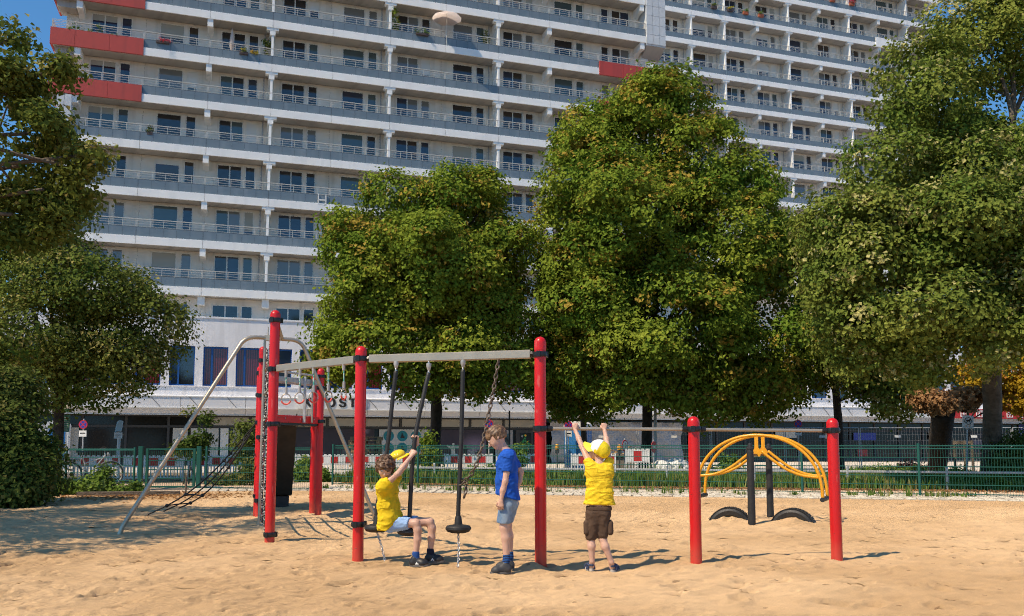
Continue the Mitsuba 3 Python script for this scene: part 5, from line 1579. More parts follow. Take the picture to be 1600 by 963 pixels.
def hand(wrist, along, palm, thumb, curl, sc=1.0, spread=0.12, thumb_in=0.6, h=0.0036):
    """A hand: palm, four jointed fingers of unequal length curling towards the palm side, and a thumb off the side. Directions in world axes."""
    x = unit(along)
    z = unit(np.asarray(palm) - x * (np.asarray(palm) @ x))          # the side the fingers curl to
    y = np.cross(z, x)
    if y @ np.asarray(thumb) < 0:
        y = -y
    w = np.asarray(wrist, float)
    loc = lambda a, b, c: w + sc * (x * a + y * b + z * c)  # noqa: E731
    cones = [[loc(0, 0.006, 0), loc(0.052, 0.021, 0), 0.015 * sc, 0.0125 * sc], [loc(0, 0, 0), loc(0.056, 0.006, 0), 0.016 * sc, 0.013 * sc], [loc(0, -0.004, 0), loc(0.054, -0.009, 0), 0.016 * sc, 0.0125 * sc], [loc(0, -0.007, 0), loc(0.048, -0.022, 0), 0.014 * sc, 0.0115 * sc], [loc(-0.03, 0, 0), loc(0.005, 0, 0), 0.0185 * sc, 0.018 * sc]]
    fing = []
    for i, (b0, L) in enumerate(((0.023, 0.056), (0.008, 0.062), (-0.008, 0.057), (-0.022, 0.045))):
        p, a = loc(0.052 - 0.002 * abs(i - 1), b0, 0), 0.15
        dirx = x * math.cos(spread * (0.9 - 0.6 * i)) + y * math.sin(spread * (0.9 - 0.6 * i))
        r0 = (0.0088 - 0.0006 * i) * sc
        for j, (fr, cu) in enumerate(((0.45, curl[0]), (0.30, curl[1]), (0.25, curl[2]))):
            a += cu
            q = p + (dirx * math.cos(a) + z * math.sin(a)) * L * fr * sc
            fing.append([p, q, r0, r0 * 0.93])
            p, r0 = q, r0 * 0.93
    t0 = loc(0.008, 0.016, 0.004)
    t1 = t0 + sc * 0.030 * unit(x * 0.65 + y * 0.75 + z * 0.35)
    t2 = t1 + sc * 0.024 * unit(x * 0.75 + y * (0.35 - thumb_in * 0.9) + z * (0.35 + thumb_in))
    t3 = t2 + sc * 0.019 * unit(x * 0.55 + y * (0.15 - thumb_in) + z * (0.3 + thumb_in))
    th = [[t0, t1, 0.0115 * sc, 0.0098 * sc], [t1, t2, 0.0098 * sc, 0.0088 * sc], [t2, t3, 0.0088 * sc, 0.0075 * sc]]

    def sdf(P):
        d = smin([cone(P, *c) for c in cones], 0.008 * sc)
        for c in fing:
            d = smin([d, cone(P, *c)], 0.0028 * sc)
        tt = smin([cone(P, *c) for c in th], 0.004)
        return smin([d, tt], 0.005 * sc)
    pts = np.array([p for c in cones + fing + th for p in c[:2]])
    return surface(sdf, pts.min(0) - 0.025, pts.max(0) + 0.025, h)


mat('skin', base_color=proc(lambda p, n, uv: mix((0.56, 0.33, 0.24), (0.66, 0.41, 0.30), fbm(p.x * 14, p.y * 14, p.z * 14, 2))), roughness=0.45, specular=0.4)
plain('eye_white', (0.75, 0.73, 0.70), 0.2)
plain('eye_dark', (0.05, 0.04, 0.035), 0.15)
plain('lip_pink', (0.52, 0.22, 0.19), 0.4)


def strand(name, a, b, fx):
    mat(name, base_color=proc(lambda p, n, uv: mix(a, b, smoothstep(0.3, 0.72, fbm(p.x * fx, p.y * fx, p.z * fx * 0.35, 3)))), roughness=0.5)


strand('hair_brown', (0.065, 0.036, 0.02), (0.16, 0.085, 0.045), 55.0)
strand('hair_fair', (0.07, 0.038, 0.02), (0.21, 0.12, 0.06), 75.0)
strand('hair_sandy', (0.24, 0.12, 0.055), (0.42, 0.25, 0.12), 70.0)


def weave(name, c, r=0.85):
    """Knitted cotton: slight tone, and shallow creases as relief."""
    def crease(p, n, uv):
        w = fbm(p.x * 7, p.y * 7, p.z * 11, 2)
        a = 1 - dr.abs(2 * fbm(p.x * 11 + w, p.y * 11, p.z * 21 + 2 * w, 2) - 1)
        return a * a * a
    scene[name] = {'type': 'twosided', 'bsdf': {'type': 'bumpmap', 'arbitrary': proc(crease, 0.003), 'scale': 0.010, 'bsdf': {'type': 'principled', 'roughness': r, 'sheen': 0.3,
                   'base_color': proc(lambda p, n, uv: mi.Color3f(*c) * (0.88 + 0.24 * fbm(p.x * 9, p.y * 9, p.z * 9, 3)))}}}


weave('tee_yellow', (0.82, 0.56, 0.015))
weave('tee_mustard', (0.72, 0.50, 0.005))
weave('tee_blue', (0.003, 0.075, 0.42))
weave('shorts_sky', (0.30, 0.46, 0.72))
mat('shorts_denim', base_color=proc(lambda p, n, uv: mix((0.10, 0.18, 0.30), (0.26, 0.34, 0.43), smoothstep(0.35, 0.7, fbm(p.x * 8, p.y * 8, p.z * 6, 4)))), roughness=0.9)
mat('shorts_brown', base_color=proc(lambda p, n, uv: mix((0.055, 0.032, 0.02), (0.11, 0.065, 0.04), fbm(p.x * 12, p.y * 12, p.z * 12, 3))), roughness=0.9)
mat('sock_blue', base_color=proc(lambda p, n, uv: mix((0.008, 0.014, 0.05), (0.02, 0.11, 0.36), dr.select(dr.sin(p.z * 420) > 0.2, 1.0, 0.0))), roughness=0.9)
plain('sock_plain', (0.015, 0.07, 0.26), 0.9)
plain('sock_dark', (0.010, 0.014, 0.035), 0.9)
plain('shoe_black', (0.022, 0.022, 0.024), 0.5)
plain('shoe_grey', (0.05, 0.05, 0.052), 0.6)
plain('shoe_sole', (0.12, 0.115, 0.11), 0.7)
plain('sandal_navy', (0.03, 0.05, 0.11), 0.6)
plain('sandal_sole', (0.45, 0.42, 0.38), 0.7)
plain('cap_white', (0.82, 0.82, 0.80), 0.7)
plain('cap_yellow', (0.82, 0.62, 0.01), 0.6)
mat('cap_lemon', base_color=rgb(0.82, 0.74, 0.05), roughness=0.6)


def L2(u, v, y, sc, ox, oz):
    """A point in the plane of a figure: (u, v) in hundredths of its drawing, y metres away from the plane."""
    return np.array([(u - ox) / sc, y, (oz - v) / sc])


# ---- the boy in blue, standing in profile with his head bowed
def boy_blue():
    k = tag('person', 'standing boy in a blue T-shirt and denim shorts, head bowed, hand by his side', 'person')
    _seen['person'] = 1
    F = Figure(k, (-0.101, 8.182, -0.012), 1.06)
    p = lambda u, v, y=0.0: L2(u, v, y, 168.0, 783.0, 893.0)  # noqa: E731
    F.head_frame(p(775.0, 682.5), (-0.80, -0.06, -0.60), (-0.60, 0, 0.80))
    lat = np.array([0, 1, 0])
    def seg(c, w, r):
        return (c - lat * w, c + lat * w, r, r)
    hips, waist, chest, sh = p(795, 783), p(793, 756), p(792, 727), p(794, 709)
    torso = [seg(hips, 0.055, 0.075), seg(waist, 0.055, 0.07), seg(chest, 0.06, 0.075), seg(sh, 0.085, 0.042), (hips, chest, 0.075, 0.075)]
    neck = (p(793, 706), p(782.5, 692), 0.040, 0.038)
    la = [(p(795, 710, -0.130), 0.038), (p(789.5, 751, -0.160), 0.0265), (p(786, 764, -0.158), 0.026), (p(783.2, 779, -0.155), 0.0175)]
    ra = [(p(797, 710, 0.130), 0.038), (p(814, 738, 0.175), 0.028), (p(812, 752, 0.15), 0.025), (p(806, 769, 0.11), 0.018)]
    ll = [(p(793, 790, -0.06), 0.062), (p(788, 822, -0.062), 0.044), (p(790.5, 838, -0.062), 0.043), (p(791.5, 872, -0.062), 0.0265), (p(788, 884, -0.062), 0.029)]
    rl = [(p(795, 790, 0.06), 0.062), (p(792, 822, 0.062), 0.043), (p(795, 838, 0.062), 0.042), (p(796.5, 870, 0.062), 0.0265), (p(793, 882, 0.066), 0.029)]
    hl = hand(p(783.2, 780, -0.155), (-0.12, -0.05, -1), (0.25, 1, 0.0), (-1, 0, 0), (0.3, 0.4, 0.3), 0.92, thumb_in=0.1)
    hr = hand(p(806, 770, 0.11), (-0.5, -0.3, -0.6), (-0.6, -0.7, 0.3), (-1, 0, 0.6), (0.5, 0.6, 0.4), 0.9)
    F.body(torso, [la, ra, ll, rl], neck, extra=[hl, hr])
    F.hair('hair_fair', 1.0, lambda r, f, u: np.maximum(-(u + 0.26 - 0.36 * f), np.minimum(f - 0.22, -(u - 0.22) + 0.10 * np.sin(8 * r + 3 * f))), 0.010, (6.5, 2.4, 3.2), 3, grow=0.06,
           label='short light brown hair, sunlit on top')
    body = trunk_of([(sh + [0, 0, -0.005], lat * 0.084, 0.052), (p(792, 718), lat * 0.072, 0.074), (chest, lat * 0.062, 0.086), (p(791.5, 750), lat * 0.06, 0.092), (p(793, 782), lat * 0.062, 0.102)])
    sl = [(p(795, 711, -0.09), p(795, 712, -0.13), 0.052, 0.052), (p(795, 712, -0.13), p(790.5, 744, -0.16), 0.052, 0.045)]
    sr = [(p(797, 711, 0.09), p(797, 712, 0.13), 0.052, 0.052), (p(797, 712, 0.13), p(811, 738, 0.168), 0.052, 0.045)]
    F.cloth('tee_shirt', 'tee_blue', [(body, [(p(794, 776.5), (-0.26, 0, -1))]), (sl, [(p(791.5, 735.5, -0.16), (-0.12, -0.1, -1))]), (sr, [(p(808, 731, 0.16), (0.45, 0.2, -1))])], 0.03, 0.007, (10, 10, 5), 11,
            holes=[(p(793, 704), p(783, 691), 0.047, 0.05)], ridge=0.006)
    parts = [seg(p(794.5, 783), 0.052, 0.082), (p(793.5, 786, -0.058), p(786.5, 818, -0.064), 0.080, 0.062), (p(797, 786, 0.058), p(791, 818, 0.064), 0.080, 0.060)]
    F.cloth('shorts', 'shorts_denim', [(parts, [(p(787, 816.0), (-0.06, 0, -1)), (p(794, 772), (0, 0, 1))])], 0.028, 0.004, (9, 9, 6), 12, ridge=0.004)
    for a in (ll, rl):
        F.cloth('sock', 'sock_blue', [([(a[3][0] + [0.0, 0, 0.055], a[3][0], 0.033, 0.0315), (a[3][0], a[4][0], 0.032, 0.033)], [(a[3][0] + [0, 0, 0.05], (0, 0, 1))])], 0.02, 0.001, (20, 20, 60), 5, 0.006)
    F.shoe('trainer', p(799, 892.5, -0.062), p(765.5, 892.5, -0.08), (0, 0, 1), 0.074, 'shoe_grey', 'shoe_sole')
    F.shoe('trainer', p(804, 889.5, 0.066), p(772, 889.5, 0.05), (0, 0, 1), 0.074, 'shoe_grey', 'shoe_sole')


# ---- the small child hanging on the bar, seen from behind
def child_bar():
    k = tag('person_001', 'small child in yellow T-shirt, brown shorts and cap, back turned, hanging from the bar', 'person')
    F = Figure(k, (0.85, 8.30, 0.0), 0.98)
    p = lambda u, v, y=0.0: L2(u, v, y, 163.0, 942.0, 893.0)  # noqa: E731
    F.head_frame(p(938.5, 711.5, 0.02), (-0.80, 0.30, 0.42), (0.36, -0.42, 0.84))
    lat = np.array([1, 0, 0])
    def seg(c, w, r):
        return (c - lat * w, c + lat * w, r, r)
    hips, waist, chest, sh = p(936.5, 803), p(938.5, 778), p(939.5, 748), p(939.5, 735)
    torso = [seg(hips, 0.045, 0.060), seg(waist, 0.036, 0.050), seg(chest, 0.045, 0.050), seg(sh, 0.074, 0.032), (hips, chest, 0.052, 0.050)]
    neck = (p(939.5, 731), p(939, 720, 0.015), 0.036, 0.036)
    HY = 0.265
    hl_w, hr_w = p(905.3, 677.0, HY), p(952.8, 677.0, HY + 0.02)
    la = [(p(925, 733, 0.0), 0.032), (p(914, 704, 0.13), 0.026), (p(910, 692, 0.19), 0.0245), (hl_w, 0.0165)]
    ra = [(p(954, 733, 0.0), 0.032), (p(954.5, 705, 0.13), 0.026), (p(954, 693, 0.19), 0.0245), (hr_w, 0.0165)]
    ll = [(p(929.5, 808), 0.054), (p(925.5, 848, 0.015), 0.037), (p(926, 858, 0.0), 0.037), (p(927.0, 881, 0.01), 0.0235), (p(926.5, 888, 0.04), 0.025)]
    rl = [(p(943, 808), 0.054), (p(943.5, 846, 0.01), 0.037), (p(947, 858, -0.01), 0.037), (p(956.5, 882, -0.005), 0.0235), (p(958, 889.5, 0.03), 0.025)]
    hl = hand(hl_w, (-0.02, 0.10, 1), (0, 1, -0.10), (1, 0, 0), (0.85, 0.95, 0.6), 0.90, spread=0.05, thumb_in=0.55)
    hr = hand(hr_w, (0.02, 0.10, 1), (0, 1, -0.10), (-1, 0, 0), (0.85, 0.95, 0.6), 0.90, spread=0.05, thumb_in=0.55)
    foot = [[(np.array(a[-1][0]), 0.026), (np.array(a[-1][0]) + t, 0.020)] for a, t in ((ll, np.array([-0.02, 0.10, -0.02])), (rl, np.array([0.035, 0.09, -0.015])))]
    F.body(torso, [la, ra, ll, rl] + foot, neck, extra=[hl, hr], eyes=True)
    F.hair('hair_sandy', 1.0, lambda r, f, u: np.maximum(-(u + 0.80), np.minimum(f - 0.15, -(u - 0.55))), 0.010, (5, 5, 2.2), 7, grow=0.02, label='sandy hair showing below the cap')
    body = trunk_of([(p(939.5, 736.5), lat * 0.080, 0.044), (p(939.5, 745), lat * 0.068, 0.060), (p(939.2, 760), lat * 0.052, 0.062), (p(939, 778), lat * 0.057, 0.066), (p(938.8, 799), lat * 0.074, 0.078)])
    sl = [(p(929, 737), p(922, 728, 0.03), 0.046, 0.044)]
    sr = [(p(950, 737), p(955.5, 727.5, 0.03), 0.046, 0.044)]
    F.cloth('tee_shirt', 'tee_yellow', [(body, [(p(939, 794.3), (-0.02, 0, -1))]), (sl, [(p(919.5, 726.5, 0.05), (-0.35, 0.5, 0.75))]), (sr, [(p(956.5, 725.5, 0.05), (0.1, 0.5, 0.8))])], 0.03, 0.0045, (6, 6, 13), 21,
            holes=[(p(939.5, 727), p(939, 712, 0.02), 0.036, 0.036)], ridge=0.006)
    parts = [seg(p(937, 806), 0.045, 0.074), (p(929.5, 810), p(925.5, 842, 0.01), 0.070, 0.056), (p(944, 810), p(943.5, 840, 0.01), 0.070, 0.054)]
    F.cloth('shorts', 'shorts_brown', [(parts, [(p(934, 849.0), (0.0, 0, -1)), (p(937, 797), (0, 0, 1))])], 0.02, 0.006, (11, 11, 9), 22, ridge=0.006)
    F.cloth('waistband', 'shorts_brown', [([seg(p(938, 800), 0.046, 0.078)], [(p(938, 803), (0, 0, -1)), (p(938, 796), (0, 0, 1))])], 0.02, 0.003, (40, 40, 4), 3)
    for u_ in (918.5, 955.0):
        F.cloth('pocket', 'shorts_brown', [([(p(u_, 822, -0.02), p(u_, 836, -0.02), 0.030, 0.030)], [(p(u_, 817), (0, 0, 1))])], 0.02, 0.003, (12, 12, 12), 4)
    # cap: crown, white front panel, brim, strap
    s = F.hs * 0.1
    def dome(r0, front):
        def sdf(P):
            q = (P - F.hc) @ F.HM.T / s
            d = ell(P, F.hp(0, -0.10, 0.20), F.HM, [0.84 * s * r0, 1.02 * s * r0, 0.93 * s * r0])
            if not front:
                d = d - 0.006 * np.abs(np.sin(np.arctan2(q[:, 0], q[:, 1] - 0.1) * 3.0)) * np.clip(1.2 - q[:, 2], 0, 1)
                d = d + 0.006 * (meshkit.fbm(q * [3, 3, 1.4], 2, 5) - 0.5)
            d = np.maximum(d, -(q[:, 2] + 0.06 - 0.22 * q[:, 1]) * s)
            if front:
                d = np.maximum(d, -(q[:, 1] + 0.12) * s)
            return d
        c = F.hp(0, -0.1, 0.2)
        return surface(sdf, c - 0.14, c + 0.14, 0.005)
    kc = numbered(k + '__cap')
    scene[kc] = mikit.ply(dome(1.0, False), 'cap_yellow', True, to_world=F.W)
    tag(kc, 'yellow baseball cap with a white front')
    scene[kc + '__front_panel'] = mikit.ply(dome(1.055, True), 'cap_white', True, to_world=F.W)
    br = []
    n1, n2 = 18, 7
    for i in range(n1):
        a = -1.25 + 2.5 * i / (n1 - 1)
        for j in range(n2):
            t = j / (n2 - 1)
            r, f = 0.84 * math.sin(a), 0.05 + 0.86 * math.cos(a)
            br.append(F.hp(r * (1 + 0.10 * t), f + t * 0.78 * math.cos(a) ** 0.7, 0.16 - 0.20 * t * 0.6 - 0.34 * (r * r) * (0.5 + 0.5 * t) + 0.15 * (f - 0.5)))
    br = np.array(br)
    q = np.array([[i * n2 + j, i * n2 + j + 1, (i + 1) * n2 + j + 1, (i + 1) * n2 + j] for i in range(n1 - 1) for j in range(n2 - 1)])
    up = F.hu * 0.006
    MB().raw(np.vstack([br + up, br]), np.vstack([q, q[:, ::-1] + len(br)])).put('brim', 'cap_lemon', kc, True, to_world=F.W)
    MB().mesh(trimesh.creation.icosphere(1, 0.008), np.block([[np.eye(3), F.hp(0, -0.1, 1.12)[:, None]], [np.zeros((1, 3)), np.ones((1, 1))]])).put('button', 'cap_yellow', kc, True, to_world=F.W)
    for a, t in ((ll, (-0.035, 0.13, 0)), (rl, (0.05, 0.115, 0))):
        c = np.array(a[-1][0])
        heel = np.array([c[0], c[1] - 0.035, c[2] - 0.035])
        toe = heel + np.array([t[0], t[1] + 0.03, 0.0])
        d = unit(toe - heel)
        b = MB()
        ring = [(heel + toe) / 2 + d * 0.088 * math.cos(x) + np.cross(d, [0, 0, 1]) * 0.036 * math.sin(x) for x in np.linspace(0, 2 * PI, 21)[:-1]]
        N = 20
        b.raw([q + [0, 0, z] for z in (-0.012, 0.010) for q in ring] + [np.mean(ring, 0) + [0, 0, 0.010]], np.array([[i, (i + 1) % N, N + (i + 1) % N] for i in range(N)] + [[i, N + (i + 1) % N, N + i] for i in range(N)] + [[2 * N, N + i, N + (i + 1) % N] for i in range(N)]))
        sk = b.put('sandal', 'sandal_sole', k, 40, to_world=F.W)
        st = MB()
        sd = np.cross(d, [0, 0, 1])
        for f_, hh, w in ((0.02, 0.055, 0.033), (0.055, 0.062, 0.034), (0.12, 0.045, 0.034)):
            m = heel + d * f_
            st.tube(curve([m - sd * w, m - sd * w * 0.8 + [0, 0, hh * 0.75], m + [0, 0, hh], m + sd * w * 0.8 + [0, 0, hh * 0.75], m + sd * w], 16), 0.009, 6)
        st.tube(curve([heel + d * 0.05 - sd * 0.034 + [0, 0, 0.045], heel - d * 0.012 + [0, 0, 0.045], heel + d * 0.05 + sd * 0.034 + [0, 0, 0.045]], 10), 0.010, 6)
        st.put('strap', 'sandal_navy', sk, True, to_world=F.W)


# ---- the seated child on the disc swing
def child_swing():
    k = tag('person_002', 'curly haired child in yellow T-shirt and light blue shorts sitting on a disc swing', 'person')
    _seen['person'] = 3
    F = Figure(k, (-0.893, 8.62, 0.0), 1.02)
    p = lambda u, v, y=0.0: L2(u, v, y, 158.0, 660.0, 882.5)  # noqa: E731
    F.head_frame(p(603.5, 733, -0.03), (0.05, -0.86, -0.50), (0.12, -0.48, 0.87))
    lat = unit((0.30, 1, 0.05))
    def seg(c, w, r):
        return (c - lat * w, c + lat * w, r, r)
    hips, waist, chest, sh = p(611, 819, 0.05), p(608, 795, 0.05), p(606, 769, 0.05), p(606.5, 756, 0.05)
    torso = [seg(hips, 0.05, 0.072), seg(waist, 0.045, 0.058), seg(chest, 0.05, 0.06), seg(sh, 0.076, 0.036), (hips, chest, 0.06, 0.058)]
    neck = (p(606, 752, 0.04), p(604.5, 741, -0.0), 0.037, 0.036)
    GR = 0.08
    w1, w2 = p(643.0, 714.5, GR - 0.052), p(650.3, 692.0, GR + 0.026)
    la = [(p(606.5, 757, -0.075), 0.036), (p(624, 742, -0.09), 0.0265), (p(631, 732, -0.05), 0.026), (w1, 0.0175)]
    ra = [(p(612, 755, 0.155), 0.036), (p(630, 730, 0.17), 0.0265), (p(637, 718, 0.15), 0.025), (w2, 0.0175)]
    ll = [(p(614, 819, 0.0), 0.060), (p(652, 818.5, -0.02), 0.042), (p(654.5, 828, -0.02), 0.040), (p(654.5, 843, -0.015), 0.037), (p(652, 866, -0.01), 0.026), (p(654, 876, -0.01), 0.028)]
    rl = [(p(618, 819, 0.11), 0.060), (p(671, 818.5, 0.13), 0.042), (p(674.5, 828, 0.13), 0.040), (p(674, 843, 0.13), 0.037), (p(672.5, 864, 0.13), 0.026), (p(675, 874, 0.13), 0.028)]
    h1 = hand(w1, (0.45, 0.25, 0.85), (0.35, 1, 0.0), (-0.8, 0, 0.6), (0.7, 0.9, 0.7), 0.98, spread=0.05, thumb_in=0.6)
    h2 = hand(w2, (-0.02, -0.10, 1), (-0.8, -0.6, 0.0), (-0.4, 0.9, 0.2), (0.75, 0.9, 0.7), 0.98, spread=0.05, thumb_in=0.6)
    F.body(torso, [la, ra, ll, rl], neck, extra=[h1, h2])
    F.hair('hair_brown', 1.03, lambda r, f, u: np.maximum(-(u + 0.55), np.minimum(f - 0.30, -(u - 0.20) + 0.15 * np.sin(6 * r + 1))), 0.022, (3.2, 3.2, 3.2), 13, grow=0.14, label='tousled dark brown curls')
    # curls standing off the head
    r = np.random.default_rng(17)
    b = MB()
    for i in range(110):
        d = unit(r.normal(size=3) * [1, 1, 0.8] + [0, -0.25, 0.35])
        c = F.hp(*(d * [0.86, 1.05, 0.98] + [0, -0.12, 0.16]))
        q = (c - F.hc) @ F.HM.T / (F.hs * 0.1)
        if q[2] < -0.45 or (q[1] > 0.35 and q[2] < 0.28):
            continue
        a, t = unit(r.normal(size=3)), unit(np.cross(r.normal(size=3), F.HM.T @ d))
        w = F.HM.T @ d
        R_ = r.uniform(0.008, 0.014)
        ang = np.linspace(0, 1.5 * PI, 9)
        b.tube([c + R_ * (np.cos(x) * t + np.sin(x) * w) + a * 0.006 * x / PI for x in ang], np.linspace(0.0075, 0.003, 9), 5)
    b.put('curls', 'hair_brown', k, True, to_world=F.W)
    body = trunk_of([(sh + [-0.01, 0, -0.01], lat * 0.082, 0.052), (p(605, 768, 0.05), lat * 0.062, 0.074), (p(607.5, 792, 0.05), lat * 0.055, 0.078), (p(611, 812, 0.05), lat * 0.058, 0.088), (p(609, 824, 0.05), lat * 0.06, 0.088)])
    sl = [(p(602, 764, -0.02), p(601, 763, -0.07), 0.062, 0.064), (p(601, 763, -0.07), p(616, 750, -0.09), 0.064, 0.052)]
    sr = [(p(612, 758, 0.13), p(612, 757, 0.155), 0.050, 0.050), (p(612, 757, 0.155), p(624, 740, 0.17), 0.050, 0.042)]
    F.cloth('tee_shirt', 'tee_mustard', [(body, [(p(624, 815, 0.05), (0.65, 0, -0.76)), (p(605, 829.5, 0), (0, 0, -1))]), (sl, [(p(612.0, 752.0, -0.09), (0.72, -0.1, 0.62))]), (sr, [(p(621, 744, 0.17), (0.6, 0.1, 0.75))])], 0.03, 0.005, (9, 9, 7), 31,
            holes=[(p(606, 748, 0.035), p(604, 735, -0.01), 0.040, 0.045)], ridge=0.006)
    parts = [seg(p(613, 820, 0.05), 0.05, 0.080), (p(615, 820, 0.0), p(646, 819, -0.02), 0.074, 0.060), (p(618, 820, 0.11), p(662, 819, 0.13), 0.074, 0.060)]
    F.cloth('shorts', 'shorts_sky', [(parts, [(p(643.5, 818, 0), (1, -0.35, -0.1)), (p(612, 805, 0), (-0.2, 0, 1))])], 0.028, 0.004, (9, 9, 8), 32, ridge=0.004)
    for a, m in ((ll, 'sock_plain'), (rl, 'sock_dark')):
        F.cloth('sock', m, [([(a[4][0] + [0, 0, 0.03], a[4][0], 0.032, 0.031), (a[4][0], a[5][0], 0.031, 0.033)], [(a[4][0] + [0, 0, 0.028], (0, 0, 1))])], 0.02, 0.001, (20, 20, 40), 5, 0.006, label='bright blue sock' if m == 'sock_plain' else None)
    F.shoe('trainer', p(642.5, 885, 0.0), p(674, 883.5, -0.035), (0, 0, 1), 0.08, 'shoe_black', 'shoe_sole', 'black trainer with three white stripes', True)
    F.shoe('trainer', p(664, 882, 0.14), p(696, 880.5, 0.115), (0, 0, 1), 0.08, 'shoe_black', 'shoe_sole', None, True)
    # the yellow cap with a shiny crinkled crown, slipped off behind the head
    c0 = p(619, 714, 0.10)
    M = np.stack([unit((0.90, 0.15, 0.40)), unit((-0.25, 0.95, 0.1)), unit(np.cross((0.90, 0.15, 0.40), (-0.25, 0.95, 0.1)))])
    def cap(P):
        q = (P - c0) @ M.T
        d = ell(P, c0, M, [0.085, 0.075, 0.052])
        return np.maximum(d + 0.012 * np.abs(meshkit.noise(q * 48, 3) - 0.5), -(q[:, 2] + 0.018))
    v, f = surface(cap, c0 - 0.13, c0 + 0.13, 0.006)
    kc = k + '__cap'
    scene[kc] = mikit.ply((v, f), 'cap_shiny', 20, to_world=F.W)
    tag(kc, 'crinkled shiny yellow cap slipped off behind the head')
    a = np.linspace(-1.9, 1.9, 16)
    br = np.array([c0 + M.T @ np.array([(0.078 + t * 0.035) * math.cos(x) + 0.01, (0.07 + t * 0.02) * math.sin(x), -0.018 - 0.012 * t]) for t in (0, 1) for x in a])
    MB().raw(np.vstack([br, br - M[2] * 0.004]), np.vstack([[[i, i + 1, 17 + i, 16 + i] for i in range(15)], [[32 + i, 48 + i, 49 + i, 33 + i] for i in range(15)]])).put('brim', 'cap_yellow', kc, True, to_world=F.W)


mat('cap_shiny', base_color=rgb(0.80, 0.58, 0.01), roughness=0.25, clearcoat=0.8)
boy_blue()
child_bar()
child_swing()

# ---------------------------------------------------------------- the street behind the fence
def barrier(label, a, b, h=0.88, board=0.24, n=2, boards=True):
    """A plastic site barrier: striped board in a white grating, on feet."""
    t = thing('site_barrier', label, 'barrier', 'red and white site barriers')
    a, b = np.array(a, float), np.array(b, float)
    L = np.linalg.norm(b - a)
    d = (b - a) / L
    m = frame([a[0], a[1], 0], [d[0], d[1], 0], [-d[1], d[0], 0], [0, 0, 1])
    def put(bb, name, mt, parent=t):
        v, f = bb.get()
        return MB().raw(v @ m[:3, :3].T + m[:3, 3], f).put(name, mt, parent)
    top = h - 0.10
    w = MB().box(0, L, -0.02, 0.02, top - board - 0.05, top - board - 0.005).box(0, L, -0.02, 0.02, top + 0.005, top + 0.05).box(0, L, -0.02, 0.02, 0.14, 0.18)
    for x in (0.0, L - 0.05):
        w.box(x, x + 0.05, -0.025, 0.025, 0.05, h)
    put(w, 'grating', 'white_plastic')
    w = MB()
    x = 0.12
    while x < L - 0.1:
        w.box(x, x + 0.035, -0.012, 0.012, 0.18, top - board - 0.05)
        x += 0.105
    for x in np.arange(0.10, L - 0.1, 0.16):
        w.box(x, x + 0.09, -0.015, 0.015, top + 0.05, h - 0.01)
    tag(put(w, 'bars', 'white_plastic'), kind='stuff')
    k = int(L / 0.24)
    for i in range(k):
        put(MB().box(L * i / k + 0.001, L * (i + 1) / k - 0.001, -0.012, 0.012, top - board, top), 'stripe', 'barrier_red' if i % 2 else 'white_plastic')
    for x in (0.25, L - 0.25):
        put(MB().box(x - 0.09, x + 0.09, -0.40, 0.40, 0.0, 0.10), 'foot', 'dark_metal')
    return t


runs = [('site barrier beside the bicycle, nearest to the left edge', (118, 190), 27.5), ('site barrier between the notice post and the gate post', (196, 290), 27.5), ('site barrier seen through the gate mesh at the left', (296, 372), 28.5),
        ('site barrier between the rear red posts and the slide', (376, 455), 31), ('site barrier right of the slide, behind the green fence', (462, 552), 31.5), ('site barrier behind the middle red post and the pallets', (556, 640), 31.5),
        ('shaded site barrier left of the third swing rope', (694, 770), 32.5), ('shaded site barrier behind the boy in blue', (775, 850), 32.8)]
for text, (x0, x1), Y in runs:
    f = lambda px: ((px - 800) / 1350.0 * Y * 0.9985, Y)  # noqa: E731
    barrier(text, f(x0), f(x1))
barrier('upright striped site barrier under the blue toilet, left of the hanging child', (2.12, 31.3), (3.72, 31.1), 0.9, 0.28)
barrier('striped site barrier right of the hanging child, below the ringed sign', (4.12, 31.6), (5.0, 31.5), 1.08, 0.36)


def round_post(b, x, y, z0, z1, r=0.03):
    return b.tube([[x, y, z0], [x, y, z1]], r, 10)


def sign_disc(name, label, px, py, Y, rad, ring, face, extra=None, plate=True, pole_mat='galvanised', turn=0.0):
    """A round traffic sign on a pole."""
    t = thing('traffic_sign', label, 'traffic sign')
    c = np.array([(px - 800) / 1350.0 * Y * 0.998, Y, 1.16 + (697.5 - py) / 1350.0 * Y])
    round_post(MB(), c[0], c[1] + 0.045, -0.1, c[2] + rad + 0.06).put('pole', pole_mat, t, 40)
    a = math.radians(turn)
    n, s = np.array([math.sin(a), -math.cos(a), 0]), np.array([math.cos(a), math.sin(a), 0])
    dk = MB().lathe([(0.0005, 0), (rad, 0), (rad, 0.012), (0.0005, 0.012)], c, 28, n).put('disc', ring, t, 40)
    MB().lathe([(rad * 0.80, 0.0125), (rad * 0.79, 0.016), (0.0005, 0.016)], c, 28, n).put('face', face, dk, 40)
    m = frame(c + n * 0.019, s, -n, [0, 0, 1])
    for poly, mt in (extra or []):
        MB().prism(np.array(poly) * rad, -0.003, 0.003, m).put('mark', mt, dk)
    if plate:
        MB().box(c[0] - rad * 0.85, c[0] + rad * 0.85, c[1] - 0.01, c[1] + 0.01, c[2] - rad - 0.36, c[2] - rad - 0.08).put('plate', 'sign_white', t)
        MB().box(c[0] - rad * 0.6, c[0] + rad * 0.6, c[1] - 0.014, c[1] - 0.011, c[2] - rad - 0.23, c[2] - rad - 0.18).put('plate_print', 'sign_black', t)
    return t


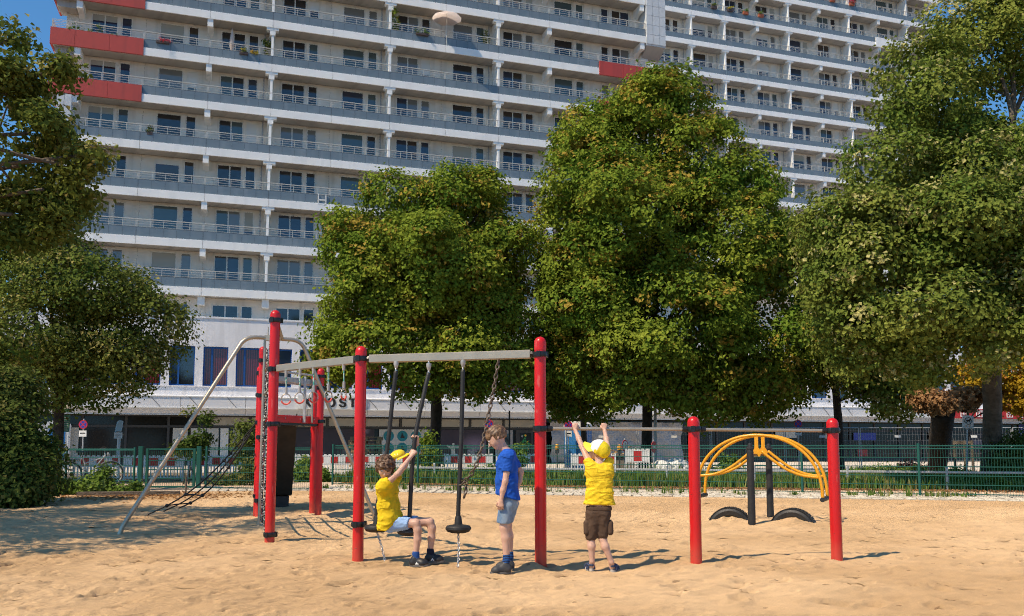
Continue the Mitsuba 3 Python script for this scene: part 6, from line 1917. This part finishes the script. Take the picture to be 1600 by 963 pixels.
def xbar(a, w=0.10, l=0.80):
    c, s = math.cos(a), math.sin(a)
    return [(-l * c - w * -s, -l * s - w * c), (l * c - w * -s, l * s - w * c), (l * c + w * -s, l * s + w * c), (-l * c + w * -s, -l * s + w * c)]


CROSS = [(xbar(PI / 4), 'sign_red'), (xbar(-PI / 4, 0.098, 0.795), 'sign_red')]
sign_disc('traffic_sign', 'round blue no stopping sign with red cross left of the notice post', 130, 664, 40, 0.20, 'sign_red', 'sign_blue', CROSS)
sign_disc('traffic_sign', 'round blue no stopping sign peeping out behind the head of the boy in blue', 764, 663, 42, 0.21, 'sign_red', 'sign_blue', CROSS)
sign_disc('traffic_sign', 'round blue no stopping sign just left of the hands on the bar', 888, 665, 42, 0.20, 'sign_red', 'sign_blue', CROSS)
sign_disc('traffic_sign', 'round blue no stopping sign above the right arch of the rocker', 1247, 663, 41, 0.19, 'sign_red', 'sign_blue', CROSS)
BARW = [([(-.62, -.14), (.62, -.14), (.62, .14), (-.62, .14)], 'sign_white')]
sign_disc('traffic_sign', 'red no entry sign with white bar beside the trunk of the big maple', 1021, 699, 31.0, 0.21, 'sign_red', 'sign_red', BARW, False, turn=55)
sign_disc('traffic_sign', 'white disc with red rim standing on the barrier beside the hanging child', 976, 697, 31.9, 0.22, 'sign_red', 'sign_white', [(xbar(PI / 2, 0.05, 0.5), 'grey_plastic')], False, turn=52)
for text, px, py, Y in (('orange warning lamp at the left end of the striped barriers', 870, 700, 31.8), ('orange warning lamp left of the ringed sign', 967, 701, 31.8)):
    t = thing('warning_lamp', text, 'warning lamp')
    x, y, z = (px - 800) / 1350 * Y, Y, 1.16 + (697.5 - py) / 1350 * Y
    MB().lathe([(0.065, -0.06), (0.075, 0.0), (0.07, 0.09), (0.04, 0.13), (0.0005, 0.135)], (x, y, z), 16).put('lens', 'orange_lamp', t, 40)
    round_post(MB(), x, y, 0.0, z - 0.05, 0.02).box(x - 0.07, x + 0.07, y - 0.04, y + 0.04, z - 0.20, z - 0.058).put('battery_case', 'dark_metal', t, 40)

# notice post with a tilted board
t = thing('notice_post', 'thick white post with tilted pale blue notice board and plate at the left', 'notice board')
x, y = (188 - 800) / 1350 * 30, 30.0
round_post(MB(), x, y, -0.1, 1.55, 0.055).put('post', 'white_plastic', t, 40)
MB().prism([(-0.13, 1.66), (0.10, 1.66), (0.15, 2.02), (0.02, 2.06), (-0.06, 2.0)], -0.06, -0.04, frame([x, y, 0], [1, 0, 0], [0, 1, 0], [0, 0, 1])).put('board', 'tarp_blue', t)
plain('tarp_blue', (0.40, 0.58, 0.68), 0.4)
MB().box(x - 0.14, x + 0.14, y - 0.075, y - 0.06, 1.42, 1.63).put('plate', 'sign_white', t)
for z in (1.57, 1.52, 1.47):
    MB().box(x - 0.11, x + 0.11, y - 0.080, y - 0.076, z - 0.01, z + 0.01).put('plate_print', 'grey_plastic', t)

# stop pole with green and white flag
t = thing('stop_pole', 'leaning grey pole with white and green flag signs at the foot of the left tree', 'pole')
a, b = np.array((-14.589, 28, 0.121)), np.array((-14.515, 28, 3.257))
MB().tube([a - (b - a) * 0.05, b], 0.045, 10).put('pole', 'galvanised', t, 40)
u = (b - a) / np.linalg.norm(b - a)
m = frame(a, [1, 0, -u[0]], [0, 1, 0], u)
MB().prism([(0.05, 2.25), (0.26, 2.25), (0.20, 2.85), (0.10, 2.95), (0.05, 2.9)], -0.02, 0.02, m).put('flag', 'sign_white', t)
MB().box(0.05, 0.27, -0.024, 0.024, 2.14, 2.245).raw(*MB().box(0.04, 0.24, -0.024, 0.024, 1.5, 2.05).get()).put('timetable', 'sign_dark_green', t, to_world=T(m))
plain('sign_dark_green', (0.03, 0.14, 0.08), 0.5)
for k in range(7):
    MB().box(0.06, 0.22, -0.029, -0.0245, 1.55 + k * 0.068, 1.565 + k * 0.068).put('timetable_line', 'grey_plastic', t, to_world=T(m))


def toilet(label, px, Y, body, door, turn=0):
    t = thing('portable_toilet', label, 'portable toilet')
    M = T().translate([(px - 800) / 1350 * Y, Y, 0.05]).rotate([0, 0, 1], turn)
    MB().box(-0.55, 0.55, -0.55, 0.55, 0.0, 2.05).put('cabin', body, t, to_world=M)
    q = [(-0.57, 2.05)] + [(0.57 * -math.cos(x), 2.05 + 0.28 * math.sin(x) ** 0.7) for x in np.linspace(0.15, PI - 0.15, 12)] + [(0.57, 2.05)]
    MB().prism(q[::-1], -0.58, 0.58).put('roof', 'white_plastic', t, to_world=M)
    d = MB().box(-0.36, 0.36, -0.575, -0.551, 0.12, 1.95).put('door', door, t, to_world=M)
    MB().box(0.26, 0.31, -0.60, -0.576, 0.95, 1.12).put('handle', 'dark_metal', d, to_world=M)
    for x in (-0.5, 0.46):
        MB().box(x, x + 0.04, -0.57, -0.552, 0.1, 2.0).put('corner_strip', 'white_plastic', t, to_world=M)
    return t


toilet('white portable toilet with a blue door behind the trunk at the left', 92, 42, 'white_plastic', 'toilet_blue', 25)
toilet('blue portable toilet with a white domed roof behind the hanging child', 903, 43, 'toilet_blue', 'toilet_blue', -20)
curtain = thing('tarpaulin', 'white plastic sheet hanging beside the portable toilet at the left', 'tarpaulin')
cx = np.linspace(-8.35, -6.6, 40)
v = [[x, 0.15 + 0.10 * math.sin(x * 11) + 0.05 * math.sin(x * 29), z] for z in (0.1, 1.2, 2.4) for x in cx]
q = [[j * 40 + i, j * 40 + i + 1, (j + 1) * 40 + i + 1, (j + 1) * 40 + i] for j in range(2) for i in range(39)]
scene[curtain] = MB().raw(v, q).ply('white_plastic', True, to_world=FAC)

# bicycle leaning in the weeds
def bicycle():
    t = thing('bicycle', 'silver city bicycle parked among the weeds below the stop pole', 'bicycle')
    M = T().translate(list((-11.643, 24, 0.322)[:2]) + [0.06]).rotate([0, 0, 1], 38).rotate([1, 0, 0], -6)
    R_ = 0.33
    for x, nm in ((-0.52, 'wheel'), (0.54, 'wheel')):
        a = np.linspace(0, 2 * PI, 29)[:-1]
        w = MB().tube([[x + R_ * math.cos(g), 0, R_ + R_ * math.sin(g)] for g in a], 0.02, 7, closed=True).put(nm, 'black_rubber', t, True, to_world=M)
        MB().tube([[x + (R_ - 0.025) * math.cos(g), 0, R_ + (R_ - 0.025) * math.sin(g)] for g in a], 0.009, 5, closed=True).put('rim', 'galvanised', w, True, to_world=M)
        s = MB().tube([[x, -0.04, R_], [x, 0.04, R_]], 0.02, 8)
        for g in np.linspace(0, 2 * PI, 19)[:-1]:
            s.tube([[x, 0.015, R_], [x + 0.31 * math.cos(g), 0, R_ + 0.31 * math.sin(g)]], 0.0022, 3, caps=False)
        s.put('spokes', 'galvanised', w, to_world=M)
        MB().tube([[x + (R_ + 0.035) * math.cos(g), 0, R_ + (R_ + 0.035) * math.sin(g)] for g in np.linspace(0.3, 2.7, 12)], 0.014, 5).put('mudguard', 'galvanised', t, True, to_world=M)
    A_, B_, C_, D_ = [-0.05, 0, 0.30], [-0.18, 0, 0.80], [0.40, 0, 0.85], [-0.52, 0, R_]
    MB().tube([A_, B_], 0.017, 8).tube([A_, C_], 0.019, 8).tube([[-0.15, 0, 0.62], [0.39, 0, 0.80]], 0.017, 8).tube([A_, D_], 0.011, 6).tube([B_, D_], 0.010, 6).put('frame', 'bike_silver', t, 40, to_world=M)
    MB().tube(curve([[0.38, 0, 0.92], [0.44, 0, 0.70], [0.54, 0, R_]], 10), 0.014, 8).put('fork', 'bike_silver', t, True, to_world=M)
    MB().tube(bent([[0.24, -0.28, 1.04], [0.36, -0.22, 1.06], [0.40, 0, 1.04], [0.36, 0.22, 1.06], [0.24, 0.28, 1.04]], 0.06), 0.012, 8).tube([[0.38, 0, 0.90], [0.40, 0, 1.04]], 0.013, 8).put('handlebar', 'dark_metal', t, 40, to_world=M)
    MB().tube([[-0.18, 0, 0.80], [-0.21, 0, 0.92]], 0.013, 8).prism([(-0.35, 0.92), (-0.05, 0.93), (-0.04, 0.955), (-0.2, 0.97), (-0.36, 0.985)], -0.06, 0.06).put('saddle', 'black_plastic', t, to_world=M)
    MB().lathe([(0.0005, -0.02), (0.045, -0.02), (0.05, 0.0), (0.02, 0.05), (0.0005, 0.05)], (0.47, 0, 0.88), 12, (1, 0, 0)).put('headlamp', 'galvanised', t, 40, to_world=M)
    MB().box(-0.60, -0.56, -0.04, 0.04, 0.68, 0.76).put('rear_reflector', 'sign_red', t, to_world=M)
    MB().box(-0.70, -0.25, -0.07, 0.07, 0.715, 0.735).put('carrier', 'dark_metal', t, to_world=M)
    MB().lathe([(0.0005, -0.01), (0.09, -0.01), (0.09, 0.01), (0.0005, 0.01)], A_, 16, (0, 1, 0)).bar([-0.05, 0.05, 0.30], [0.03, 0.05, 0.15], 0.02, 0.02).bar([-0.05, -0.05, 0.30], [-0.13, -0.05, 0.45], 0.02, 0.02).put('crank', 'dark_metal', t, to_world=M)


plain('bike_silver', (0.62, 0.62, 0.60), 0.35, metallic=0.3)
bicycle()

# pallets: each one a thing
def pallet(label, M):
    t = thing('pallet', label, 'pallet', 'stacked wooden pallets')
    for y in (-0.355, -0.18, 0, 0.18, 0.355):
        w = 0.0725 if abs(y) != 0.18 else 0.05
        MB().box(-0.6, 0.6, y - w + 0.003, y + w - 0.003, 0.122, 0.144).put('deck_board', 'pallet_wood', t, to_world=M)
    for x in (-0.53, 0, 0.53):
        MB().box(x - 0.07, x + 0.07, -0.4, 0.4, 0.1, 0.1215).put('stringer', 'pallet_wood', t, to_world=M)
        for y in (-0.35, 0, 0.35):
            MB().box(x - 0.07, x + 0.07, y - 0.05, y + 0.05, 0.0225, 0.0995).put('block', 'pallet_wood', t, to_world=M)
    for y in (-0.35, 0, 0.35):
        MB().box(-0.6, 0.6, y - 0.05, y + 0.05, 0, 0.022).put('runner', 'pallet_wood', t, to_world=M)


r5 = np.random.default_rng(8)
ordn = ['lowest', 'second', 'third', 'fourth', 'fifth', 'sixth', 'seventh', 'eighth', 'ninth', 'topmost']
for i in range(10):
    pallet('%s pallet of the wooden stack behind the middle red post' % ordn[i], T().translate([-5.72 + r5.uniform(-0.06, 0.06), 34.2 + r5.uniform(-0.05, 0.05), 0.06 + i * 0.1465]).rotate([0, 0, 1], float(4 + r5.uniform(-5, 5))))

# white sacks, skip with scrap wood, lamp post
def sack(label, px, Y, r, seed):
    s = thing('rubble_sack', label, 'sack', 'white rubble sacks by the big maple')
    m = trimesh.creation.icosphere(4, 1.0)
    v = np.array(m.vertices) * r
    v *= (1 + 0.35 * (meshkit.fbm(np.array(m.vertices) * 2.2 + seed, 3, seed) - 0.5) + 0.10 * np.abs(meshkit.noise(np.array(m.vertices) * 6, seed) - 0.5))[:, None]
    v[:, 2] = np.maximum(v[:, 2], -r[2] * 0.55)
    v += [(px - 800) / 1350 * Y, Y, r[2] * 0.55 + 0.06]
    scene[s] = mikit.ply((v, m.faces), 'white_plastic', True)


sack('white rubble sack slumped just right of the big trunk', 1033, 31.9, [0.40, 0.36, 0.36], 2)
sack('larger white rubble sack beside the tall lamp post', 1054, 32.2, [0.55, 0.42, 0.42], 5)
sk = thing('waste_skip', 'brown waste skip with scrap boards left of the big trunk', 'skip')
MB().prism([(3.7, 0.12), (4.5, 0.12), (4.66, 0.85), (3.52, 0.85)], 32.3, 33.5).put('tub', 'skip_brown', sk)
MB().box(3.5, 4.68, 32.23, 32.295, 0.77, 0.87).put('rim', 'skip_brown', sk)
plain('skip_brown', (0.20, 0.17, 0.14), 0.8)
for a, b in (((3.7, 32.6, 0.82), (4.5, 32.8, 1.15)), ((4.1, 32.5, 0.85), (4.7, 32.7, 1.05)), ((3.8, 32.8, 0.85), (4.3, 32.5, 1.2)), ((4.3, 32.9, 0.85), (3.7, 32.7, 1.02))):
    MB().bar(a, b, 0.14, 0.03).put('scrap_board', 'pallet_wood', sk)
lp = thing('lamp_post', 'tall thin grey lamp post right of the big maple trunk', 'lamp post')
MB().tube([(5.764, 35, 0.014), (5.821, 35, 3.677), (5.895, 35, 8.425)], [0.07, 0.055, 0.045], 12).lathe([(0.10, 0.0), (0.10, 0.5), (0.075, 0.6)], ((5.764, 35, 0.014)[0], 35.0, 0.0), 12).put('pole', 'galvanised', lp, 40)
dpole = thing('sign_pole', 'thin dark pole standing behind the boy in blue', 'pole')
MB().tube([(-0.106, 36, -0.019), (-0.107, 36, 2.627)], 0.035, 8).put('pole', 'dark_metal', dpole, 40)


def site_panel(label, x0, x1, Y0, Y1, h=1.95):
    """A tube framed site fence panel with thin wires, on block feet."""
    t = thing('site_fence_panel', label, 'site fence', 'grey site fence panels')
    a, b = np.array([x0, Y0, 0.06]), np.array([x1, Y1, 0.06])
    u = np.array([0, 0, 1.0])
    MB().tube([a + u * 0.12, a + u * h], 0.021, 8).tube([b + u * 0.12, b + u * h], 0.021, 8).tube([a + u * h, b + u * h], 0.019, 8).tube([a + u * 0.18, b + u * 0.18], 0.019, 8).put('frame', 'galvanised', t, 40)
    w = MB()
    n = int(np.linalg.norm(b - a) / 0.12)
    for k in range(1, n):
        p = a + (b - a) * k / n
        w.bar(p + u * 0.18, p + u * h, 0.004, 0.004, up=(1, 0, 0))
    for z in (0.45, 0.75, 1.05, 1.35, 1.65):
        w.bar(a + u * z, b + u * z, 0.005, 0.005)
    tag(w.put('wires', 'galvanised', t), kind='stuff')
    for p in (a, b):
        MB().box(p[0] - 0.12, p[0] + 0.12, p[1] - 0.35, p[1] + 0.35, 0.05, 0.17).put('foot', 'grey_plastic', t)
    MB().box((a + b)[0] / 2 - 0.14, (a + b)[0] / 2 + 0.14, (a + b)[1] / 2 - 0.03, (a + b)[1] / 2 - 0.022, 1.55, 1.66).put('plate', 'sign_white', t)


names = ['left of the hanging child', 'behind the hanging child', 'between the child and the big trunk', 'right of the big trunk behind the white sacks', 'behind the left arch of the rocker', 'behind the right arch of the rocker', 'left of the forked trunk', 'right of the forked trunk', 'left of the pollarded trunk']
for k, nm in enumerate(names):
    site_panel('grey site fence panel ' + nm, 2.6 + k * 3.42, 2.6 + k * 3.42 + 3.34, 41.5 - 0.25 * k, 41.5 - 0.25 * (k + 1))

# dog sign
t = thing('dog_sign', 'square white sign with a crossed out dog, left of the thick right trunk', 'sign')
M = T().translate([(1511 - 800) / 1350 * 25.6, 25.6, 1.16 + (697.5 - 660) / 1350 * 25.6]).rotate([0, 1, 0], 4)
MB().box(-0.165, 0.165, -0.012, 0.0, -0.19, 0.19).put('board', 'sign_white', t, to_world=M)
MB().tube([[0, 0.03, 0.1], [0.02, 0.03, -1.95]], 0.025, 10).put('pole', 'galvanised', t, 40, to_world=M)
a = np.linspace(0, 2 * PI, 33)[:-1]
MB().tube([[0.10 * math.cos(g), -0.014, 0.03 + 0.10 * math.sin(g)] for g in a], 0.009, 5, closed=True).put('ring', 'sign_black', t, True, to_world=M)
dog = [(-.07, -.005), (-.05, .03), (-.02, .035), (.03, .03), (.04, .055), (.055, .065), (.06, .05), (.08, .045), (.08, .03), (.055, .02), (.05, -.01), (.052, -.055), (.038, -.055), (.03, -.015), (-.02, -.012), (-.03, -.055), (-.046, -.055), (-.042, -.01), (-.05, .0), (-.075, .03), (-.085, .025)]
MB().prism(np.array(dog) * 0.95 + [0, 0.03], -0.017, -0.0125).put('dog_symbol', 'sign_black', t, to_world=M)
MB().bar([-0.07, -0.019, -0.04], [0.07, -0.019, 0.10], 0.006, 0.014).put('bar', 'sign_black', t, to_world=M)
for x0, x1, z in ((-0.10, 0.11, -0.115), (-0.12, 0.06, -0.145)):
    MB().box(x0, x1, -0.015, -0.0125, z - 0.006, z + 0.006).put('print', 'grey_plastic', t, to_world=M)
st = thing('tree_stakes', 'three wooden stakes with crossbars round a young tree near the right edge', 'tree stakes')
for px, Y in ((1488, 30), (1504, 30.5), (1516, 29.6)):
    x = (px - 800) / 1350 * Y
    MB().tube([[x, Y, -0.1], [x, Y, 1.35]], 0.045, 8).put('stake', 'bark', st, 40)
MB().bar([(1486 - 800) / 1350 * 30, 30, 1.28], [(1518 - 800) / 1350 * 29.6, 29.6, 1.28], 0.03, 0.09).put('crossbar', 'bark', st)
ba = thing('wooden_beam', 'long dark kerb beam along the foot of the weeds at the left', 'beam')
MB().bar([-10.2, 20.45, 0.03], [-8.0, 21.0, 0.03], 0.10, 0.12, ch=0.012).put('beam', 'bark', ba)

# ---------------------------------------------------------------- life on the balconies (placed on the facade, in metres along it)
def on_f(u, d, z, F=None):
    M = np.array((F or FAC).matrix)
    return M[:3, :3] @ np.array([u, d, z]) + M[:3, 3]


def parasol(label, u, d, z, r, op):
    t = thing('balcony_parasol', label, 'parasol')
    b = on_f(u, d, z)
    MB().tube([b, b + [0, 0, 2.15]], 0.02, 8).put('pole', 'rail_steel', t, 40)
    n = 16
    if op:
        prof = [(r, 1.84), (r * 0.72, 1.99), (r * 0.35, 2.11), (0.01, 2.17)]
    else:
        prof = [(0.10, 0.75), (0.085, 0.95), (0.15, 1.15), (0.12, 1.6), (0.05, 2.1), (0.01, 2.3)]
    v, f = MB().lathe(prof, b, n).get()
    v[:, 2] -= np.repeat([1, 0.5, 0.2, 0] if op else [0] * len(prof), n) * 0.07 * (np.tile(np.arange(n), len(prof)) % 2)
    MB().raw(v, f).put('canopy', 'parasol_cloth', t, 20 if op else True)


scene['parasol_cloth'] = {'type': 'principledthin', 'base_color': rgb(0.85, 0.74, 0.68), 'roughness': 0.8, 'diff_trans': 1.0}
parasol('open pale pink parasol leaning out over a balcony high up', 14.45, -0.25, 26.66 + 0.35, 0.95, True)
parasol('furled white parasol on an upper left balcony', 1.25, 0.42, 23.86 + 0.3, 0.3, False)


def planting(label, name, cat, u, d, z, lobes, cols, n, size, box=None, F=None, potmat='brick_pot'):
    t = thing(name, label, cat)
    b = on_f(u, d, z, F)
    L = [[b[0] + x * math.cos(math.radians(YAW)), b[1] + x * math.sin(math.radians(YAW)), b[2] + h, a, a, c] for x, h, a, c in lobes]
    v, f, col = leaf_cloud(L, n, size, cols, int(abs(u * 31 + z * 7)) + 3, clump=0.06, per=8, hole=0.15, shell=0.2, sub=0)
    scene[t + '__foliage'] = mikit.ply((v, f), 'leaf', False, color=col)
    if box:
        w, h = box
        MB().box(u - w / 2, u + w / 2, d - 0.1, d + 0.1, z - h, z).put('planter', potmat, t, to_world=F or FAC)


plain('brick_pot', (0.36, 0.10, 0.05), 0.8)
plain('dark_pot', (0.07, 0.05, 0.05), 0.7)
PINK = [(0.55, 0.06, 0.10), (0.30, 0.10, 0.05), (0.08, 0.14, 0.04)]
YEL = [(0.60, 0.42, 0.03), (0.20, 0.24, 0.05), (0.5, 0.3, 0.02)]
rl = 1.0
planting('leafy creeper hanging at the top of a balcony column near the middle', 'hanging_plant', 'plant', 11.1, 0.30, 28.5, [(0, 0.35, 0.30, 0.40), (0.15, -0.3, 0.22, 0.5), (-0.05, -1.0, 0.14, 0.6)], MAPLE, 420, 0.10)
planting('dark climbing plant beside the column of an upper left balcony', 'hanging_plant', 'plant', 3.35, 0.45, 25.6, [(0, 0.25, 0.28, 0.35), (-0.1, -0.4, 0.2, 0.6), (0.05, -1.0, 0.15, 0.4)], DARK, 380, 0.10)
planting('dark creeper on a balcony left of a column below the open parasol', 'hanging_plant', 'plant', 17.3, 0.5, 28.2, [(0, 0, 0.3, 0.7), (0.1, -0.8, 0.22, 0.5)], DARK, 380, 0.10)
planting('yellow flowers in a box beside the furled parasol', 'flower_box', 'flower box', 1.95, 0.05, 24.86, [(0, 0.1, 0.2, 0.14), (0.6, 0.05, 0.25, 0.1)], YEL, 260, 0.07, (0.5, 0.16), None, 'dark_pot')
planting('green plants along the railing of the upper red balcony', 'flower_box', 'flower box', -6.3, 0.25, 24.85, [(-1.0, 0.15, 0.35, 0.25), (-0.3, 0.1, 0.3, 0.2), (0.3, 0.25, 0.25, 0.4), (1.2, 0.0, 0.4, 0.12)], BRIGHT, 420, 0.08, (0.6, 0.14), None, 'dark_pot')
planting('reddish and green box plants right of the upper red parapet', 'flower_box', 'flower box', -2.6, 0.05, 24.86, [(0, 0.06, 0.3, 0.12), (0.4, 0.04, 0.2, 0.1)], PINK, 200, 0.07, (0.7, 0.14), None, 'dark_pot')
planting('small potted shrub on the balcony under the lower red parapet', 'flower_box', 'flower box', -3.1, 0.15, 19.35, [(0, 0.15, 0.22, 0.22)], DARK, 160, 0.08, (0.3, 0.2), None, 'dark_pot')
planting('green plants in a window box by the open parasol', 'flower_box', 'flower box', 12.9, 0.0, 27.7, [(-0.3, 0.1, 0.2, 0.14), (0.2, 0.1, 0.2, 0.14)], BRIGHT, 180, 0.07, (0.8, 0.14), None, 'dark_pot')
for text, u, k, cols in (('red geraniums in a basket on the farther block, left of a pair', 21.45 - 5.4, 10, PINK), ('red geraniums in a basket on the farther block, right of a pair', 18.4, 10, PINK), ('orange flower pot on the farther block below the geraniums', 5.9, 9, BRIGHT), ('second orange flower pot on the farther block', 7.6, 9, BRIGHT), ('dark hanging basket on the farther block at the left', 2.4, 9, DARK), ('pale hanging basket on the farther block beside the dark one', 4.2, 9, YEL)):
    planting(text, 'flower_box', 'flower box', u, 0.0, Z2 + 2.95 * k + 1.25, [(0, 0.1, 0.28, 0.16)], cols, 130, 0.10, (0.55, 0.28), FAC2, 'brick_pot' if 'orange' in text or 'red' in text else 'dark_pot')
for text, u, d, z, w, h, m in (('white folding chair hung on a lower balcony front', 6.55, 0.06, 15.46 + 0.75, 0.45, 0.5, 'white_plastic'),):
    t = thing('folding_chair', text, 'chair')
    MB().bar([u, d - 0.05, z - 0.35], [u, d - 0.05, z + 0.3], 0.05, 0.05).bar([u + w, d - 0.05, z - 0.35], [u + w, d - 0.05, z + 0.3], 0.05, 0.05).put('frame', m, t, to_world=FAC)
    MB().box(u + 0.03, u + w - 0.03, d - 0.07, d - 0.04, z - 0.1, z - 0.02).box(u + 0.03, u + w - 0.03, d - 0.07, d - 0.04, z - 0.38, z - 0.33).put('slat', m, t, to_world=FAC)
r6 = np.random.default_rng(33)
spots = [(8.2, 12.66), (12.3, 18.26), (20.2, 21.06), (4.6, 21.06), (23.4, 23.86), (15.7, 15.46), (2.4, 12.66)]
words = ['lowest balcony row', 'fourth balcony row, middle', 'row under the red parapets, right of the middle', 'row under the red parapets, left', 'red parapet row at the right', 'third balcony row, right', 'lowest balcony row, left']
for (u, z), w in zip(spots, words):
    t = thing('balcony_table', 'small table on the %s' % w, 'table')
    MB().box(u - 0.3, u + 0.3, 0.45, 0.95, z + 0.90, z + 0.94).put('table_top', 'pallet_wood', t, to_world=FAC)
    for x in (-0.25, 0.25):
        MB().box(u + x - 0.02, u + x + 0.02, 0.5, 0.54, z + 0.2, z + 0.899).box(u + x - 0.02, u + x + 0.02, 0.86, 0.9, z + 0.2, z + 0.899).put('leg', 'dark_metal', t, to_world=FAC)
